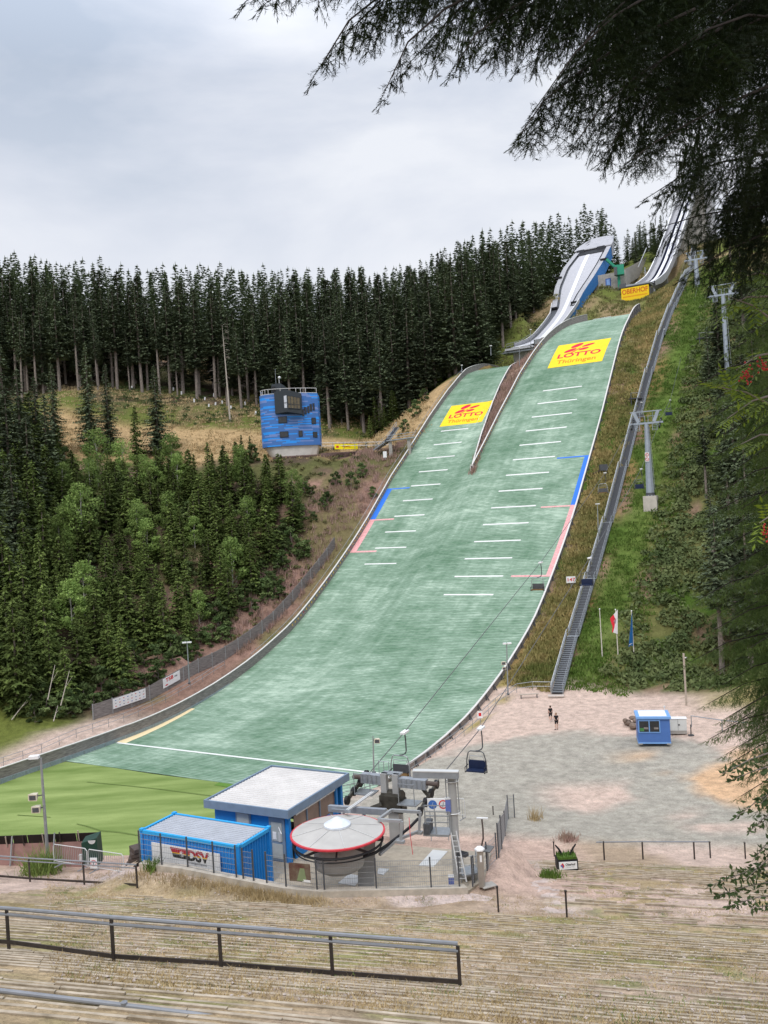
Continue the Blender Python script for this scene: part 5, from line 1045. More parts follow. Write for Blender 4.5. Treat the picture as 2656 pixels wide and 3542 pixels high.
for z, h_ in ((1.55, .95), (.55, .75)): b = MB(); b.box((-.95, .32, z), (.62, .04, h_)); b.build('pane', PAN, df)
b = MB(); b.box((-1.08, .29, 1.35), (.22, .02, .38)); b.build('notice', WHITE, df); b = MB(); b.box((-.78, .29, 1.3), (.14, .02, .5)); b.build('notice', LGREY, df)
wf_ = MB(); wf_.box((-3.05, .37, 1.95), (.95, .08, .8)); w2 = wf_.build('window_frame', FAS, root); b = MB(); b.box((-3.05, .32, 1.95), (.75, .04, .6)); b.build('pane', PAN, w2)
b = MB(); b.tube([(-.75, .2, 1.85), (-.1, -.5, 1.85)], .02, 5); b.build('door_bar', WHITE, root)
# ---- return bullwheel disc
Dc = np.array([-3.0, 39.4, 9.0]); root = thing('bullwheel_station', Dc, 'round pale grey disc canopy with a red rim and white hub over the bullwheel', 'lift machinery')
PALE = mat('pale beige disc', (0.45, 0.43, 0.40), .55, .0, .10, 1.2)
b = MB(); b.lathe([(.0, 3.32), (.6, 3.26), (2.1, 3.02), (2.16, 2.96)], n=48); dsk = b.build('disc_canopy', PALE, root)
b = MB(); b.lathe([(2.12, 3.015), (2.19, 3.0), (2.19, 2.93), (2.1, 2.93)], n=48); b.build('red_rim', mat('faded red rim', (.55, .045, .06), .5), root)
b = MB(); b.lathe([(.62, 3.27), (.62, 3.36), (.16, 3.62), (.08, 3.66), (.0, 3.66)], n=24); b.build('hub', mat('white hub', (.66, .70, .76), .5), root)
for k in range(8): a = 2 * math.pi * k / 8 + .2; b = MB(); b.beam((.66 * math.cos(a), .66 * math.sin(a), 3.27), (2.1 * math.cos(a), 2.1 * math.sin(a), 3.035), .02, .02); b.build('seam', LGREY, dsk)
b = MB(); b.lathe([(1.14, 2.92), (1.16, 1.62), (1.12, 1.45), (.9, 1.3), (.3, 1.22), (0, 1.2)], n=32); b.build('drum', mat('grey drum', (.46, .45, .43), .6, 0, .06, 1.0), root, smooth=True)
def ring(b, r, z, th, n=48): b.tube([(r * math.cos(2 * math.pi * i / n), r * math.sin(2 * math.pi * i / n), z) for i in range(n + 1)], th, 6, cap=False)
b = MB(); ring(b, 2.05, 2.55, .055); b.build('bullwheel_rim', BLACK, root)
b = MB(); ring(b, 2.0, 2.36, .03); b.build('bullwheel_flange', BLACK, root)
for k in range(8): a = 2 * math.pi * k / 8; b = MB(); b.beam((1.0 * math.cos(a), 1.0 * math.sin(a), 2.5), (2.03 * math.cos(a), 2.03 * math.sin(a), 2.5), .07, .1); b.build('spoke', DSTEEL, root)
COLG = mat('grey column', (.36, .36, .355), .6, .1, .1, 1.5)
b = MB(); b.add([(.78, .1, 0), (1.5, .3, 0), (1.5, 1.1, 0), (.78, .9, 0), (.85, .1, 2.9), (1.75, .3, 2.9), (1.75, 1.1, 2.9), (.85, .9, 2.9)], [(0, 1, 5, 4), (1, 2, 6, 5), (2, 3, 7, 6), (3, 0, 4, 7), (4, 5, 6, 7)]); b.build('support_column', COLG, root)
for k in range(4): b = MB(); b.tube([(.62 + .12 * k, -.1, 0.02), (.62 + .12 * k, -.1, .42 - .08 * k)], .05, 6); b.build('cable_gland', BLACK, root)
# ---- guide frames (grey square tube) right of the disc
root = thing('rope_guide_gantry', zat(885, 585, 41), 'grey square-tube guide frames with a thick black rope tube right of the disc', 'guide frame'); o = np.array(root.location)
FRG = mat('frame grey', (.36, .37, .38), .5, .3, .1, 3)
def zb(b, pts, w_, m=None):
    for (x0, y0, d0), (x1, y1, d1) in zip(pts, pts[1:]): b.beam(zat(x0, y0, d0) - o, zat(x1, y1, d1) - o, w_)
for pts, nm in ((((800, 652, 40.2), (885, 590, 42), (1080, 602, 41.2), (1072, 738, 41.2)), 'frame'), (((800, 655, 40.2), (955, 665, 39.6), (948, 800, 39.6)), 'frame')):
    b = MB(); zb(b, pts, .13); b.build(nm, FRG, root)
b = MB(); zb(b, ((805, 890, 39.2), (920, 790, 40.2), (1065, 735, 41.2)), .12); b.build('lower_arm', FRG, root)
for p in ((1072, 740, 41.2), (948, 802, 39.6)): b = MB(); b.box(zat(*p) - o, (.35, .25, .12), LRZ); b.build('foot_plate', FRG, root)
b = MB(); b.tube([zat(*p) - o for p in ((700, 905, 38.4), (775, 878, 38.9), (850, 830, 39.6), (930, 770, 40.4), (1010, 705, 41.2), (1065, 648, 42))], .07, 8); b.build('rope_tube', BLACK, root)
# ---- drive machinery frame
Oc = zat(890, 380, 46); root = thing('drive_machinery', Oc, 'grey girder with sheave trains, twin box columns and greasy drive gear of the chairlift', 'lift machinery')
GIR = mat('girder grey', (.30, .32, .35), .5, .3, .15, 2); GREASE = mat('greasy dark machinery', (.06, .055, .045), .5, .3, .4, 4)
b = MB(); b.beam(vec(-1.8, 0, -.05), vec(-.5, 0, -.08), .4, .5); b.build('girder', GIR, root)
b = MB(); b.beam(vec(.45, 0, -.1), vec(2.0, 0, -.12), .4, .5); b.build('girder', GIR, root)
b = MB(); b.beam(vec(-.6, .1, .28), vec(.5, .1, .28), .5, .08); b.build('top_plate', STEEL, root)
for k in range(5): b = MB(); b.beam(vec(-1.7 + .28 * k, -.22, -.3), vec(-1.7 + .28 * k, -.22, .2), .04, .06); b.build('stiffener', STEEL, root)
for k in range(5): b = MB(); b.beam(vec(.6 + .3 * k, -.22, -.36), vec(.6 + .3 * k, -.22, .12), .04, .06); b.build('stiffener', STEEL, root)
for sg, l0, l1 in ((-1, -1.8, -2.35), (1, 2.0, 2.65)): b = MB(); b.tube([vec(l0, 0, -.05), vec(l1, 0, -.06)], .12, 10); b.build('end_tube', RUSTY, root)
for l in (-.42, .27): b = MB(); b.box(vec(l, -.1, -.28), (.33, .3, 1.2), LRZ); b.build('box_column', COLG, root)
b = MB(); b.box(vec(-.05, 0, -1.15), (1.15, .9, .7), LRZ); b.tube([vec(-.6, 0, -.85), vec(.55, 0, -.85)], .3, 10); b.box(vec(.35, .1, -1.4), (.5, .6, .7), LRZ); b.tube([vec(-.45, -.5, -1.25), vec(-1.0, -.7, -1.45)], .14, 8); b.build('drive_gear', GREASE, root)
b = MB(); b.box(vec(0, .2, -2.5), (.6, .6, 2.4), LRZ); b.build('support_column', COLG, root)
for l0, l1, z in ((-2.1, -.95, -.78), (.5, 1.6, -1.12)):
    b = MB(); b.box(vec((l0 + l1) / 2, -.2, z), (l1 - l0, .9, .06), LRZ); b.build('grating', STEEL, root)
    for l in (l0 + .1, l1 - .1): b = MB(); b.beam(vec(l, -.6, z), vec(l, -.6, z + 1.15), .045); b.build('railing_post', STEEL, root)
    b = MB(); b.beam(vec(l0 + .1, -.6, z + 1.1), vec(l1 - .1, -.6, z + 1.1), .045); b.build('railing_bar', STEEL, root)
for sg, z in ((-1, -.55), (1, -.75)):
    b = MB(); b.beam(vec(sg * 2.1 + .0, -1.4, z - .35), vec(sg * 2.1, 1.2, z + .35), .12, .22); b.beam(vec(sg * 1.7, 0, -.3), vec(sg * 2.1, 0, z), .15); sf = b.build('sheave_train', GREASE, root)
    for k in range(4):
        a = -1.3 + .8 * k; c = Vector(vec(sg * 2.1, a, z + .27 * a)); nrm = Vector(vec(1, 0, 0)); u_ = Vector((0, 0, 1)); v_ = Vector(vec(0, 1, 0)); n = 14; b = MB()
        b.add([c + nrm * (.08 * s2) + (u_ * math.sin(2 * math.pi * i / n) + v_ * math.cos(2 * math.pi * i / n)) * .24 for s2 in (-1, 1) for i in range(n)], [tuple(range(n)), tuple(range(n, 2 * n))] + [(i, (i + 1) % n, n + (i + 1) % n, n + i) for i in range(n)]); b.build('sheave', BLACK, sf)
for l, h_ in ((-.85, .75), (-1.15, .55), (-.55, .7), (-.25, .7), (.95, .6), (1.15, .5)): b = MB(); b.beam(vec(l, .2, .15), vec(l, .2, .15 + h_), .035); b.build('railing_post', STEEL, root)
b = MB(); b.tube([vec(-.85, .2, .85), vec(-.25, .2, .85)], .02, 5); b.build('railing_bar', STEEL, root)
root = thing('guide_rail', zat(465, 575, 44), 'long grey horizontal beam behind the disc with two bright diagonal rails', 'guide rail'); o = np.array(root.location)
b = MB(); b.beam((0, 0, 0), zat(850, 602, 42.3) - o, .22, .3); b.build('beam', GIR, root)
for dx in (0, 14): b = MB(); b.beam(zat(550 + dx, 612, 41.8) - o, zat(752 + dx, 468, 45.2) - o, .07); b.build('diagonal_rail', LGREY, root)
b = MB(); b.beam(zat(480, 590, 44) - o, zat(600, 600, 41) - o, .15, .15); b.build('side_beam', GIR, root)
for x, y, d in ((480, 600, 44), (700, 620, 43)): c = zat(x, y, d) - o; b = MB(); b.box((c[0], c[1], (c[2] + 9.0 - o[2]) / 2), (.16, .16, max(.3, c[2] - (9.0 - o[2])))); b.build('leg', GIR, root)
# ---- gantry
G0 = np.array([2.45, 40.5, 9.0]); root = thing('gantry', G0, 'grey steel gantry post with a horizontal arm, ladder rungs and side rods over the platform', 'gantry')
gt = zat(1305, 355, 40.3)[2] - 9.0
b = MB(); b.tube([(0, 0, 0), (0, 0, gt)], .2, 14); b.build('post', COLG, root)
a0 = zat(1340, 352, 40.2) - G0; a1 = zat(1032, 345, 40.6) - G0; b = MB(); b.beam(a0, a1, .3, .3); b.build('arm', GIR, root)
b = MB(); b.beam(a0 + [0, 0, .17], a1 + [0, 0, .17], .34, .05); b.build('arm_cap', LGREY, root)
for sx_ in (-.3, .27): b = MB(); b.tube([(sx_, -.05, gt), (sx_, -.05, gt - 1.9)], .03, 6); b.build('side_rod', STEEL, root)
for z in (gt - .35, gt - 1.85): b = MB(); b.tube([(.3 * math.cos(q), .25 * math.sin(q), z) for q in np.linspace(0, 2 * math.pi, 17)], .03, 5, cap=False); b.build('ring', LGREY, root)
root = thing('ladder', zat(1325, 1060, 39.6), 'aluminium ladder leaning against the gantry post', 'ladder'); o = np.array(root.location); A1 = zat(1285, 730, 40.3) - o; A0 = np.array([.12, 0, -.1]); off = np.array([.33, -.05, 0])
for k in (0, 1): b = MB(); b.beam(A0 + off * k, A1 + off * k * .75, .05, .07); b.build('stile', LGREY, root)
for i in range(9): p = A0 + (A1 - A0) * (i + .6) / 9.5; b = MB(); b.beam(p, p + off * (1 - .25 * i / 9), .035); b.build('rung', LGREY, root)
# service basket
Bk = zat(1200, 735, 40.8); root = thing('service_basket', Bk, 'grey service basket with railings hanging on the left side of the gantry post', 'platform')
b = MB(); b.box((0, 0, 0), (1.25, .95, .1), LRZ * .6); b.build('floor', STEEL, root)
for x in (-.58, -.1, .58):
    for y in (-.42, .42): b = MB(); b.beam((x, y - .2 * x, 0), (x, y - .2 * x, 1.1), .045); b.build('post', STEEL, root)
for z in (1.1, .6):
    for y in (-.42, .42): b = MB(); b.beam((-.58, y + .12, z), (.58, y - .12, z), .04); b.build('rail', STEEL, root)
b = MB(); b.box((-.45, 0, .28), (.3, .8, .5), LRZ * .6); b.build('box', DSTEEL, root)
PADB = mat('blue pad', (.13, .17, .42), .7)
for (x, y0, y1, d, lb) in ((1270, 512, 600, 40.5, 'upper blue safety pad on the gantry post'), (1292, 1038, 1108, 39.4, 'lower blue safety pad at the gantry foot')):
    c0_ = zat(x, y1, d); c1_ = zat(x, y0, d); rt = thing('safety_pad', c0_, lb, 'safety pad'); b = MB(); b.box((0, 0, (c1_[2] - c0_[2]) / 2), (.24, .24, c1_[2] - c0_[2])); b.build('pad', PADB, rt); b = MB(); b.box((0, 0, (c1_[2] - c0_[2]) + .02), (.26, .26, .05)); b.build('cap', LGREY, rt)
# sign board with two round signs
Sg = zat(1200, 550, 44.5); root = thing('warning_board', Sg, 'white board with a blue and a red round sign behind the service basket', 'sign'); b = MB(); b.box((0, 0, 0), (1.1, .05, .62), LRZ * .3); b.build('board', WHITE, root)
dirx = np.array([math.cos(LRZ * .3), math.sin(LRZ * .3), 0]); dny = np.array([math.sin(LRZ * .3), -math.cos(LRZ * .3), 0])
for x, m_, ring_ in ((-.28, BLUP, False), (.27, REDP, True)):
    n = 18; c = dirx * x + dny * .04; ro, ri = .23, (.17 if ring_ else 0.0); b = MB()
    if ring_: b.add([c + dirx * r_ * math.cos(2 * math.pi * i / n) + np.array([0, 0, r_ * math.sin(2 * math.pi * i / n)]) for r_ in (ro, ri) for i in range(n)], [(i, (i + 1) % n, n + (i + 1) % n, n + i) for i in range(n)])
    else: b.add([c + dirx * ro * math.cos(2 * math.pi * i / n) + np.array([0, 0, ro * math.sin(2 * math.pi * i / n)]) for i in range(n)], [tuple(range(n))])
    b.build('round_sign', m_, root, fixn=False)
    b = MB(); b.beam(c + dny * .02 + dirx * -.05 + [0, 0, -.12], c + dny * .02 + dirx * .03 + [0, 0, .12], .07, .01); b.build('pictogram', WHITE if not ring_ else BLKP, root)
for x in (-.45, .45): b = MB(); b.beam(dirx * x + [0, 0, -.3], dirx * x + [0, 0, -1.9], .04); b.build('leg', STEEL, root)
def barrier(name, label, A_, B_, h=1.05, grp='crowd barriers'):
    A_ = np.array(A_); B_ = np.array(B_); rt = thing(name, A_, label, 'barrier', grp); d = B_ - A_; b = MB(); b.tube([(0, 0, .15), (0, 0, h - .1), tuple(d * .04 + [0, 0, h]), tuple(d * .96 + [0, 0, h]), tuple(d + [0, 0, h - .1]), tuple(d + [0, 0, .15])], .022, 6); b.tube([(0, 0, .2), tuple(d + [0, 0, .2])], .018, 5); b.build('frame', LGREY, rt)
    n = int(np.linalg.norm(d) / .14)
    for i in range(1, n): b = MB(); b.beam(d * i / n + [0, 0, .2], d * i / n + [0, 0, h], .014); b.build('bar', STEEL, rt)
    for k in (.15, .85): b = MB(); nn = np.array([-d[1], d[0], 0]); nn /= np.linalg.norm(nn); b.beam(d * k - nn * .3, d * k + nn * .3, .04); b.beam(d * k, d * k + [0, 0, .2], .04); b.build('foot', STEEL, rt)
barrier('crowd_barrier', 'pale steel crowd barrier behind the gantry post', zat(1270, 640, 45.2), zat(1385, 650, 44.6))
# ticket post, tray, curved post, desk
T0 = onz(*Z2(1495, 1105), 9.0); root = thing('ticket_post', T0, 'square grey ticket post with a white hexagonal cap by the fence', 'ticket post'); b = MB(); b.prism([(-.14, -.1), (.06, -.16), (.16, -.02), (.14, .14), (-.1, .16)], 0, 1.72); b.build('body', mat('brushed beige steel', (.36, .33, .29), .4, .4, .1, 3), root)
b = MB(); b.lathe([(.24, 1.70), (.24, 1.76), (.15, 1.84), (0, 1.86)], n=6); b.build('cap', WHITE, root); b = MB(); b.box((.3, .1, .0), (.7, .5, .04), .4); b.build('foot_slab', CONC, root); b = MB(); b.box((.02, -.165, 1.35), (.1, .02, .3)); b.build('label', WHITE, root)
T1 = zat(1540, 985, 41.3); root = thing('tray_post', T1, 'slanted grey mesh tray on a single post right of the ticket post', 'tray'); zt = zat(1540, 850, 41.3)[2] - T1[2]; b = MB(); b.box((0, 0, zt / 2), (.09, .09, zt)); b.build('post', STEEL, root)
b = MB(); P = [zat(x, y, d) - T1 for x, y, d in ((1487, 862, 41), (1515, 822, 41.9), (1580, 832, 41.6), (1550, 872, 40.7))]; b.add(P + [p - np.array([0, 0, .05]) for p in P], [(0, 1, 2, 3), (7, 6, 5, 4), (0, 1, 5, 4), (1, 2, 6, 5), (2, 3, 7, 6), (3, 0, 4, 7)]); b.build('tray', mat('dark mesh', (.16, .16, .16), .6, .3), root)
T2 = zat(1490, 850, 42.4); root = thing('curved_post', T2, 'dark curved post with a pale T-shaped head behind the ticket post', 'lamp'); P = [zat(x, y, 42.4) - T2 for x, y in ((1490, 850), (1505, 780), (1503, 715), (1495, 645))]; b = MB(); b.tube([P[0] - [0, 0, .9]] + P, .045, 6); b.build('post', RUSTY, root); b = MB(); b.beam(P[-1] + [-.25, 0, .03], P[-1] + [.3, -.05, 0], .09, .06); b.build('head', WHITE, root)  # bent hanger post; its pale head is no lamp
T3 = onz(*Z2(1410, 1050), 9.0); root = thing('boarding_grate', T3, 'grey steel grate step with handrails between the gantry and ticket post', 'platform'); b = MB(); b.box((0, 0, .35), (.95, .9, .08), .3); b.build('grate', STEEL, root)
for x, y in ((-.4, -.4), (.4, -.4), (.4, .4), (-.4, .4)): b = MB(); b.beam((x, y, 0), (x, y, 1.25), .045); b.build('post', STEEL, root)
for z in (1.22, .8): b = MB(); b.tube([(-.4, -.4, z), (.4, -.4, z), (.4, .4, z)], .02, 5); b.build('rail', STEEL, root)
T4 = zat(1365, 885, 40.2); root = thing('control_desk', T4, 'small dark slanted control desk right of the gantry ladder', 'control desk'); b = MB(); b.box((0, 0, 0), (.3, .5, .16), .9); b.build('housing', DSTEEL, root); b = MB(); b.box((0, 0, .09), (.22, .42, .02), .9); b.build('screen', BLACK, root); b = MB(); b.beam((0, 0, -.05), (0, 0, -1.1), .05); b.build('stand', STEEL, root)
# hanging red cord
b = MB(); b.tube([zat(1005, 640, 41) * 0, zat(1012, 750, 40.6) - zat(1005, 640, 41), zat(1030, 890, 40.2) - zat(1005, 640, 41)], .015, 5); rt = thing('red_cord', zat(1005, 640, 41), 'thin red cord hanging from the grey guide frame', 'cord'); b.build('cord', RED, rt)
# poster banner on the fence (red dark picture)
c_ = at(1002, 3045, 37.75); c2_ = at(1076, 3049, 37.45); root = thing('fence_poster', c_, 'dark red photo poster tied to the wire fence below the disc', 'poster'); d = c2_ - c_
b = MB(); b.add([(0, -.05, 0), (d[0], d[1] - .05, d[2]), (d[0], d[1] - .05, d[2] + .78), (0, -.05, .82)], [(0, 1, 2, 3)]); b.build('sheet', mat('dark red picture print', (.13, .02, .02), .6, 0, .3, 2.2, col2=(.20, .17, .12)), root, fixn=False)
b = MB(); b.add([(d[0] * .35, d[1] * .4 - .062, .05), (d[0] * .8, d[1] * .8 - .062, .03), (d[0] * .72, d[1] * .7 - .062, .6), (d[0] * .52, d[1] * .5 - .062, .6)], [(0, 1, 2, 3)]); b.build('picture', mat('pale green print', (.22, .27, .14), .6), root, fixn=False)
b = MB(); b.add([(d[0] * .6, d[1] * .6 - .066, .01), (d[0] * .98, d[1] * .98 - .066, -.01), (d[0] * .98, d[1] * .98 - .066, .1), (d[0] * .6, d[1] * .6 - .066, .12)], [(0, 1, 2, 3)]); b.build('caption_box', WHITE, root, fixn=False)
# ================================================================== stand terraces
KX = np.array([p[0] for p in KW]); KY = np.array([p[1] for p in KW]); KZ = np.array([p[2] for p in KW])
def wall_y(x): return np.interp(x, KX, KY)
STEP = 0.56
def stand_h(x, y, steps=True):
    u, v = tou(x, y); z = stand_z(u)
    wz = np.interp(x, KX, KZ) - .28; wd = wall_y(x) - y; inw = (x > KX[0] - 6) & (x < KX[-1] + 1)
    k = np.where(inw, 1 - smooth(0, 4.0, wd), 0) * (1 - smooth(KX[-1], KX[-1] + 1.5, x)) * smooth(KX[0] - 3, KX[0], x)
    if steps:
        uu = u + .05 * np.sin(v * .25); kk = np.floor(uu / STEP); fr = uu / STEP - kk
        z0 = stand_z(kk * STEP); z1 = stand_z((kk + 1) * STEP); fade = np.clip(1 - smooth(34.3, 36, u) * (1 - smooth(5, 8, v)), 0, 1) * (1 - smooth(50, 54, u))
        zs = z0 + (z1 - z0) * (.25 * fr / .9 * (fr < .9) + (fr >= .9) * (.25 + .75 * smooth(.90, .97, fr)))
        z = z * (1 - fade) + zs * fade
    return z * (1 - k) + wz * k
vs_ = np.arange(-26, 46, .22); us_ = np.array([STEP * (k + f_) for k in range(12, 102) for f_ in (0, .2, .4, .6, .75, .895, .98)])
U_, V__ = np.meshgrid(us_, vs_, indexing='ij'); X_ = U_ * math.sin(UA) + V__ * math.cos(UA); Y_ = U_ * math.cos(UA) - V__ * math.sin(UA)
Zs = stand_h(X_, Y_) + .06 * (fbm(X_, Y_, .6, 81) - .5) + .05 * (fbm(X_, Y_, 4, 83) - .5)
base = terrain(X_, Y_)
end = 1 - smooth(52, 56, U_); Zs = Zs * end + (base - .05) * (1 - end)
lim = (X_ > KX[0] - .3) & (X_ < KX[-1]) & (Y_ > wall_y(X_) + .15)
lim |= (X_ >= KX[-1]) & (X_ < KX[-1] + 2.6) & (Y_ > KY[-1] + .9) & (U_ < 50)
lim |= (X_ < KX[0]) & (U_ > 38.5)
lim |= (U_ > 38.5) & (X_ < 6)
I = np.arange(X_.size).reshape(X_.shape); Fq = np.stack([I[:-1, :-1], I[1:, :-1], I[1:, 1:], I[:-1, 1:]], -1).reshape(-1, 4)
ok = ~lim.ravel()[Fq].any(1); Fq = Fq[ok]
SC1 = np.array([.43, .325, .20]); SC2 = np.array([.31, .245, .13]); SC3 = np.array([.45, .345, .28]); SC4 = np.array([.22, .24, .08]); SC5 = np.array([.58, .47, .42])
sc = np.broadcast_to(SC1, X_.shape + (3,)).copy()
sc = mixc(sc, SC2, smooth(.42, .6, fbm(X_, Y_, 2.3, 85))); sc = mixc(sc, SC3, smooth(.45, .62, fbm(X_, Y_, 4.0, 87)) * (.5 + .5 * smooth(2, 10, X_)) * .9)
sc = mixc(sc, SC4, smooth(.6, .7, fbm(X_, Y_, 1.7, 89)) * .6)
sc = mixc(sc, SC5, smooth(34.5, 36.5, U_ + 1.2 * (fbm(X_, Y_, 2, 91) - .5)) * (1 - smooth(6.5, 9, X_ + 2 * (fbm(X_, Y_, 3, 93) - .5))) * (.3 + .7 * smooth(.3, .45, fbm(X_, Y_, 1.2, 95))))
sc = mixc(sc, np.array([.36, .27, .13]), smooth(38, 40, U_) * smooth(.45, .6, fbm(X_, Y_, 5, 97)) * smooth(8, 11, X_) * .6)
st_o = npmesh('stand_terraces', np.stack([X_, Y_, Zs], -1).reshape(-1, 3), Fq, GM, smooth=False); addcol(st_o, sc.reshape(-1, 3)); tag(st_o, kind='structure')
KERB = mat('weathered kerb stone', (0.33, 0.265, 0.185), .95, 0, .3, 2.2, .4, 12, col2=(0.53, 0.45, 0.35))
rk = random.Random(5)
for row in range(int(9 / STEP), int(52 / STEP)):
    u0 = (row + .94) * STEP; b = MB(); v = -22 + rk.random(); dens = .88 if u0 < 25 else .72 if u0 < 34 else .5
    while v < 42:
        L = rk.uniform(1.0, 1.9); vm_ = v + L / 2; uu = u0 - .05 * math.sin(vm_ * .25); P = uv_w(uu, vm_)
        if not (KX[0] - 4 < P[0] < 7.5 and uu > 34.6) and (abs(P[0]) < uu * .52 + 2) and rk.random() < dens and (u0 < 40 or P[0] > 7):
            z = float(stand_z((row) * STEP)) * .25 + float(stand_z((row + 1) * STEP)) * .75; z = float(stand_z(row * STEP)) + (float(stand_z((row + 1) * STEP)) - float(stand_z(row * STEP))) * .25 + .0
            jit = rk.uniform(-.006, .006); dz = rk.uniform(-.022, .008) - (.04 if rk.random() < .2 else 0)
            a = uv_w(uu + jit, v, 0); c = uv_w(u0 - .05 * math.sin((v + L) * .25) - jit, v + L - .02, 0)
            b.beam(a + [0, 0, z - .010 + dz * .5], c + [0, 0, z - .010 + dz * .5 + rk.uniform(-.008, .008)], .055, .06)
        v += L
    if b.v: b.build('kerb_line', KERB, st_o)
def sgz(x, y): return float(stand_h(np.array([x]), np.array([y]), False)[0])
def spt(px, py):
    v = ray(px, py); ks = np.linspace(12, 60, 2400); x = v[0] * ks; y = v[1] * ks; g = v[2] * ks + CAMZ - stand_h(x, y, False); i = np.where(g[:-1] * g[1:] < 0)[0]; k = ks[i[0]] if len(i) else 60; return np.array([v[0] * k, v[1] * k, v[2] * k + CAMZ])
# ------------------------------------------------ stand railings
GR = mat('grey painted railing', (.24, .25, .27), .5, .2, .12, 3); BR = mat('dark brown rail post', (.055, .045, .04), .6, .2, .3, 6)
def stand_rail(label, posts, tops, bots, toprail=.045, second=.03, lower=None):
    root = thing('stand_railing', posts[0], label, 'railing', 'railings across the stand'); o = posts[0]
    for p, tz in zip(posts, tops): b = MB(); b.box((p[0] - o[0], p[1] - o[1], p[2] - o[2] + (tz - p[2]) / 2 - .05), (.075, .05, tz - p[2] + .1), -UA); b.build('post', BR, root)
    for k, (z_, r_, m_) in enumerate(((0, toprail, GR), (-.11, second, GR))):
        b = MB(); b.tube([np.array([p[0] - o[0], p[1] - o[1], tz - o[2] + z_ + (.05 if k == 0 else 0)]) for p, tz in zip(posts, tops)], r_, 8); b.build('top_rail' if k == 0 else 'under_rail', m_, root)
    if lower: b = MB(); P = [np.array([p[0] - o[0], p[1] - o[1] , p[2] - o[2] + (tz - p[2]) * lower]) for p, tz in zip(posts, tops)]; [b.beam(x, y, .03, .10) for x, y in zip(P, P[1:])]; b.build('lower_rail', BR, root)
    return root
def posts_from(pl):
    P, T_ = [], []
    for xt, yt, yb in pl: p = spt(xt, yb); P.append(p); T_.append(at(xt, yt, p[1])[2])
    return P, T_
pl = [(-200, 1955, 2045), (20, 1968, 2060), (247, 1988, 2095), (479, 2006, 2110), (720, 2025, 2130), (995, 2046, 2150)]
P_, T_ = posts_from([(x * 1.601, a * 1.601, c * 1.601) for x, a, c in pl]); stand_rail('long two-tube railing with brown posts crossing the stand in the foreground', P_, T_, 0, .05, .04, lower=.27)
pl = [(-60, 2842, 3030), (104, 2973 - 2, 3050), (292, 2986, 3060), (475, 2999, 3072)]
pl = [(-80, 2960, 3035), (104, 2974, 3050), (292, 2985, 3061), (475, 2997, 3072)]
P_, T_ = posts_from(pl); stand_rail('lower brown two-bar railing ending left of the blue container', P_, T_, 0, .035, .03, lower=.15)
# nearest rail at the bottom edge
A0 = [at(-120, 3412, 13.2), at(430, 3478, 12.6), at(1010, 3550, 12.1), at(1500, 3620, 11.6)]
root = thing('stand_railing', A0[0], 'nearest grey tube railing, cut off by the bottom edge', 'railing', 'railings across the stand'); o = A0[0]
b = MB(); b.tube([p - o for p in A0], .038, 10); b.build('top_rail', GR, root)
for p in A0: b = MB(); g_ = sgz(p[0], p[1]); b.tube([(p[0] - o[0], p[1] - o[1], g_ - o[2]), (p[0] - o[0], p[1] - o[1], p[2] - o[2] + .0)], .032, 8); b.build('post', GR, root)
b = MB(); q = A0[1] - o; b.tube([q - [0, 0, .07], q + [0, 0, .055]], .05, 8); b.build('joint_collar', GR, root)
# single posts
for i, (x, yt, yb, lb) in enumerate(((1724, 3070, 3155, 'bare dark post on the stand right of the concrete wall'), (1961, 3085, 3178, 'bare grey post on the stand below the black and green gondola sign'), (1917, 2915, 2962, 'short dark post left of the green gondola sign'), (2457, 2915, 2968, 'leaning dark post at the right end of the parking railing'), (2578, 2918, 2970, 'dark post near the broad-leaved bush on the right'), (1706, 2792, 2818, 'small post on the rim of the gravel bank'), (1753 - 900 + 750, 2500, 2640, ''))):
    if not lb: continue
    p = gpt(x, yb) if yb < 3000 else spt(x, yb); tz = at(x, yt, p[1])[2]; rt = thing('single_post', p, lb, 'post'); b = MB(); b.box((0, 0, (tz - p[2]) / 2), (.07, .07, tz - p[2])); b.build('shaft', BR, rt); b = MB(); b.box((0, 0, tz - p[2]), (.1, .1, .05)); b.build('cap', BR, rt)
# parking railing
P = [gpt(1600 + x / 1.571, 2300 + y / 1.571) for x, y in ((770, 1060), (980, 1055), (1260, 1055), (1345, 1048))]
root = thing('parking_railing', P[0], 'low single-tube railing between the stand and the gravel yard', 'railing'); o = P[0]
tops = [at(1600 + x / 1.571, 2300 + y / 1.571, p[1])[2] for (x, y), p in zip(((770, 962), (980, 964), (1260, 965), (1345, 965)), P)]
for p, tz in zip(P[:3], tops): b = MB(); b.box((p[0] - o[0], p[1] - o[1], (p[2] + tz) / 2 - o[2]), (.08, .08, tz - p[2])); b.build('post', BR, root)
b = MB(); b.tube([np.array([p[0], p[1], tz]) - o for p, tz in zip([P[0] + (P[0] - P[1]) * .18] + P[1:], tops)], .04, 6); b.build('rail', GR, root)
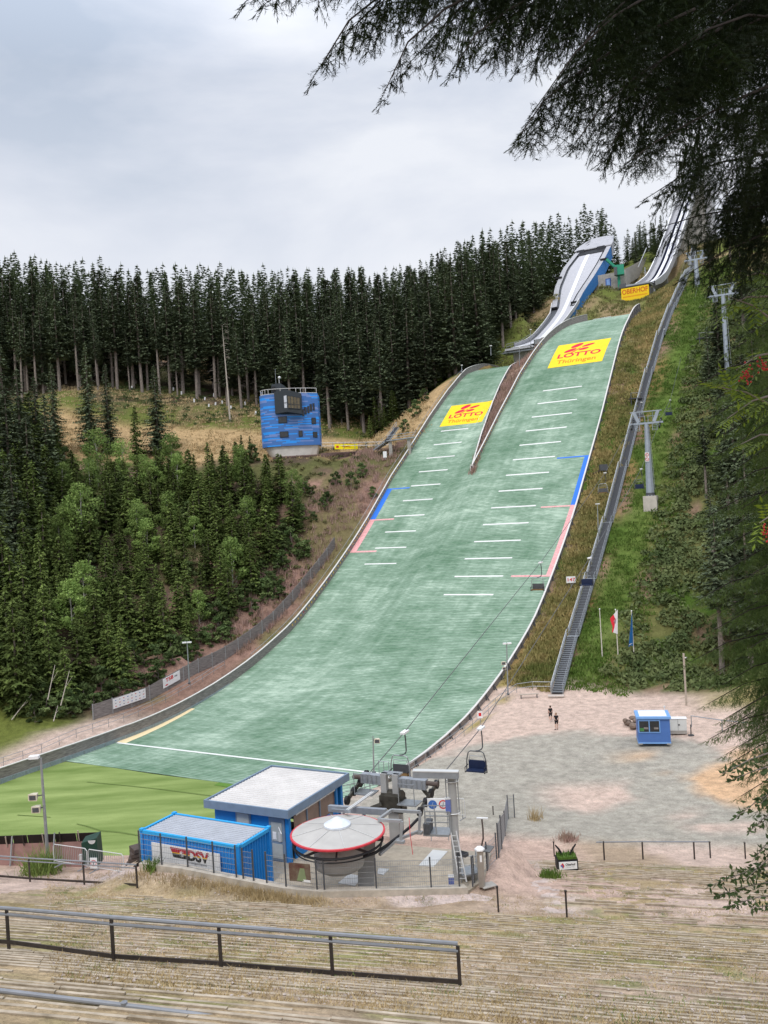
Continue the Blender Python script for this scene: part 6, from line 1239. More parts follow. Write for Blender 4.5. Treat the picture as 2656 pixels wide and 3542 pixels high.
# gondola-shaped sign box
G_ = gpt(1961, 3012); G_[2] += 0; root = thing('gondola_planter', G_, 'black gondola box with grassy top, two dark arms and a white Oberhof sign', 'gondola sign')
gm = mat('moss green grass tufts', (.07, .13, .02), .95, 0, .4, 8)
b = MB(); b.add([(-.48, -.25, 0), (.48, -.25, 0), (.48, .3, 0), (-.48, .3, 0), (-.55, -.35, .18), (.55, -.35, .18), (.55, .35, .18), (-.55, .35, .18), (-.55, -.35, .75), (.55, -.35, .75), (.55, .35, .75), (-.55, .35, .75)], [(0, 3, 2, 1), (0, 1, 5, 4), (1, 2, 6, 5), (2, 3, 7, 6), (3, 0, 4, 7), (4, 5, 9, 8), (5, 6, 10, 9), (6, 7, 11, 10), (7, 4, 8, 11), (8, 9, 10, 11)]); b.build('box', BLACK, root)
b = MB(); b.box((0, -.38, .45), (.96, .03, .40)); sg_ = b.build('sign_plate', WHITE, root)
V_, F_ = text_mesh('Oberhof', 1.0, 0, .03); wv = max(v[0] for v in V_) - min(v[0] for v in V_); b = MB(); b.add([(.12 + v[0] * .52 / wv, -.40, .45 + v[1] * .17) for v in V_], F_); b.build('lettering', BLKP, sg_, fixn=False)
b = MB(); b.add([(-.42, -.40, .46), (-.28, -.40, .60), (-.2, -.40, .44), (-.26, -.40, .30)], [(0, 1, 2, 3)]); b.build('emblem', REDP, sg_, fixn=False); b = MB(); b.add([(-.42, -.402, .46), (-.3, -.402, .50), (-.26, -.402, .30)], [(0, 1, 2)]); b.build('emblem', BLUP, sg_, fixn=False)
V_, F_ = text_mesh('Thüringer Wald', 1.0, 0, .0); wv = max(v[0] for v in V_) - min(v[0] for v in V_); b = MB(); b.add([(.12 + v[0] * .4 / wv, -.40, .35 + v[1] * .07) for v in V_], F_); b.build('lettering', GREYP, sg_, fixn=False)
r_ = random.Random(3); b = MB()
b.box((0, 0, .80), (1.0, .66, .14))
for k in range(160): x, y = r_.uniform(-.52, .52), r_.uniform(-.38, .36); h_ = r_.uniform(.1, .28); a = r_.uniform(0, 3.1); b.add([(x - .03 * math.cos(a), y - .03 * math.sin(a), .82), (x + .03 * math.cos(a), y + .03 * math.sin(a), .82), (x + r_.uniform(-.06, .06), y, .82 + h_)], [(0, 1, 2)])
b.build('grass_top', gm, root, fixn=False)
for sg in (-1, 1): b = MB(); b.tube([(sg * .2, 0, .85), (sg * .38, 0, 1.2), (sg * .55, 0, 1.42)], [.06, .055, .04], 8); b.build('arm', BLACK, root)
# ================================================================== yard objects
HB = mat('booth blue', (.07, .16, .42), .5, 0, .06, 2); HBL = mat('booth light blue trim', (.18, .36, .68), .5, 0, .05, 2)
h0 = onz(1800 + 1130 / 2.765, 2350 + 620 / 2.765, 2.75); h1 = onz(1800 + 1440 / 2.765, 2350 + 620 / 2.765, 2.75); hd = h1 - h0; hw_ = np.hypot(hd[0], hd[1]); rz = math.atan2(hd[1], hd[0])
root = thing('ticket_booth', (h0 + h1) / 2, 'blue ticket booth with a white roof and double window on the gravel yard', 'booth', rz=rz)
b = MB(); b.box((0, 1.2, 1.3), (hw_, 2.4, 2.3)); b.build('walls', HB, root)
b = MB(); b.box((0, 1.2, .12), (hw_ + .05, 2.45, .14)); b.build('base_frame', HBL, root)
for x in (-hw_ / 2 + .2, hw_ / 2 - .2): b = MB(); b.box((x, .1, .03), (.36, .3, .1)); b.build('foot', CONC, root)
b = MB(); b.box((0, 1.2, 2.53), (hw_ + .22, 2.75, .2)); b.build('roof_frame', HBL, root)
b = MB(); b.box((0, 1.25, 2.64), (hw_ - .45, 2.2, .04)); b.build('roof', WHITE, root)
b = MB(); b.box((-.42, -.03, 1.72), (2.0, .08, 1.2)); wf2 = b.build('window', HBL, root)
for x in (-.9, .06): b = MB(); b.box((x, -.075, 1.72), (.86, .03, 1.02)); b.build('pane', GLASS, wf2)
b = MB(); b.box((-1.1, -.095, 1.42), (.38, .015, .3)); b.build('green_sticker', mat('green sticker', (.06, .2, .06), .6), wf2)
for x, w_ in ((-.72, .42), (.2, .4)): b = MB(); b.box((x, -.095, 1.55), (w_, .015, .18)); b.build('paper', WOODG, wf2)
b = MB(); b.tube([(hw_ / 2 - .2, 2.2, 2.6), (hw_ / 2 - .2, 2.2, 3.0)], .04, 6); b.sph((hw_ / 2 - .2, 2.2, 3.05), .1, 8, 5); b.build('vent_pipe', LGREY, root)
c_ = onz(1800 + 1510 / 2.765, 2350 + 520 / 2.765, 2.75); root = thing('electric_cabinet', c_, 'white two-door electrical cabinet right of the blue booth', 'cabinet', rz=rz)
b = MB(); b.box((0, .3, .9), (1.65, .7, 1.15)); b.build('body', mat('cabinet white', (.62, .63, .60), .6, 0, .05, 2), root); b = MB(); b.box((0, .3, .16), (1.6, .65, .34)); b.build('plinth', CONC, root); b = MB(); b.box((0, .3, 1.5), (1.75, .8, .06)); b.build('lid', WHITE, root)
b = MB(); b.box((0, -.06, .9), (.02, .02, 1.1)); b.build('door_gap', DSTEEL, root); b = MB(); b.box((.1, -.07, .9), (.16, .04, .1)); b.build('handle', BLACK, root)
root = thing('rock_pile', gpt(2205, 2520), 'pile of rocks and rotten stumps against the left side of the blue booth', 'rock pile')
ROCK = mat('brown rock', (.20, .15, .12), .95, 0, .35, 3, .5, 6)
r_ = random.Random(8); b = MB()
for k in range(16): b.sph((r_.uniform(-.9, .5), r_.uniform(-.3, 1.6), r_.uniform(.1, 1.2) * (1 - k / 30)), r_.uniform(.25, .5), 7, 5, sc=(1, .9, r_.uniform(.5, .9)))
b.build('rocks', ROCK, root)
c_ = gpt(2390, 2545); root = thing('broom_stand', c_, 'small dark post on a base plate right of the white cabinet', 'post'); b = MB(); b.box((0, 0, .06), (.5, .35, .12)); b.build('base', DSTEEL, root); b = MB(); b.beam((0, 0, 0), (.02, 0, 1.1), .08); b.build('post', BLACK, root)
rail_fence('handrail', 'low steel railing along the far edge of the yard right of the booth', 'railing', [gpt(2392, 2515), gpt(2470, 2528), gpt(2530, 2535), gpt(2620, 2545)], h=1.15, rails=(1,), sp=3.5, r=.05, pr=.05)
# bench
c_ = gpt(1830, 2414); root = thing('wooden_bench', c_, 'backless wooden bench left of the foot of the long staircase', 'bench'); b = MB(); b.box((0, 0, .45), (2.3, .35, .08)); b.build('seat', WOODP, root)
for x in (-.95, .95): b = MB(); b.box((x, 0, .2), (.12, .3, .42)); b.build('leg', WOODG, root)
# railing from staircase foot along the edge of the landing slope
rp2 = [gpt(1912, 2390), gpt(1800, 2388)] + [lift(ts(t, -38.9 - (t - 60) * .012)) for t in (94, 88, 82, 76, 70, 64, 58)]
rail_fence('handrail', 'steel two-bar railing from the staircase foot down beside the landing slope to the lift', 'railing', rp2, h=1.1, rails=(1, .5), sp=2.4, r=.035)
c_ = gpt(1662, 2512); root = thing('notice_sign', c_, 'small white notice on the railing above the navy chair', 'sign'); b = MB(); b.box((0, 0, 1.25), (.55, .05, .75), .1); b.build('plate', WHITE, root); b = MB(); b.beam((0, .04, 0), (0, .04, 1.5), .05); b.build('post', STEEL, root); b = MB(); b.box((0.0, -.035, 1.3), (.3, .01, .35), .1); b.build('pictogram', REDP, root)
# 147 sign
c_ = gpt(1976, 2035); root = thing('distance_sign', c_, 'white square sign with the red number 147 between the slope edge and the staircase', 'sign'); e_ = np.array([.97, -.22, 0]); n_ = np.array([-.22, -.97, 0])
zz = at(1976, 2005, c_[1])[2] - c_[2]; b = MB(); b.box((0, 0, zz), (1.35, .08, .95), -.223); b.build('plate', WHITE, root); b = MB(); b.beam((0, .1, -.3), (0, .1, zz + .4), .09); b.build('post', STEEL, root)
V_, F_ = text_mesh('147', 1.0, 0, .02); wv = max(v[0] for v in V_) - min(v[0] for v in V_); b = MB(); b.add([e_ * v[0] * 1.1 / wv + n_ * .055 + np.array([0, 0, zz - .22 + v[1] * .68]) for v in V_], F_); b.build('lettering', REDP, root, fixn=False)
c_ = gpt(2070, 1640); root = thing('grey_box', c_, 'dark grey box on short stilts on the grass beside the upper slope edge', 'box'); b = MB(); b.box((.9, 0, 1.1), (1.3, 1.0, 1.1)); b.build('housing', DSTEEL, root); b = MB(); b.beam((.9, 0, -.4), (.9, 0, .7), .14); b.build('post', RUSTY, root); b = MB(); b.beam((-.9, 0, .1), (.6, 0, .8), .2); b.build('strut', RUSTY, root)
for x, y, lb in ((2450, 1175, 'dark wooden viewing platform right of the upper staircase'), (2140 + 60, 1385, 'small railed exit platform left of the staircase at pylon height')):
    c_ = gpt(x, y + 10); root = thing('side_platform', c_, lb, 'platform'); b = MB(); b.box((0, 0, .9), (4.5 if x > 2300 else 2.5, 1.5, .15)); b.build('deck', DSTEEL, root)
    for sx_ in (-1, 1): b = MB(); b.beam((sx_ * (2 if x > 2300 else 1.1), -.6, -.6), (sx_ * (2 if x > 2300 else 1.1), -.6, 2.0), .12); b.build('post', DSTEEL, root)
    b = MB(); b.beam((-(2 if x > 2300 else 1.1), -.6, 1.95), ((2 if x > 2300 else 1.1), -.6, 1.95), .07); b.build('rail', STEEL, root)
# lamps
def lamp(x0, y0, x1, y1, d, label, heads, r=.07, spk=None, name='floodlight_pole', cat='lamp post'):
    p = at(x0, y0, d); t_ = at(x1, y1, d); H = t_[2] - p[2]; root = thing(name, p, label, cat); b = MB(); b.tube([(0, 0, 0), (t_[0] - p[0], t_[1] - p[1], H)], [r, r * .6], 8); b.build('pole', STEEL, root); q = t_ - p
    b = MB(); b.box((0, 0, .1), (.3, .3, .2)); b.build('base_plate', DSTEEL, root)
    for dx, sz in heads: b = MB(); b.box((q[0] + dx, q[1] - .1, q[2] + .1), (sz, .35, .16), .1); b.build('lamp_head', WHITE, root)
    if len(heads) > 1: b = MB(); b.beam((q[0] + min(h[0] for h in heads), q[1], q[2] + .02), (q[0] + max(h[0] for h in heads), q[1], q[2] + .02), .07); b.build('bracket', STEEL, root)
    for f, sd, sz in (spk or ()):
        c = q * f + np.array([sd, -.2, 0]); b = MB(); w_ = sz / 2; b.add([c + np.array(v) for v in ((-w_, -w_ * .6, -w_ * .7), (w_ * .8, -w_ * .6, -w_ * .8), (w_ * .8, -w_ * .6, w_ * .5), (-w_, -w_ * .6, w_ * .7), (-w_ * .5, w_, -w_ * .4), (w_ * .5, w_, -w_ * .4), (w_ * .5, w_, w_ * .5), (-w_ * .5, w_, w_ * .5))], [(0, 1, 2, 3), (4, 7, 6, 5), (0, 4, 5, 1), (1, 5, 6, 2), (2, 6, 7, 3), (3, 7, 4, 0)])
        s_ = b.build('horn_speaker', mat('cream plastic', (.60, .54, .42), .5), root); b = MB(); b.box(c + [-.02, -w_ * .62, -.02], (w_ * 1.35, .03, w_ * .95)); b.build('speaker_mouth', DSTEEL, s_); b = MB(); n = 12; b.add([c + [-.02 + w_ * .3 * math.cos(2 * math.pi * i / n), -w_ * .66, -.02 + w_ * .3 * math.sin(2 * math.pi * i / n)] for i in range(n)], [tuple(range(n))]); b.build('horn', LGREY, s_, fixn=False)
        b = MB(); b.beam(c, q * f, .05); b.build('speaker_arm', DSTEEL, root)
    return root
lamp(166, 2975, 141, 2622, 45.5, 'tall pole with a floodlight on top and two cream horn speakers, front left', [(-.3, .5)], .10, [(.64, -.42, .5), (.52, -.30, .5)])
lamp(655, 2366, 647, 2224, 122, 'double-headed lamp post beside the grey board fence', [(-.35, .6), (.35, .6)], .11)
lamp(1757, 2404, 1752, 2228, 103.5, 'lamp post with a T head and two horn speakers at the lower right slope edge', [(-.25, .4), (.3, .5)], .10, [(.64, -.45, .6), (.54, -.4, .5)])
lamp(2071, 1890, 2066, 1745, 134, 'plain lamp post on the grass between slope edge and staircase', [(0, .6)], .10)
lamp(1293, 2680, 1290, 2546, 60, 'thin pole with one cream speaker behind the blue lift building', [], .06, [(.9, .3, .45)])
lamp(1698, 1230, 1697, 1198, 205, 'short lamp at the top left end of the smaller landing slope', [(0, .5)], .09)
lamp(1596, 1290, 1597, 1265, 203, 'small post lamp left of the smaller landing slope', [(0, .4)], .09)
lamp(1797, 1300, 1796, 1205, 196, 'thin mast in front of the smaller takeoff platform', [(0, .3)], .08)
lamp(1836, 1200, 1835, 1142, 208, 'slim mast with a lamp above the smaller takeoff table', [(0, .4)], .08)
c_ = gpt(2374, 2440); root = thing('wooden_post', c_, 'tall bare wooden pole at the foot of the right hillside', 'post'); b = MB(); b.tube([(0, 0, 0), (0, 0, at(2374, 2260, c_[1])[2] - c_[2])], .11, 7); b.build('shaft', WOODP, root); b = MB(); b.box((.15, 0, at(2374, 2275, c_[1])[2] - c_[2]), (.25, .1, .1)); b.build('bracket', WHITE, root)
# flags
FP_ = [(2083, 2272, 2078, 2108), (2138, 2276, 2136, 2110), (2193, 2275, 2186, 2115)]
for (x0, y0, x1, y1), lb in zip(FP_, ('empty white flagpole, nearest to the staircase', 'white flagpole carrying the red and white flag', 'white flagpole carrying the blue flag')):
    p = gpt(x0, y0); H = at(x1, y1, p[1])[2] - p[2]; rt = thing('flagpole', p, lb, 'flagpole'); b = MB(); b.tube([(0, 0, -.1), (0, 0, H)], [.08, .05], 7); b.build('pole', mat('cream pole', (.62, .58, .50), .5), rt); b = MB(); b.sph((0, 0, H + .05), .1, 8, 5); b.build('finial', WHITE, rt)
def flag(px, outl, d, fr, label, mats_):
    root = thing('flag', at(px[0], px[1], d), label, 'flag'); o = np.array(root.location)
    for poly, m_, nm in outl:
        P = [at(x, y, d) - o for x, y in poly]; n = len(P); b = MB(); b.add(list(P) + [p + np.array([0, .03, 0]) for p in P], [tuple(range(n)), tuple(range(n, 2 * n))[::-1]] + [(i, (i + 1) % n, n + (i + 1) % n, n + i) for i in range(n)]); b.build(nm, m_, root)
    return root
q8 = lambda x, y: (1900 + x / 2.95, 1700 + y / 2.95)
d_ = float(gpt(2138, 2276)[1])
FRED = mat('flag red', (.72, .03, .05), .7, 0, .12, 2); FWH = mat('flag white', (.74, .72, .74), .7, 0, .08, 2); FBL = mat('flag blue', (.01, .10, .28), .7, 0, .15, 2)
flag(q8(700, 1205), (([q8(*p) for p in ((697, 1205), (697, 1455), (650, 1438), (665, 1380), (672, 1300), (655, 1255))], FWH, 'white_half'), ([q8(*p) for p in ((655, 1255), (672, 1300), (665, 1380), (650, 1438), (640, 1436), (645, 1380), (618, 1298))], FRED, 'red_half'), ([q8(*p) for p in ((668, 1290), (680, 1300), (678, 1345), (662, 1350), (656, 1320))], mat('flag emblem pink', (.60, .30, .36), .7), 'emblem')), d_ - .1, 0, 'half-furled red and white flag with a small emblem on the middle flagpole', None)
flag(q8(845, 1225), (([q8(*p) for p in ((843, 1228), (850, 1400), (855, 1575), (830, 1570), (808, 1590), (820, 1450), (832, 1330))], FBL, 'cloth'), ([q8(*p) for p in ((812, 1560), (847, 1545), (847, 1552), (812, 1568))], FWH, 'stripe'), ([q8(*p) for p in ((833, 1330), (838, 1330), (832, 1440), (826, 1440))], mat('flag pale letters', (.35, .45, .60), .7), 'lettering')), d_ - .3, 0, 'furled dark blue flag hanging on the right-hand flagpole', None)
# ================================================================== left foreground: board barrier, crowd barriers, green cabinet
PKW = mat('pink plastered wall', (.27, .155, .135), .85, 0, .22, 1.6, .2)
A_ = at(-160, 3030, 46.5); B_ = at(332, 2990, 45.8); root = thing('outrun_end_wall', A_, 'reddish outrun end wall topped by tilted dark boards, front left', 'wall'); d = B_ - A_; L = np.hypot(d[0], d[1]); e = np.array([d[0], d[1], 0]) / L; nn = np.array([e[1], -e[0], 0]); 
H0 = at(-160, 2938, 46.5)[2] - A_[2]; H1 = at(332, 2920, 45.8)[2] - B_[2]
b = MB(); P = [nn * 0 + [0, 0, -.4], d + [0, 0, -.4], d - nn * .5 + [0, 0, H1], -nn * .5 + [0, 0, H0]]; b.add(P + [p - nn * .15 for p in P], [(0, 1, 2, 3), (7, 6, 5, 4), (3, 2, 6, 7), (1, 5, 6, 2), (0, 3, 7, 4)]); b.build('wall', PKW, root)
for f0, f1 in ((.02, .395), (.405, .50), (.508, .69), (.70, .845), (.853, 1.0)):
    P = [d * f + (-nn * .5) + [0, 0, H0 + (H1 - H0) * f] for f in (f0, f1)]; h_ = at(100, 2905, 46)[2] - at(100, 2932, 46)[2] + .06
    b = MB(); q = [P[0], P[1], P[1] + nn * .1 + [0, 0, h_], P[0] + nn * .1 + [0, 0, h_]]; b.add(q + [p - nn * .06 for p in q], [(0, 1, 2, 3), (7, 6, 5, 4), (3, 2, 6, 7), (1, 5, 6, 2), (0, 3, 7, 4)]); b.build('dark_board', mat('dark brown board', (.018, .013, .012), .8, 0, .3, 3), root)
for f in (.36, .48, .62, .74, .87): p = d * f; b = MB(); b.beam(p - nn * .42 + [0, 0, H0 - .25], p - nn * .30 + [0, 0, H0 + .35], .05); b.build('strut', BR if f in (.48, .74) else mat('pale strut', (.4, .33, .27), .7), root)
for f in (.4, .70): p = d * f; b = MB(); b.beam(p + nn * .1 + [0, 0, -.3], p - nn * .42 + [0, 0, H0 + .3], .07); b.build('brace', STEEL, root)
c_ = at(322, 2978, 45.2); root = thing('green_cabinet', c_, 'dark green tilted cabinet with a pale round cap at the end of the reddish wall', 'cabinet'); GC = mat('dark green cabinet', (.012, .045, .03), .5, 0, .1, 2)
b = MB(); zt = at(322, 2900, 45.2)[2] - c_[2]; b.add([(-.42, -.3, 0), (.42, -.3, -.1), (.42, .4, -.1), (-.42, .4, 0), (-.46, -.3, zt - .1), (.36, -.3, zt + .12), (.36, .4, zt + .22), (-.46, .4, zt)], [(0, 3, 2, 1), (4, 5, 6, 7), (0, 1, 5, 4), (1, 2, 6, 5), (2, 3, 7, 6), (3, 0, 4, 7)]); b.build('body', GC, root)
b = MB(); b.box((-.52, -.32, .35), (.16, .14, .32)); b.build('switch_box', LGREY, root); b = MB(); n = 12; b.add([(.1 + .2 * math.cos(math.pi + math.pi * i / n), -.31, zt + .02 + .2 * math.sin(math.pi + math.pi * i / n)) for i in range(n + 1)], [tuple(range(n + 1))]); b.build('round_cap', LGREY, root, fixn=False)
barrier('crowd_barrier', 'crowd barrier running down beside the reddish end wall', at(188, 2990, 44.0), at(303, 3008, 42.6))
barrier('crowd_barrier', 'crowd barrier with a white round prohibition sign near the green cabinet', at(308, 3010, 42.4), at(430, 3030, 41.2))
c_ = at(325, 3003, 42.0); root = thing('prohibition_sign', c_, 'white sheet with a round prohibition symbol hanging on the crowd barrier', 'sign'); b = MB(); b.box((0, 0, .25), (.36, .03, .52), -.1); b.build('sheet', WHITE, root); n = 18; b = MB(); b.add([(r_ * math.cos(2 * math.pi * i / n), -.03, .26 + r_ * math.sin(2 * math.pi * i / n)) for r_ in (.15, .12) for i in range(n)], [(i, (i + 1) % n, n + (i + 1) % n, n + i) for i in range(n)]); b.build('red_ring', REDP, root, fixn=False); b = MB(); b.box((0, -.025, .26), (.05, .01, .2)); b.build('pictogram', GREYP, root)
c_ = at(466, 2960, 42.5); root = thing('stacked_material', c_, 'dark pile of boards behind the fence left of the blue container', 'material pile'); b = MB()
for k in range(4): b.box((.05 * k, 0, -.3 + .22 * k), (.7 - .05 * k, .8, .18), .2 * k)
b.build('boards', RUSTY, root)
# ================================================================== people
def skin_person(label, P, pose, shirt, shorts, shoes, hair, H=1.78, rz=0.0):
    root = thing('person', P, label, 'person', rz=rz); k = H / 1.78
    J = pose
    def skin(chains, name, m, sub=1, par=root):
        me = bpy.data.meshes.new(name); vs, es, rs = [], [], []; idx = {}
        for ch in chains:
            prev = None
            for nm, r in ch:
                p = tuple(c * k for c in (J[nm] if isinstance(nm, str) else nm))
                key = nm
                if key not in idx: idx[key] = len(vs); vs.append(p); rs.append(r * k)
                if prev is not None: es.append((prev, idx[key]))
                prev = idx[key]
        me.from_pydata(vs, es, []); ob = bpy.data.objects.new(name, me); COL.objects.link(ob); ob.modifiers.new('s', 'SKIN')
        for i, r in enumerate(rs): me.skin_vertices[0].data[i].radius = (r, r)
        me.skin_vertices[0].data[0].use_root = True
        md_ = ob.modifiers.new('d', 'SUBSURF'); md_.levels = sub; md_.render_levels = sub
        dg = bpy.context.evaluated_depsgraph_get(); dg.update(); m2 = bpy.data.meshes.new_from_object(ob.evaluated_get(dg)); bpy.data.objects.remove(ob)
        m2.materials.clear(); m2.materials.append(m); m2.polygons.foreach_set('use_smooth', [True] * len(m2.polygons)); return link(name, m2, par)
    SK = mat('skin', (.50, .29, .21), .6, 0, .06, 8)
    def fingers(h, e_):
        h = np.array(J[h]); e_ = np.array(J[e_]); d = (h - e_) / np.linalg.norm(h - e_); sd = np.array([0, 1, 0]); out = []
        for i, (o_, L) in enumerate(((-.032, .07), (-.012, .085), (.01, .08), (.03, .062))): a = h + d * .05 + sd * o_; out.append((tuple(a), tuple(a + d * L * .6), tuple(a + d * L + np.array([0, .0, -.01]))))
        a = h + d * .01 + sd * -.04; out.append((tuple(a), tuple(a + sd * -.02 + d * .03), tuple(a + sd * -.03 + d * .055))); return out
    ch = [[('pelvis', .12), ('belly', .11), ('chest', .125), ('neck0', .06), ('neck', .052), ('head0', .07), ('head', .098), ('crown', .075)]]
    for s_ in 'LR':
        ch.append([('chest', .125), ('sh' + s_, .062), ('el' + s_, .042), ('wr' + s_, .028), ('ha' + s_, .034)]); ch.append([('pelvis', .12), ('hip' + s_, .088), ('kn' + s_, .056), ('an' + s_, .038), ('he' + s_, .04), ('to' + s_, .032)])
        for a, b_, c in fingers('ha' + s_, 'el' + s_): ch.append([('ha' + s_, .034), (a, .010), (b_, .009), (c, .008)])
    skin(ch, 'body', SK, 2)
    skin([[('pelvis', .135), ('belly', .135), ('chest', .15), ('neck0', .075)], [('chest', .15), ('shL', .08), (tuple((np.array(J['shL']) * .45 + np.array(J['elL']) * .55)), .068)], [('chest', .15), ('shR', .08), (tuple((np.array(J['shR']) * .45 + np.array(J['elR']) * .55)), .068)]], 'shirt', shirt)
    skin([[('pelvis', .142), ('hipL', .10), (tuple(np.array(J['hipL']) * .15 + np.array(J['knL']) * .85), .082)], [('pelvis', .142), ('hipR', .10), (tuple(np.array(J['hipR']) * .15 + np.array(J['knR']) * .85), .082)]], 'shorts', shorts)
    for s_ in 'LR': skin([[('an' + s_, .05), ('he' + s_, .052), ('to' + s_, .045)]], 'shoe', shoes)
    hd = np.array(J['head']) * k; fx = np.array(J['face'])
    b = MB(); b.sph(hd + [0, 0, .03] - fx * .02, .112 * k, 12, 8, sc=(1, 1, 1.05)); hr = b.build('hair', hair, root, smooth=True)
    b = MB(); b.sph(hd + fx * .045 - np.array([0, 0, .02]), .082 * k, 10, 8, sc=(1, 1, 1.2)); fc = b.build('face', SK, root, smooth=True)
    sd = np.array([-fx[1], fx[0], 0])
    for sg in (-1, 1): b = MB(); b.sph(hd + fx * .122 + sd * sg * .03 - [0, 0, .005], .011, 6, 4); b.build('eye', BLKP, fc); b = MB(); b.sph(hd + sd * sg * .105 - [0, 0, .02], .026, 6, 4, sc=(.6, .6, 1.2)); b.build('ear', SK, fc)
    b = MB(); b.sph(hd + fx * .132 - [0, 0, .035], .017, 6, 4, sc=(1, 1, 1.4)); b.build('nose', SK, fc); b = MB(); b.sph(hd + fx * .118 - [0, 0, .075], .022, 6, 4, sc=(1.2, 1.2, .3)); b.build('mouth', mat('lips', (.4, .14, .12), .6), fc)
    return root
BK = mat('black cloth', (.012, .012, .014), .9, 0, .3, 8); HAIRD = mat('dark hair', (.06, .04, .025), .8, 0, .2, 20); HAIRB = mat('short fair hair', (.30, .20, .12), .8, 0, .2, 20)
base = dict(pelvis=(0, 0, .96), belly=(0, 0, 1.12), chest=(0, .01, 1.32), neck0=(0, .01, 1.46), neck=(0, .01, 1.52), head0=(0, 0, 1.58), head=(0, -.01, 1.66), crown=(0, 0, 1.73), face=(0, -1, 0),
    shL=(-.17, .01, 1.43), elL=(-.24, .02, 1.14), wrL=(-.22, -.08, .90), haL=(-.21, -.11, .83), shR=(.17, .01, 1.43), elR=(.24, .02, 1.14), wrR=(.22, -.08, .90), haR=(.21, -.11, .83),
    hipL=(-.10, 0, .92), knL=(-.12, -.03, .50), anL=(-.13, .02, .09), heL=(-.13, .05, .045), toL=(-.13, -.13, .04), hipR=(.10, 0, .92), knR=(.12, -.03, .50), anR=(.13, .02, .09), heR=(.13, .05, .045), toR=(.13, -.13, .04))
pA = dict(base, face=(-.1, .99, 0), knL=(-.13, .10, .50), anL=(-.14, -.16, .12), heL=(-.14, -.20, .09), toL=(-.14, -.04, .035), knR=(.13, .12, .50), anR=(.14, .22, .09), heR=(.14, .19, .045), toR=(.14, .37, .04), wrR=(.24, .08, .92), haR=(.24, .11, .85), wrL=(-.22, .12, .93), haL=(-.21, .16, .87))
g1 = gpt(1800 + 292 / 2.765, 2350 + 403 / 2.765); g2 = gpt(1800 + 347 / 2.765, 2350 + 480 / 2.765)
skin_person('person in black T-shirt and shorts with white socks and shoes, walking towards the staircase', g1, pA, BK, BK, mat('white shoes', (.75, .75, .76), .6), HAIRD, 1.72, rz=.25)
pB = dict(base, face=(-.96, .2, 0), elL=(-.22, -.10, 1.18), wrL=(-.34, -.08, 1.32), haL=(-.37, -.06, 1.38), wrR=(.20, -.04, .90), haR=(.19, -.06, .83), toL=(-.26, -.03, .04), toR=(.0, -.06, .04), anL=(-.09, .0, .09), heL=(-.07, .02, .045), anR=(.10, .02, .09), heR=(.12, .03, .045), knL=(-.10, -.0, .50), knR=(.10, .0, .50))
skin_person('person in black clothes and black shoes standing with one hand raised to the chest', g2, pB, BK, BK, BLACK, HAIRB, 1.76, rz=.1)
# ================================================================== vegetation
def veg_mat(name, c1, c2, rnd=.35, rough=.8, scale=.6, trans=0.0, hue=None):
    m = bpy.data.materials.new(name); m.use_nodes = True; t = m.node_tree; t.nodes.clear(); o = N(t, 'ShaderNodeOutputMaterial'); b = N(t, 'ShaderNodeBsdfPrincipled', i_Roughness=rough); b.inputs['Specular IOR Level'].default_value = .15
    tc = N(t, 'ShaderNodeTexCoord'); n1 = N(t, 'ShaderNodeTexNoise', i_Scale=scale, i_Detail=5.0, i_Roughness=.7); t.links.new(tc.outputs['Object'], n1.inputs['Vector'])
    rp = N(t, 'ShaderNodeValToRGB'); e0, e1 = rp.color_ramp.elements; e0.position = .35; e1.position = .65; e0.color = (*c1, 1); e1.color = (*c2, 1); t.links.new(n1.outputs['Fac'], rp.inputs[0])
    oi = N(t, 'ShaderNodeObjectInfo'); mr = N(t, 'ShaderNodeMapRange'); mr.inputs[3].default_value = 1 - rnd; mr.inputs[4].default_value = 1 + rnd; t.links.new(oi.outputs['Random'], mr.inputs[0])
    vm = N(t, 'ShaderNodeVectorMath', operation='SCALE'); t.links.new(rp.outputs[0], vm.inputs[0]); t.links.new(mr.outputs[0], vm.inputs['Scale']); t.links.new(vm.outputs[0], b.inputs['Base Color'])
    if trans:
        tr = N(t, 'ShaderNodeBsdfTranslucent'); t.links.new(vm.outputs[0], tr.inputs[0]); mx = N(t, 'ShaderNodeMixShader'); mx.inputs[0].default_value = trans; t.links.new(b.outputs[0], mx.inputs[1]); t.links.new(tr.outputs[0], mx.inputs[2]); t.links.new(mx.outputs[0], o.inputs[0])
    else: t.links.new(b.outputs[0], o.inputs[0])
    return m
SPR = veg_mat('dark spruce needles', (.068, .092, .054), (.150, .182, .098), .4)
SPY = veg_mat('young spruce needles', (.058, .090, .022), (.155, .20, .052), .4)
DEC = veg_mat('fresh deciduous leaves', (.13, .21, .05), (.27, .36, .105), .3, trans=.2)
BUSHM = veg_mat('shrub leaves', (.06, .10, .032), (.16, .20, .075), .35, trans=.15)
BARK = mat('grey brown bark', (.22, .185, .16), .95, 0, .35, 3, .4); BARKL = mat('pale birch bark', (.42, .40, .35), .9, 0, .25, 3); BARKD = mat('dead pale wood', (.45, .40, .34), .9, 0, .2, 3)
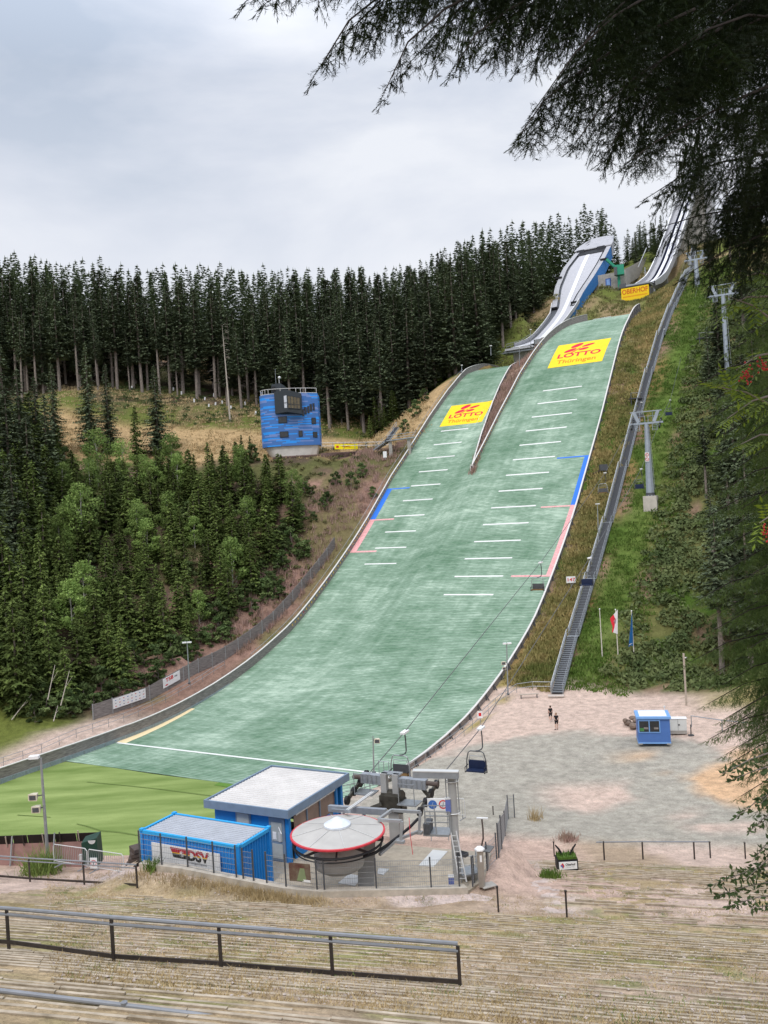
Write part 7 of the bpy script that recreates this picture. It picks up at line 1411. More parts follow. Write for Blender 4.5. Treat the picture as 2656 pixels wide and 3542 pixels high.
def tris_mesh(name, T, m): # T (n,3,3)
    V = T.reshape(-1, 3); F = np.arange(len(V)).reshape(-1, 3); me = bpy.data.meshes.new(name); V = np.asarray(V, np.float32)
    me.vertices.add(len(V)); me.vertices.foreach_set('co', V.ravel()); me.loops.add(F.size); me.loops.foreach_set('vertex_index', F.ravel().astype(np.int32)); me.polygons.add(len(F)); me.polygons.foreach_set('loop_start', np.arange(0, F.size, 3, dtype=np.int32)); me.polygons.foreach_set('loop_total', np.full(len(F), 3, np.int32))
    me.materials.append(m); me.update(calc_edges=True); return me
def spruce_tris(H, r, start=.05, seed=0, dens=1.0, droop=.35, gap=.15, tip=.02):
    g = np.random.default_rng(seed); out = []; z = start * H; lay = 0
    while z < H * .99:
        f = (z - start * H) / (H * (1 - start)); R_ = r * (1 - f) ** .82 * g.uniform(.75, 1.15) + .1; 
        if f < .12: R_ *= .55 + f * 3.7
        nb = max(4, int((5 + 5 * (1 - f)) * dens))
        for k in range(nb):
            if g.random() < gap: continue
            a = g.uniform(0, 2 * math.pi); L = R_ * g.uniform(.6, 1.15); zz = z + g.uniform(-.15, .15); n = max(2, int(L / .42)); ca, sa = math.cos(a), math.sin(a)
            for j in range(n):
                rr = L * (j + .6) / n; dz = -droop * rr * (1 - .35 * rr / (L + .01)) + .10 * rr * (rr / (L + .01)); wd = (.34 + .25 * (1 - j / n)) * (.6 + .4 * (1 - f)) * (H / 22) ** .3
                for q in range(3):
                    c = np.array([ca * rr, sa * rr, zz + dz]); th = g.uniform(-1.1, 1.1); d = np.array([math.cos(a + th), math.sin(a + th), g.uniform(-.75, .05)]); s_ = np.array([-math.sin(a + th), math.cos(a + th), g.uniform(-.3, .3)])
                    out.append([c - s_ * wd * .42 + g.normal(0, .05, 3), c + s_ * wd * .42 + g.normal(0, .05, 3), c + d * wd * g.uniform(.9, 1.6)])
        z += g.uniform(.30, .46) * (H / 22) ** .5 / max(dens, .6)
    for k in range(4): a = k * 1.6; out.append([[0.12 * math.cos(a), .12 * math.sin(a), H * .95], [-.12 * math.cos(a), -.12 * math.sin(a), H * .95], [0, 0, H * 1.02]])
    return np.array(out)
def trunk_mesh(H, r, seed=0, name='trunk', m=None, stubs=0, zs=(.2, .5), lean=0):
    rr = random.Random(seed); b = MB(); b.tube([(0, 0, -.6), (lean * .3, .02, H * .3), (lean * .6, -.03, H * .6), (lean, 0, H * .97)], [r, r * .8, r * .5, r * .08], 7)
    for k in range(stubs): z = H * rr.uniform(*zs); a = rr.uniform(0, 6.28); L = rr.uniform(.5, 1.5); b.tube([(0, 0, z), (math.cos(a) * L * .6, math.sin(a) * L * .6, z - .05), (math.cos(a) * L, math.sin(a) * L, z - .35)], [.035, .025, .01], 3)
    o = b.build(name, m or BARK); me = o.data; bpy.data.objects.remove(o); return me
class TreeKind:
    def __init__(s, name, H, crown, trunk): s.name = name; s.H = H; s.crown = crown; s.trunk = trunk
def mk_spruce(H, r, start, seed, m, dens=1.15, gap=.15, stubs=0, droop=.35): return TreeKind('spruce_tree' if m is SPR else 'young_spruce', H, tris_mesh('crown', spruce_tris(H, r, start, seed, dens, droop, gap), m), trunk_mesh(H, H * .0125 + .04, seed, stubs=stubs, zs=(.15, max(.2, start))))
TALL = [mk_spruce(22, 3.4, .10, 1, SPR), mk_spruce(23, 3.0, .2, 2, SPR, gap=.2), mk_spruce(21, 3.8, .06, 3, SPR), mk_spruce(24, 2.9, .28, 4, SPR, gap=.25), mk_spruce(20, 3.3, .12, 5, SPR, gap=.2)]
BARE = [mk_spruce(22, 2.8, .42, 11, SPR, gap=.25, stubs=16), mk_spruce(23, 2.4, .52, 12, SPR, gap=.3, stubs=20), mk_spruce(20, 3.0, .38, 13, SPR, gap=.25, stubs=14)]
YOUNG = [mk_spruce(9, 2.0, .02, 21, SPY, 1.1, .08), mk_spruce(10, 1.8, .03, 22, SPY, 1.1, .1), mk_spruce(8, 2.1, .01, 23, SPY, 1.1, .08), mk_spruce(11, 2.2, .03, 24, SPY, 1.0, .12)]
def dec_tris(H, seed, lobes=14, leaf=.26, n=2600, w=.30, z0=.25, narrow=1.0):
    g = np.random.default_rng(seed); out = []; C_ = []
    for k in range(lobes): f = (k + .5) / lobes; zz = H * (z0 + (1 - z0) * f); rr = H * w * math.sin(math.pi * (.18 + .8 * f)) ** .8 * narrow; a = k * 2.4 + g.uniform(-.5, .5); q = rr * g.uniform(.35, .8); C_.append((q * math.cos(a), q * math.sin(a), zz - .05 * H, H * g.uniform(.07, .13)))
    for i in range(n):
        c = C_[g.integers(lobes)]; d = g.normal(0, 1, 3); d /= np.linalg.norm(d); p = np.array(c[:3]) + d * c[3] * g.uniform(.5, 1.15) * np.array([1.25, 1.25, .8]); s_ = leaf * g.uniform(.6, 1.3); u_ = g.normal(0, 1, 3); u_ /= np.linalg.norm(u_); v_ = np.cross(u_, d + g.normal(0, .6, 3)); v_ /= (np.linalg.norm(v_) + 1e-6)
        out.append([p - u_ * s_ * .5, p + u_ * s_ * .5, p + v_ * s_])
    return np.array(out), C_
def mk_dec(H, seed, m=DEC, birch=True, name='birch_tree', **k):
    T, C_ = dec_tris(H, seed, **k); b = MB(); b.tube([(0, 0, -.5), (.1, 0, H * .4), (-.05, .05, H * .9)], [H * .014, H * .010, .03], 6)
    for c in C_[::2]: b.tube([(0, 0, max(.3, c[2] - H * .2)), (c[0] * .9, c[1] * .9, c[2])], [.05, .015], 4)
    o = b.build('trunk', BARKL if birch else BARK); me = o.data; bpy.data.objects.remove(o); return TreeKind(name, H, tris_mesh('crown', T, m), me)
DECS = [mk_dec(10, 31), mk_dec(9, 32, narrow=.8), mk_dec(11, 33, w=.26), mk_dec(8, 34, w=.33)]
BUSH = [mk_dec(2.6, 41, BUSHM, False, 'shrub', lobes=9, leaf=.24, n=900, w=.5, z0=.1), mk_dec(3.0, 42, BUSHM, False, 'shrub', lobes=10, leaf=.24, n=1000, w=.45, z0=.1), mk_dec(2.2, 43, BUSHM, False, 'shrub', lobes=8, leaf=.22, n=800, w=.6, z0=.05)]
def plant(kind, x, y, H, label, cat, group, z=None, rz=None, wf=1.0, sink=.15, tilt=0):
    k = H / kind.H; o = thing(kind.name, (x, y, (gz(x, y) if z is None else z) - sink), label, cat, group, rz=random.uniform(0, 6.28) if rz is None else rz); o.scale = (k * wf, k * wf, k)
    if tilt: o.rotation_euler = (tilt, 0, o.rotation_euler[2])
    for nm, me in (('trunk', kind.trunk), ('crown', kind.crown)): c = bpy.data.objects.new(nm, me); COL.objects.link(c); c.parent = o
    return o
def topx(x, y, z):  # world -> photo pixel
    P = np.array([x, y, z - CAMZ]); d = P[1] * CP_ + P[2] * SP_; u = -P[1] * SP_ + P[2] * CP_; X = FPX * P[0] / d; Y = FPX * u / d
    return IW / 2 + X * CR_ - Y * SR_, IH / 2 - (X * SR_ + Y * CR_)
SKX = [0, 300, 600, 1000, 1200, 1450, 1600, 1800, 1950, 2050, 2100, 2130, 2200, 2300, 2360, 2450]; SKY = [890, 905, 925, 955, 960, 940, 850, 790, 750, 715, 740, 850, 800, 770, 760, 700]
rv = random.Random(77); cand = []
y = 212.0
while y < 345:
    x = -155 + rv.uniform(0, 4)
    while x < 150:
        xx, yy = x + rv.uniform(-1.8, 1.8), y + rv.uniform(-1.8, 1.8); t, s = tos(xx, yy); px, py = topx(xx, yy, gz(xx, yy))
        okk = s < -85.5 or t > 285
        if t > 285 and -94 < s < -60 and t < 300: okk = False
        if -60 < s < -44: okk = t > 420
        if s > -44: okk = False
        if px > 2330: okk = t > 330 and okk
        # open clearing seen between the trunks
        if px > -80 and px < 2420 and okk:
            edge = 214 if xx < -2 else 205
            if yy < edge + max(0, 16 - abs(xx + 60) * .3): okk = False
            if xx > -2 and (topx(xx, yy, gz(xx, yy))[0] < 1225): okk = okk and yy > 213
            if 245 < yy < 275 and -75 < xx < -28: okk = rv.random() < .25
        else: okk = False
        if s > -88 and yy < 212: okk = False
        if okk: cand.append((xx, yy, px, py))
        x += 4.6 if yy < 240 else 5.6
    y += 4.6 if y < 240 else 6.2
# depth-sort: nearest first
cand.sort(key=lambda c: c[1]); used = []
nind = 0; stuffT = []; LOWT = [spruce_tris(22, 2.7, .03, 51, .55, .35, .2), spruce_tris(22, 2.5, .05, 52, .55, .35, .2)]
def clampH(xx, yy, H, sl=14):
    g_ = gz(xx, yy); px, py = topx(xx, yy, g_ + H); lim = float(np.interp(px, SKX, SKY)) + rv.uniform(-45, 25)
    if py < lim: H -= (lim - py) / FPX * yy
    return H
G1 = 'tall spruces of the dark forest on the ridge'
for i, (xx, yy, px, py) in enumerate(cand):
    H = clampH(xx, yy, rv.choice((rv.uniform(22, 30), rv.uniform(16, 26), rv.uniform(24, 31))))
    if H < 6: continue
    front = yy < 238 and xx < 2
    if nind < 248:
        bare = front and rv.random() < (.75 if px < 760 else .35); kd = rv.choice(BARE if bare else TALL)
        zone = 'at the far left of the picture' if px < 330 else 'above the left part of the straw meadow' if px < 700 else 'behind the white sapling guards and the dead tree' if px < 900 else 'right behind the judges tower' if px < 1130 else 'between the judges tower and the footbridge' if px < 1420 else 'left of the smaller landing slope' if px < 1720 else 'left of the white inrun'
        row_ = 'in the front row' if yy < 226 else 'in the second rows' if yy < 245 else 'deeper in the wood'
        lb = ('bare-trunked tall spruce ' if bare else 'full dark spruce ') + row_ + ', ' + zone; plant(kd, xx, yy, H, lb, 'spruce tree', G1 + ' ' + zone, wf=rv.uniform(1.0, 1.45) * (1.0 if not front else .9), tilt=rv.uniform(-.03, .03)); nind += 1
    else:
        T = LOWT[i % 2]; a = rv.uniform(0, 6.28); k = H / 22; Rm = np.array([[math.cos(a) * 1.5, -math.sin(a) * 1.5, 0], [math.sin(a) * 1.5, math.cos(a) * 1.5, 0], [0, 0, 1]]) * k
        stuffT.append(T @ Rm.T + np.array([xx, yy, gz(xx, yy) - .2]))
print('forest', len(cand), nind, len(stuffT))
if stuffT: o = bpy.data.objects.new('spruce_forest', tris_mesh('spruce_forest', np.concatenate(stuffT), SPR)); COL.objects.link(o); tag(o, 'deeper dark mass of spruce forest filling the ridge behind the first rows', 'forest', kind='stuff')
# understory along the foot of the forest right of the tower
for k in range(34):
    xx = rv.uniform(-3, 34); t_off = rv.uniform(0, 10); yy = 205 + xx * .6 + t_off; t, s = tos(xx, yy)
    if s < -89.5: plant(rv.choice(YOUNG), xx, yy, rv.uniform(5, 10), 'young spruce at the forest foot between the judges tower and the smaller slope', 'spruce tree', 'young spruces at the forest foot')
# single spruces and dead tree on the straw meadow edge
for x_, yb, yt, d, lb in ((545, 1500, 1262, 193, 'broad lone spruce in front of the straw meadow, nearest to the judges tower'), (312, 1500, 1180, 194, 'tall thin spruce standing before the straw meadow at the far left'), (378, 1520, 1255, 193, 'narrow spruce just right of the tall thin meadow spruce'), (190, 1520, 1250, 191, 'loose dark spruce at the left end of the straw meadow'), (470, 1520, 1400, 190, 'small spruce between the meadow spruces'), (838, 1600, 1500, 186, 'small dark spruce just left of the judges tower'), (868, 1610, 1505, 186, 'slender little spruce touching the tower bush')):
    p = at(x_, yb, d); plant(TALL[2] if yt < 1300 else YOUNG[0], p[0], p[1], gz(p[0], p[1]) * 0 + at(x_, yt, d)[2] - gz(p[0], p[1]), lb, 'spruce tree', None, wf=1.25 if x_ == 545 else .9)
p = at(792, 1386, 214); dd = thing('dead_tree', (p[0], p[1], gz(p[0], p[1])), 'bare pale dead trunk standing in front of the forest edge', 'dead tree'); c = bpy.data.objects.new('trunk', trunk_mesh(at(784, 1112, 214)[2] - gz(p[0], p[1]), .24, 9, m=BARKD, stubs=34, zs=(.3, .98), lean=-.6)); COL.objects.link(c); c.parent = dd
# white sapling guards
for k, (x_, y_) in enumerate(((600, 1352), (628, 1366), (672, 1392), (684, 1376), (708, 1386), (740, 1372), (722, 1410), (745, 1404), (800, 1416), (848, 1402), (884, 1435), (456, 1347), (590, 1345), (770, 1398))):
    p = gpt(x_, y_); b = MB(); b.tube([(0, 0, 0), (random.uniform(-.15, .15), 0, .95)], .22, 6); o = b.build('sapling_guard', WHITE); o.location = p; tag(o, 'white guard tube around a sapling on the cleared slope below the forest', 'sapling guard', 'white sapling guards on the cleared slope')
for i, (x_, yb, yt, d) in enumerate(((20, 1560, 1190, 176), (75, 1590, 1270, 172), (130, 1560, 1300, 178), (-30, 1500, 1150, 180), (40, 1750, 1330, 160), (110, 1800, 1420, 158), (-20, 1900, 1400, 150), (165, 1620, 1360, 170), (60, 2000, 1560, 142), (20, 2200, 1680, 132))):
    p = at(x_, yb, d); plant(TALL[i % 5], p[0], p[1], at(x_, yt, d)[2] - gz(p[0], p[1]), ['big spruce at the far left edge, tallest before the forest', 'second big spruce from the left edge', 'big spruce left of the meadow spruces', 'spruce cut by the left edge high up', 'large spruce at the left edge below the biggest ones', 'large spruce near the left edge above the birches', 'spruce cut by the left edge half way down', 'spruce at the left end of the straw meadow, below the loose dark one', 'large spruce low at the left edge', 'lowest large spruce at the left edge'][i], 'spruce tree', None, wf=1.3)
# mixed young wood on the left slope
yw = 0; pts_y = []
y = 113.5
while y < 190:
    x = -88
    while x < 2:
        xx, yy = x + rv.uniform(-1.4, 1.4), y + rv.uniform(-1.4, 1.4); t, s = tos(xx, yy); px, py = topx(xx, yy, gz(xx, yy))
        lim = np.interp(yy, [113, 125, 140, 160, 175, 186], [-95.5, -93.0, -92.5, -94.0, -98, -105])
        if s < lim and px > -140 and not (px > 990 and yy > 170) and not (px > 900 and yy > 176) and not (px > 230 and yy > 181): pts_y.append((xx, yy, px))
        x += 3.35
    y += 3.6
dl = ('young spruce', 'light green birch', 'broad shrub')
for xx, yy, px in sorted(pts_y, key=lambda c: c[1]):
    r_ = rv.random(); far_l = px < 170
    if r_ < .79 or far_l and r_ < .95:
        H = rv.uniform(6.5, 11) * (1.45 if far_l else 1.0) * (.7 if yy > 172 and not far_l else 1); hz_ = ('at the far left' if px < 330 else 'in the middle' if px < 660 else 'at the right edge') + (', near the foot' if yy < 135 else ', half way up' if yy < 165 else ', just below the meadow'); plant(rv.choice(YOUNG), xx, yy, H, 'green young spruce on the left slope, ' + hz_, 'spruce tree', 'young spruces on the left slope, ' + hz_, wf=rv.uniform(1.1, 1.45) * (1 if not far_l else .85)); yw += 1
    elif r_ < .90: plant(rv.choice(DECS), xx, yy, rv.uniform(6, 9.5) * (.8 if yy > 178 else 1), 'light green birch in the young wood on the left slope, ' + ('low down' if yy < 150 else 'high up') + (' at left' if px < 450 else ' at right'), 'birch tree', 'birches on the left slope ' + ('low' if yy < 150 else 'high') + (' left' if px < 450 else ' right'))
    else: plant(rv.choice(BUSH), xx, yy, rv.uniform(3, 5), 'leafy shrub of the young mixed wood covering the left slope', 'shrub', 'shrubs on the left slope')
for k in range(95):
    yy = rv.uniform(113, 172); lim = np.interp(yy, [113, 125, 150, 172], [-95.5, -92.0, -91.0, -94.0]); s_ = lim - rv.uniform(-1.5, 5); x_ = (s_ + yy * math.sin(YAW)) / math.cos(YAW)
    plant(rv.choice(BUSH), x_, yy, rv.uniform(1.6, 3.6), 'low shrub at the lower edge of the young wood, ' + ('near its foot' if yy < 130 else 'half way up' if yy < 150 else 'near the top'), 'shrub', 'edge shrubs ' + ('low' if yy < 130 else 'middle' if yy < 150 else 'high'), wf=1.3)
print('young', len(pts_y), yw)
for x_, y_, H, d_ in ((290, 1790, 13, 0), (345, 1640, 12, 0), (600, 1560, 11, 1), (430, 1560, 10, 2), (240, 2000, 9, 1), (520, 1900, 8, 3)):
    p = at(x_, y_ + 130, 150 if y_ > 1700 else 175); plant(DECS[d_], p[0], p[1], H, ['tall pale birch rising above the young wood, lower left', 'pale birch above the young wood left of centre', 'birch crown nearest below the straw meadow', 'pale birch below the tall meadow spruces', 'low birch at the foot of the left wood', 'single pale birch in the middle of the left wood'][[290, 345, 600, 430, 240, 520].index(x_)], 'birch tree', None)
# shrubs around
SB = [(1215, 1690, 3.6, 'round green shrub on the slope below the yellow railing banner'), (1250, 1650, 3.2, 'shrub right beneath the walkway near the white panel'), (1160, 1680, 3.0, 'shrub below the reddish retaining wall'), (1290, 1720, 2.4, 'low shrub beside the upper left board wall'), (1120, 1760, 2.6, 'shrub in the reddish scrub below the tower'), (1050, 1700, 2.6, 'shrub under the left foot of the tower'), (1440, 1440, 4.0, 'large light shrub beside the smaller landing slope at the forest foot'), (1470, 1390, 3.4, 'shrub above the large light shrub beside the smaller slope'), (1400, 1490, 2.8, 'shrub behind the steel footbridge'), (875, 1600, 4.2, 'round bushy tree just left of the tower base'), (1030, 1830, 2.6, 'shrub half way down the reddish scrub strip'), (960, 1950, 2.6, 'shrub beside the top end of the grey board fence'), (900, 2050, 2.8, 'shrub behind the middle of the grey board fence'), (290, 2440, 3.2, 'dense shrub just left of the board fence end'), (230, 2470, 3.6, 'wide grey green shrub at the foot of the left slope'), (120, 2500, 2.6, 'low shrub at the far left foot of the slope'), (400, 2340, 2.6, 'shrub behind the white sponsor banner'), (1850, 1140, 2.0, 'small shrub below the forest fence')]
for i, (x_, y_, H, lb) in enumerate(SB): p = gpt(x_, y_); plant(BUSH[i % 3], p[0], p[1], H, lb, 'shrub', None)
# right-hand mid-ground spruces
RS = [(2496, 2300, 104, 21, BARE[0], 'tall spruce with bare lower trunk right of the flagpoles'), (2600, 2330, 100, 22, TALL[1], 'dark spruce at the right edge behind the yard'), (2680, 2300, 108, 22, TALL[0], 'spruce cut by the right edge of the picture behind the yard'), (2560, 1950, 128, 21, TALL[3], 'spruce on the right hillside right of the concrete-footed pylon'), (2640, 1900, 135, 24, TALL[2], 'dense spruce on the right hillside near the picture edge'), (2500, 1480, 160, 18, TALL[2], 'dark dense spruce left of the tall pale pylon'), (2465, 1530, 158, 13, TALL[0], 'smaller dark spruce hiding the foot of the farther pylon'), (2590, 1450, 172, 22, TALL[1], 'spruce right behind the tall pale pylon'), (2660, 1500, 165, 24, TALL[4], 'spruce beside the rowan berries'), (2470, 1180, 215, 14, TALL[0], 'distant spruce right of the upper staircase'), (2540, 1150, 220, 20, TALL[1], 'distant tall spruce at the upper right'), (2620, 1100, 225, 24, TALL[2], 'farthest spruce at the upper right'), (2510, 1700, 146, 15, TALL[4], 'brownish spruce above the bare-trunk spruce'), (2475, 2080, 116, 15, BARE[1], 'thin spruce left of the bare-trunk spruce right of the flagpoles'), (2545, 2210, 109, 20, BARE[2], 'spruce crowding the right side of the bare-trunk spruce'), (2600, 2100, 113, 22, TALL[1], 'thick spruce half hidden by the near boughs, level with the booth'), (2450, 1830, 135, 13, BARE[0], 'thin spruce on the hillside right of the pylon block'), (2525, 1870, 130, 18, TALL[3], 'second spruce on the hillside right of the pylon block'), (2590, 1760, 138, 22, TALL[0], 'third and darkest spruce right of the pylon block')]
for x_, y_, d, H, kd, lb in RS: p = at(x_, y_, d); plant(kd, p[0], p[1], H, lb, 'spruce tree', None, wf=1.15)
for x_, y_, d, H in ((2200, 905, 292, 12), (2170, 900, 300, 15), (2235, 895, 300, 11), (2265, 890, 305, 13), (2290, 880, 310, 16), (2330, 880, 312, 14), (2310, 870, 320, 12), (2215, 880, 315, 17), (2250, 870, 325, 16), (2190, 890, 318, 15)):
    p = at(x_, y_ - 20, d); plant(rv.choice(TALL[:3]), p[0], p[1], max(5, clampH(p[0], p[1], H + 3)), 'dark spruce on the skyline between the two inruns', 'spruce tree', 'spruces on the skyline between the inruns', z=min(gz(p[0], p[1]), p[2]) )
# ------------------------------------------------ ground cover (uncountable)
def clumps(P, n, leaf, hgt, rad, seed, up=.4):
    g = np.random.default_rng(seed); P = np.asarray(P); m = len(P); base = np.repeat(P, n, 0); k = len(base)
    d = g.normal(0, 1, (k, 3)); d /= np.linalg.norm(d, axis=1)[:, None]; d[:, 2] = np.abs(d[:, 2]); rr = np.repeat(g.uniform(.6, 1.3, m), n)[:, None]
    c = base + d * rr * np.array([rad, rad, hgt]) * g.uniform(.6, 1.05, (k, 1)); u_ = g.normal(0, 1, (k, 3)); u_ /= np.linalg.norm(u_, axis=1)[:, None]; v_ = np.cross(u_, d); v_[:, 2] += up; v_ /= np.linalg.norm(v_, axis=1)[:, None]; s_ = leaf * g.uniform(.6, 1.4, (k, 1))
    return np.stack([c - u_ * s_ * .5, c + u_ * s_ * .5, c + v_ * s_ * 1.1], 1)
def blades(P, n, h, w, rad, seed, lean=.35):
    g = np.random.default_rng(seed); P = np.asarray(P); base = np.repeat(P, n, 0); k = len(base); o_ = g.normal(0, rad, (k, 2)); b0 = base.copy(); b0[:, :2] += o_; a = g.uniform(0, 6.28, k); hh = h * g.uniform(.5, 1.3, k)
    s_ = np.stack([np.cos(a), np.sin(a), np.zeros(k)], 1) * w; tip = b0 + np.stack([g.normal(0, lean, k) * hh, g.normal(0, lean, k) * hh, hh], 1); return np.stack([b0 - s_, b0 + s_, tip], 1)
def scatter(n, fn, seed):
    g = np.random.default_rng(seed); out = []
    while len(out) < n:
        t, s = fn(g)
        if t is None: continue
        P = ts(t, s); out.append((P[0], P[1]))
    A = np.array(out); return np.column_stack([A, terrain(A[:, 0], A[:, 1])])
def noise_ok(x, y, sc, seed, th): return fbm(np.array([x]), np.array([y]), sc, seed)[0] > th
def f_bram(g):
    t = g.uniform(104, 215); s = g.uniform(-29.5, 14); P = ts(t, s)
    if s < -27 and g.random() < .5: return None, None
    return (t, s) if noise_ok(P[0], P[1], 7, 101, .30) else (None, None)
BRM = veg_mat('bramble leaves', (.060, .090, .032), (.175, .205, .080), 0, trans=.1, scale=.25); GRM = veg_mat('rough hillside grass', (.13, .15, .04), (.40, .30, .13), 0, scale=.16); GRG = veg_mat('lush grass', (.07, .13, .02), (.13, .19, .04), 0, scale=.3); HEA = veg_mat('faded willowherb', (.26, .19, .13), (.42, .27, .24), 0, scale=.4); STRM = veg_mat('dry straw grass', (.30, .22, .11), (.52, .40, .22), 0, scale=.5)
def stuff(name, T, m, label, cat): o = bpy.data.objects.new(name, tris_mesh(name, T, m)); COL.objects.link(o); return tag(o, label, cat, kind='stuff')
stuff('brambles', clumps(scatter(5600, f_bram, 1), 34, .40, .85, 1.2, 2), BRM, 'dark green bramble and bracken thicket on the right hillside', 'brambles')
def f_grR(g):
    t = g.uniform(100, 240); s = g.uniform(Rb(min(t, 214)) + .9, stair_s(t) - .9)
    if abs(s - stair_s(t)) < .8: return None, None
    return t, s
stuff('hillside_grass', blades(scatter(3600, f_grR, 3), 14, .55, .10, .35, 4), GRM, 'rough yellowish grass between the slope edge and the staircase', 'grass')
stuff('fresh_grass', blades(scatter(3200, lambda g: (lambda t: (t, g.uniform(stair_s(t) + .9, -26)))(g.uniform(101, 235)), 5), 14, .4, .09, .35, 6), GRG, 'fresh green grass strip right of the staircase', 'grass')
def f_hea(g):
    if g.random() < .45: t = g.uniform(152, 207); s = g.uniform(Wl(t) + .5, max(Wl(t) + .6, Wr(t) - .6))
    else: t = g.uniform(105, 165); s = g.uniform(-96, -86.5)
    P = ts(t, s); return (t, s)
stuff('willowherb', blades(scatter(1500, f_hea, 7), 12, 1.0, .07, .3, 8, .2), HEA, 'faded pinkish willowherb and scrub beside the board walls', 'weeds')
def f_grL(g):
    t = g.uniform(100, 170); s = g.uniform(-112, -88); P = ts(t, s)
    return (t, s) if noise_ok(P[0], P[1], 5, 111, .42) else (None, None)
stuff('scrub', clumps(scatter(420, f_grL, 9), 40, .28, .55, .7, 10), veg_mat('mixed scrub leaves', (.06, .08, .03), (.20, .17, .07), 0, scale=.3), 'low mixed scrub on the reddish slope left of the board fence', 'scrub')
def f_top(g):
    t = g.uniform(206, 300); s = g.uniform(-92, -36)
    if -58 < s < -47 and t > 240 or -63 < s < -44 and t < 218.5 or s < -71 and t < 209.5: return None, None
    return t, s
stuff('crest_grass', blades(scatter(4200, f_top, 11), 12, .55, .12, .45, 12), veg_mat('crest grass', (.10, .11, .035), (.22, .20, .08), 0, scale=.2), 'rough grass around the feet of the inruns', 'grass')
def f_mead(g):
    y_ = g.uniform(186, 232); x_ = g.uniform(-85, 12); return tos(x_, y_)
stuff('meadow_grass', blades(scatter(4200, f_mead, 13), 10, .45, .12, .5, 14), STRM, 'dry straw-coloured grass of the meadow behind the judges tower', 'grass')
stuff('heath', clumps(scatter(420, lambda g: tos(g.uniform(-70, 10), g.uniform(213, 240)), 15), 40, .3, .5, .8, 16), BUSHM, 'low green bilberry and brush at the forest foot', 'ground cover')
# weeds and stones on the stand
gs = np.random.default_rng(21)
def stand_pts(n, f, seed):
    g = np.random.default_rng(seed); P = []
    while len(P) < n:
        u = 13 + 42 * g.random() ** 1.2; v = g.uniform(-.76, .36) * u; 
        if f(u, v, g):
            x, y = uv_w(u, v)[:2]
            if (KX[0] - 1 < x < KX[-1] + 2 and y > wall_y(x) - .1) or (x < KX[0] and u > 39) or (u > 39 and x < 7): continue
            P.append((x, y))
    A = np.array(P); return np.column_stack([A, stand_h(A[:, 0], A[:, 1]) + .0])
ff = lambda u, v, g: noise_ok(u, v, 2.2, 121, .30) and g.random() < 1.2 - u / 60
stuff('dry_grass_tufts', blades(stand_pts(15000, ff, 22), 9, .085, .009, .09, 23, .6), STRM, 'dry grass tufts growing between the stand terraces', 'grass')
stuff('green_weeds', blades(stand_pts(1500, lambda u, v, g: noise_ok(u, v, 1.8, 131, .60), 24), 12, .06, .010, .10, 25, .8), GRG, 'small green weeds scattered over the stand', 'weeds')
P = stand_pts(5200, lambda u, v, g: noise_ok(u, v, 3, 141, .42), 26); g = np.random.default_rng(27); k = len(P); sz = g.uniform(.012, .045, k) ** 1.0
oc = np.array([[1, 0, 0], [-1, 0, 0], [0, 1, 0], [0, -1, 0], [0, 0, .8], [0, 0, -.8]]); fc_ = [(0, 2, 4), (2, 1, 4), (1, 3, 4), (3, 0, 4)]; pts_o = oc[None] * sz[:, None, None] * g.uniform(.6, 1.4, (k, 6, 1)) + P[:, None] + [0, 0, .03]
stuff('stones', np.concatenate([pts_o[:, list(f_)] for f_ in fc_]), mat('pale pink stones', (.42, .33, .29), .9, 0, .3, 5, col2=(.62, .55, .50)), 'loose pale and reddish stones lying on the stand', 'stones')
wp_ = []
for k in range(420):
    f_ = .15 + .75 * gs.random(); i = min(3, int(f_ * 4)); a = KW[i] + (KW[i + 1] - KW[i]) * gs.random(); wp_.append((a[0] + gs.normal(0, .3), a[1] - .25 - abs(gs.normal(0, .5)), 0))
A = np.array(wp_); A[:, 2] = stand_h(A[:, 0], A[:, 1]); stuff('dry_weeds', blades(A, 7, .30, .012, .12, 28, .35), STRM, 'tall dry weeds along the concrete wall in front of the blue container', 'weeds')
def weed(x_, y_, h, lb, m, n=60, w_=.02, rad=.25):
    p = spt(x_, y_) if y_ > 2950 else gpt(x_, y_); T = blades(np.zeros((1, 3)), n, h, w_, rad, int(x_), .35); o = bpy.data.objects.new('weed_clump', tris_mesh('weed_clump', T, m)); COL.objects.link(o); o.location = p; tag(o, lb, 'plant')
GRB = veg_mat('bright weed leaves', (.10, .16, .03), (.24, .30, .09), 0, scale=3)
weed(150, 3020, 1.1, 'bright green bushy weed in front of the reddish end wall', GRB, 420, .035, .45); weed(527, 3010, .6, 'small green plant at the wall below the white container banner', GRG, 120, .03, .18); weed(1965, 2905, .45, 'pinkish green weed clump behind the gondola sign', HEA, 260, .03, .3); weed(1850, 2835, .9, 'dry yellow weed clump at the top of the gravel bank', STRM, 120, .02, .25); weed(1905, 3035, .3, 'green weeds left of the gondola sign', GRG, 420, .03, .26)
# fallen pale branches at the lower left foot of the slope
for x0, y0, x1, y1, lb in ((40, 2490, 110, 2400, 'pale broken trunk leaning at the far left foot of the slope'), (165, 2420, 190, 2300, 'thin pale dead stem on the left rock face'), (210, 2440, 240, 2320, 'second pale dead stem on the left rock face'), (185, 2495, 200, 2440, 'forked pale dead stem among the yellow flowers')):
    a = at(x0, y0, 111); c = at(x1, y1, 113); b = MB(); b.tube([(0, 0, 0), tuple(c - a)], [.07, .03], 6); b.tube([tuple((c - a) * .5), tuple((c - a) * .8 + np.array([.6, 0, .1]))], [.03, .015], 5); o = b.build('dead_branch', BARKD); o.location = a; tag(o, lb, 'dead wood')
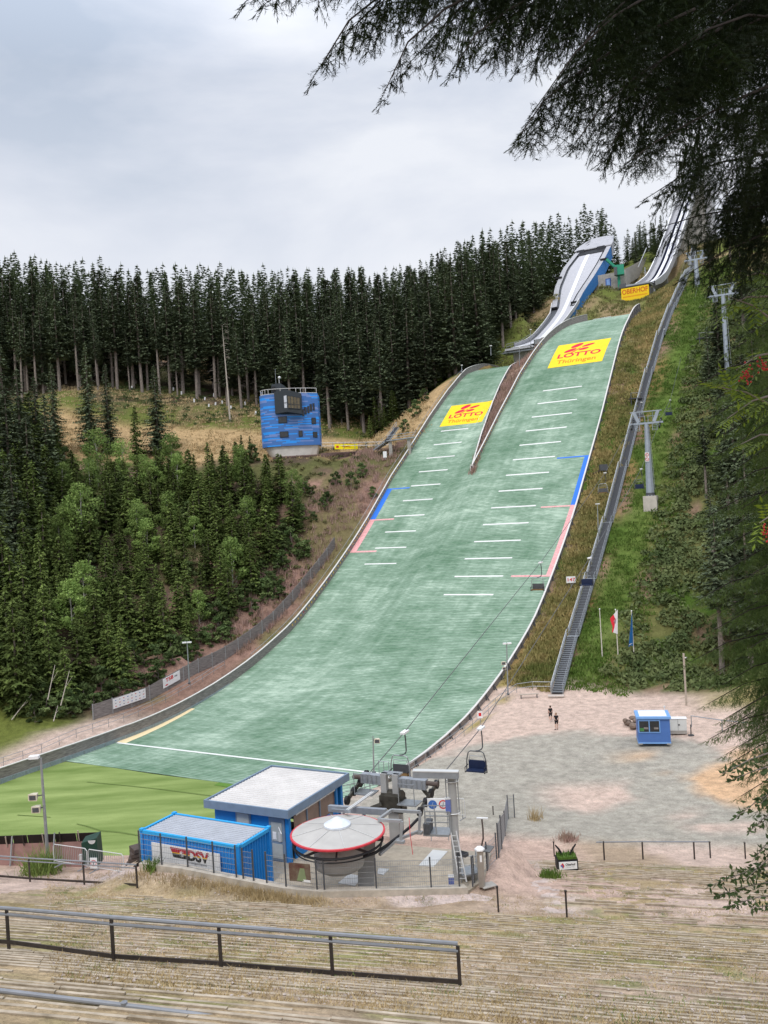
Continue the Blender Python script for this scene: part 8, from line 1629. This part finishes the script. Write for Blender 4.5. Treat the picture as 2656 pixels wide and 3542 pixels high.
# ================================================================== near branches on the right
NDL = veg_mat('near spruce needles with painted shade', (.005, .011, .003), (.019, .034, .008), 0, rough=.6, scale=2.0, trans=.05)  # near-black: the shade on the top right boughs is put into the colour
NDE = veg_mat('edge spruce needles brightened', (.06, .10, .028), (.17, .25, .07), 0, rough=.6, scale=5.0, trans=.25)  # same spruce; colour lifted to offset the shade on these boughs
DBARK = mat('dark twig bark', (.026, .020, .016), .95, 0, .3, 10)
def needle_axis(g, p0, p1, step, nl, wid, out):
    d = p1 - p0; L = np.linalg.norm(d); d = d / L; n = max(3, int(L / step)); a = np.cross(d, [0, 0, 1.0]); a /= (np.linalg.norm(a) + 1e-9); b = np.cross(d, a)
    f = (np.arange(n) + g.random(n)) / n; P = p0 + np.outer(f, d * L); q = g.integers(0, 2, n) * math.pi + g.normal(0, .55, n); R_ = np.cos(q)[:, None] * a * 1.15 + np.sin(q)[:, None] * b * .8; nn = R_ + d * g.uniform(.6, .85, (n, 1)); nn /= np.linalg.norm(nn, axis=1)[:, None]
    w_ = np.cross(nn, d); w_ /= (np.linalg.norm(w_, axis=1)[:, None] + 1e-9); w_ *= wid * .5; tip = P + nn * nl * g.uniform(.75, 1.15, (n, 1)); out.append(np.stack([P - w_, P + w_, tip], 1))
def branchlet(seed, L=.38, step=.0030, nl=.0185, wid=.0029):
    g = np.random.default_rng(seed); out = []; stems = []
    ax = [np.array([0, 0, 0.]), np.array([L * .5, 0, .0]), np.array([L, 0, -.04 * L / .38])]
    for a, c in zip(ax, ax[1:]): needle_axis(g, a, c, step, nl, wid, out); stems.append((a, c))
    n = max(2, int(L / .046))
    for k in range(1, n):
        f = k / n; p = ax[0] + (ax[2] - ax[0]) * f; ll = (min(.14, L * .45) * (1 - f) ** .8 + .03) * g.uniform(.75, 1.15)
        for sg in (-1, 1):
            an = sg * g.uniform(.7, 1.05); e = p + np.array([math.cos(an) * ll, math.sin(an) * ll, -ll * g.uniform(.05, .35)]); needle_axis(g, p, e, step, nl, wid, out); stems.append((p, e))
    for a, c in stems: s_ = np.array([0, 0, .0013]); out.append(np.array([[a - s_, a + s_, c]])); s2 = np.cross(c - a, [0, 0, 1.0]); s2 = s2 / (np.linalg.norm(s2) + 1e-9) * .0013; out.append(np.array([[a - s2, a + s2, c]]))
    return np.concatenate(out)
BLE_ = None
LS_ = (.08, .13, .20, .29, .40, .56)
BLF = [[branchlet(i * 10 + j, L=l) for j in range(3)] for i, l in enumerate(LS_)]; BLC_ = [[branchlet(90 + i * 10 + j, L=l, step=.0062, nl=.021, wid=.0042) for j in range(2)] for i, l in enumerate(LS_)]
def frame(d, roll=0.0):
    d = d / np.linalg.norm(d); up = np.array([0, 0, 1.0]); s_ = np.cross(up, d); s_ /= (np.linalg.norm(s_) + 1e-9); u_ = np.cross(d, s_); c, q = math.cos(roll), math.sin(roll); return np.stack([d, s_ * c + u_ * q, u_ * c - s_ * q], 1)
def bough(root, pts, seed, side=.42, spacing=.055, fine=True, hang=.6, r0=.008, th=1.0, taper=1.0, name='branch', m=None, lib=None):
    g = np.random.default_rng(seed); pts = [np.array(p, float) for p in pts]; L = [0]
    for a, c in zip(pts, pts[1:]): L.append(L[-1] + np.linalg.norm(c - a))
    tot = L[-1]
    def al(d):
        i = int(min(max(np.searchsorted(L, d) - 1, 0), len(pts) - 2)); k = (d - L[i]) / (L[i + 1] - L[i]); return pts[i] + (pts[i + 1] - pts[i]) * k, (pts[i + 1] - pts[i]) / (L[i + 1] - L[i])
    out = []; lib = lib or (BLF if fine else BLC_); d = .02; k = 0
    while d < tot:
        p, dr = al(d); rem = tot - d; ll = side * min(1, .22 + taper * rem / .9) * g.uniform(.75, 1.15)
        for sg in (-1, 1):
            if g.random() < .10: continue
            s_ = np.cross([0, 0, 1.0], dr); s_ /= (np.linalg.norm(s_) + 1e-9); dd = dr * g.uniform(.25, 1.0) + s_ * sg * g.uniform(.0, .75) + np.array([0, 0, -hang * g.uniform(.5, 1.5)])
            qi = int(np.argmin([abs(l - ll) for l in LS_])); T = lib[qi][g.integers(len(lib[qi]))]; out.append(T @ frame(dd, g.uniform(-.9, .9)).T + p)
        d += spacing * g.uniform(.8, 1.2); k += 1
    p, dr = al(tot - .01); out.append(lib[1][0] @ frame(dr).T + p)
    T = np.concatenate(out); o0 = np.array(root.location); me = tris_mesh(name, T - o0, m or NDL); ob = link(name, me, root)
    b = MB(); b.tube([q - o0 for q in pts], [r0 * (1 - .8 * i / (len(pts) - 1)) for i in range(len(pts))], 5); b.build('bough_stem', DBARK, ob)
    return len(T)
tree = thing('spruce_tree', (6.2, 8.5, 21.0), 'near dark spruce whose needled boughs hang into the top right corner and right edge', 'spruce tree')
b = MB(); b.tube([(0, 0, -2.5), (0, .05, 4), (0, 0, 14)], [.26, .2, .1], 12); b.build('trunk', BARK, tree)
S_ = 1.601; cnt = 0; k = 0
def B(tip, base, d0, d1, seed, mid=None, **kw):
    a = at(base[0] * S_, base[1] * S_, d1); c = at(tip[0] * S_, tip[1] * S_, d0); m_ = (a + c) / 2 + np.array([0, 0, .10 * np.linalg.norm(a - c)]) if mid is None else at(mid[0] * S_, mid[1] * S_, (d0 + d1) / 2)
    q1 = (a * .56 + m_ * .6 + c * .0) / 1.16; q1 = a * .25 + m_ * .5 + (a + m_) / 2 * .25; q2 = c * .25 + m_ * .5 + (c + m_) / 2 * .25
    return bough(tree, [a, (a + m_) / 2 + (m_ - (a + c) / 2) * .3, m_, (c + m_) / 2 + (m_ - (a + c) / 2) * .3, c], seed, **kw)
near = [((688, 150), (1150, -160), 3.0, 3.4, (860, -40)), ((590, -5), (900, -120), 3.0, 3.2, None), ((545, -8), (820, -120), 2.9, 3.2, None), ((730, 95), (1100, -110), 3.1, 3.5, None), ((835, 190), (1180, -60), 3.0, 3.4, (960, 20)), ((900, 120), (1250, -90), 3.2, 3.6, None), ((985, 140), (1300, -60), 3.1, 3.5, (1100, 20)), ((1060, 110), (1350, -80), 3.3, 3.7, None), ((780, 40), (1200, -120), 3.3, 3.6, None), ((960, 60), (1300, -120), 3.4, 3.7, None),
        ((1125, 290), (1500, 20), 3.1, 3.7, (1260, 150)), ((1160, 230), (1480, -20), 3.2, 3.7, None), ((1250, 300), (1560, 60), 3.2, 3.8, (1370, 170)), ((1310, 330), (1640, 90), 3.3, 3.9, (1430, 200)), ((1200, 180), (1500, -60), 3.4, 3.8, None), ((1365, 345), (1720, 160), 3.3, 3.9, (1500, 260)), ((1330, 240), (1700, 40), 3.4, 4.0, None), ((1130, 130), (1460, -120), 3.5, 3.9, None), ((1400, 300), (1740, 120), 3.6, 4.1, None), ((1270, 130), (1640, -60), 3.6, 4.1, None), ((1440, 210), (1760, 20), 3.7, 4.1, None), ((1180, 40), (1560, -120), 3.6, 4.0, None), ((1330, 60), (1700, -100), 3.7, 4.2, None), ((1480, 120), (1800, -60), 3.8, 4.2, None),
        ((1410, 420), (1760, 330), 3.8, 4.2, (1560, 350)), ((1450, 395), (1780, 260), 3.8, 4.3, None), ((1500, 330), (1820, 180), 3.9, 4.3, None), ((1430, 490), (1790, 440), 4.0, 4.4, (1600, 450)), ((1490, 590), (1800, 470), 4.0, 4.4, (1640, 510)), ((1520, 520), (1820, 400), 4.1, 4.5, None), ((1540, 450), (1830, 320), 4.1, 4.6, None), ((1570, 560), (1850, 480), 4.2, 4.6, None), ((1590, 250), (1850, 100), 4.1, 4.6, None), ((1560, 60), (1850, -60), 4.0, 4.5, None), ((1610, 380), (1880, 280), 4.3, 4.7, None)]
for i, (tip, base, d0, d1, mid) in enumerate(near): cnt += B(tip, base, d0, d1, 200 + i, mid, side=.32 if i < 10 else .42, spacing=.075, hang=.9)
# extra depth layers behind, coarser needles
for i in range(34):
    g = np.random.default_rng(600 + i); x = g.uniform(1250, 1700); y = g.uniform(-40, 560) ; 
    if y > 60 + (x - 1180) * 1.15 or (y > 250 and x < 1560): continue
    cnt += B((x, y), (x + 360, y - 170), 4.6, 5.4, 700 + i, None, fine=False, side=.55, spacing=.08, hang=.7)
# boughs down the right edge
edge = [((1498, 838), (1800, 760), 7.0), ((1530, 905), (1820, 830), 7.2), ((1545, 985), (1820, 930), 7.4), ((1575, 760), (1830, 700), 6.8), ((1560, 1060), (1830, 1000), 7.5), ((1520, 1120), (1830, 1060), 7.8), ((1570, 1180), (1830, 1120), 7.8), ((1500, 1300), (1820, 1240), 8.0), ((1545, 1360), (1830, 1290), 8.0), ((1488, 1432), (1810, 1400), 8.2), ((1560, 1480), (1830, 1420), 8.2), ((1530, 1520), (1830, 1470), 8.2), ((1535, 1595), (1830, 1560), 8.0), ((1575, 1650), (1840, 1600), 8.0), ((1590, 1540), (1850, 1480), 8.0), ((1600, 1720), (1850, 1660), 8.0), ((1620, 1400), (1860, 1330), 7.6), ((1610, 1250), (1860, 1190), 7.6), ((1600, 1100), (1860, 1030), 7.4), ((1600, 950), (1860, 880), 7.2), ((1620, 1600), (1880, 1540), 7.8), ((1640, 1780), (1880, 1720), 7.8), ((1625, 860), (1880, 800), 7.0), ((1560, 670), (1840, 600), 6.6), ((1620, 720), (1860, 660), 6.8), ((1560, 1235), (1840, 1180), 8.2), ((1585, 1330), (1850, 1270), 8.3), ((1570, 1570), (1850, 1520), 8.5)]
for i, (tip, base, d) in enumerate(edge):
    mid_ = ((tip[0] + base[0]) / 2, (tip[1] + base[1]) / 2 - 6); base2 = (base[0], tip[1] - 45)
    cnt += B(tip, base2, d, d + .6, 300 + i, None, fine=False, side=.30, spacing=.038, hang=.8, r0=.012, taper=.9, m=NDE, lib=BLE_)
    cnt += B((tip[0] + 34, tip[1] + 34), (base2[0], base2[1] + 30), d + .4, d + 1.0, 360 + i, None, fine=False, side=.32, spacing=.045, hang=.8, r0=.01, taper=.9, m=NDE, lib=BLE_)
for i in range(15):
    g = np.random.default_rng(900 + i); y = 600 + 80 * i; cnt += B((1635 + g.uniform(-20, 30), y), (1900, y - 60), 8.8, 9.6, 950 + i, None, fine=False, side=.5, spacing=.07, hang=.9, m=NDE, lib=BLE_)
print('needle tris', cnt)
# ------------------------------------------------ rowan with berries
ROWM = veg_mat('rowan leaves', (.10, .16, .015), (.22, .30, .03), 0, rough=.5, scale=3, trans=.3); BERRY = mat('red berries', (.42, .03, .02), .4, 0, .2, 20, spec=.4)
rowan = thing('rowan_tree', (3.6, 5.6, 22.0), 'rowan with yellow-green feathered leaves and red berry clusters at the right edge', 'rowan tree')
o0 = np.array(rowan.location); b = MB(); b.tube([(0, 0, -1.0), (-.1, 0, 1.5), (-.3, 0, 5.2)], [.05, .04, .02], 8); b.build('trunk', BARK, rowan)
def leafT(g, p, d, L):
    out = []; d = d / np.linalg.norm(d); s_ = np.cross(d, [0, 0, 1.0]); s_ /= (np.linalg.norm(s_) + 1e-9); n = 6
    out.append([p, p + s_ * .002, p + d * L])
    for k in range(1, n + 1):
        q = p + d * L * k / n + np.array([0, 0, -.02 * (k / n) ** 2])
        for sg in ((-1, 1) if k < n else (0,)):
            dd = (s_ * sg + d * (.45 if sg else 1)); dd /= np.linalg.norm(dd); dd[2] -= g.uniform(.05, .4); l = .052 * g.uniform(.8, 1.15); w_ = d * .009 if sg else s_ * .009; m_ = q + dd * l * .45; out.append([q, m_ - w_, m_ + w_]); out.append([m_ - w_, q + dd * l, m_ + w_])
    return out
g = np.random.default_rng(5); tl = []
for x0, y0, x1, y1, n in ((1670, 640, 1560, 665, 8), (1680, 700, 1570, 640, 8), (1675, 880, 1545, 835, 12), (1680, 850, 1570, 905, 10), (1680, 760, 1590, 800, 8), (1685, 940, 1600, 960, 5), (1690, 1120, 1640, 1130, 4), (1680, 600, 1600, 600, 7)):
    a = at(x0 * S_, y0 * S_, 5.2); c = at(x1 * S_, y1 * S_, 5.0); bs = MB(); bs.tube([a - o0, (a + c) / 2 - o0 + [0, 0, .03], c - o0], [.008, .005, .002], 5); bs.build('twig', BARK, rowan)
    for k in range(n): f_ = (k + .5) / n; p = a + (c - a) * f_; d = (c - a) / np.linalg.norm(c - a) * .6 + g.normal(0, .45, 3) + np.array([0, 0, -.25]); tl += leafT(g, p, d, g.uniform(.13, .19))
link('leaves', tris_mesh('leaves', np.array(tl), ROWM), rowan).data.transform(Matrix.Translation(-Vector(o0)))
for x_, y_ in ((1612, 808), (1650, 790), (1657, 1152)):
    c = at(x_ * S_, y_ * S_, 4.95) - o0; b = MB(); 
    for k in range(26): q = g.normal(0, .020, 3) * [1, 1, 1.2]; b.sph(c + q, .0065, 6, 4)
    b.build('berry_cluster', BERRY, rowan, smooth=True)
# ------------------------------------------------ broad-leaved bush lower right
LFM = veg_mat('broad grey green leaves', (.035, .065, .022), (.095, .14, .05), 0, rough=.5, scale=3, trans=.2)
sal = thing('willow_bush', (3.9, 7.6, 20.0), 'broad-leaved bush reaching in from the lower right edge', 'bush'); o0 = np.array(sal.location); b = MB(); b.tube([(0, 0, -2.0), (0, 0, .4)], [.04, .03], 6); b.build('stem', BARK, sal)
tl = []; g = np.random.default_rng(9)
def bleaf(p, d, l, w_):
    d = d / np.linalg.norm(d); s_ = np.cross(d, g.normal(0, 1, 3)); s_ /= np.linalg.norm(s_); m_ = p + d * l * .5 - np.array([0, 0, .003]); return [[p, m_ - s_ * w_, m_ + s_ * w_], [m_ - s_ * w_, p + d * l, m_ + s_ * w_]]
for x0, y0, x1, y1, n in ((1680, 1620, 1560, 1672, 34), (1690, 1650, 1575, 1688, 30), (1690, 1700, 1590, 1765, 30), (1690, 1740, 1615, 1800, 24), (1700, 1780, 1625, 1860, 26), (1700, 1860, 1530, 1915, 46), (1700, 1900, 1545, 1935, 40), (1700, 1930, 1570, 1958, 34), (1700, 1900, 1580, 1880, 30), (1700, 1960, 1620, 1962, 24), (1710, 1820, 1610, 1900, 30), (1700, 1680, 1640, 1740, 24)):
    a = at(x0 * S_, y0 * S_, 7.2); c = at(x1 * S_, y1 * S_, 6.9); bs = MB(); bs.tube([a - o0, (a + c) / 2 - o0 + [0, 0, .02], c - o0], [.008, .005, .002], 5); bs.build('twig', BARK, sal)
    for k in range(n * 2): f_ = (k + .5) / (n * 2); p = a + (c - a) * f_; d = (c - a) / np.linalg.norm(c - a) * .5 + g.normal(0, .6, 3); p = p + g.normal(0, .05, 3) * (1 - f_); tl += bleaf(p, d, g.uniform(.045, .075), g.uniform(.010, .016))
link('leaves', tris_mesh('leaves', np.array(tl), LFM), sal).data.transform(Matrix.Translation(-Vector(o0)))
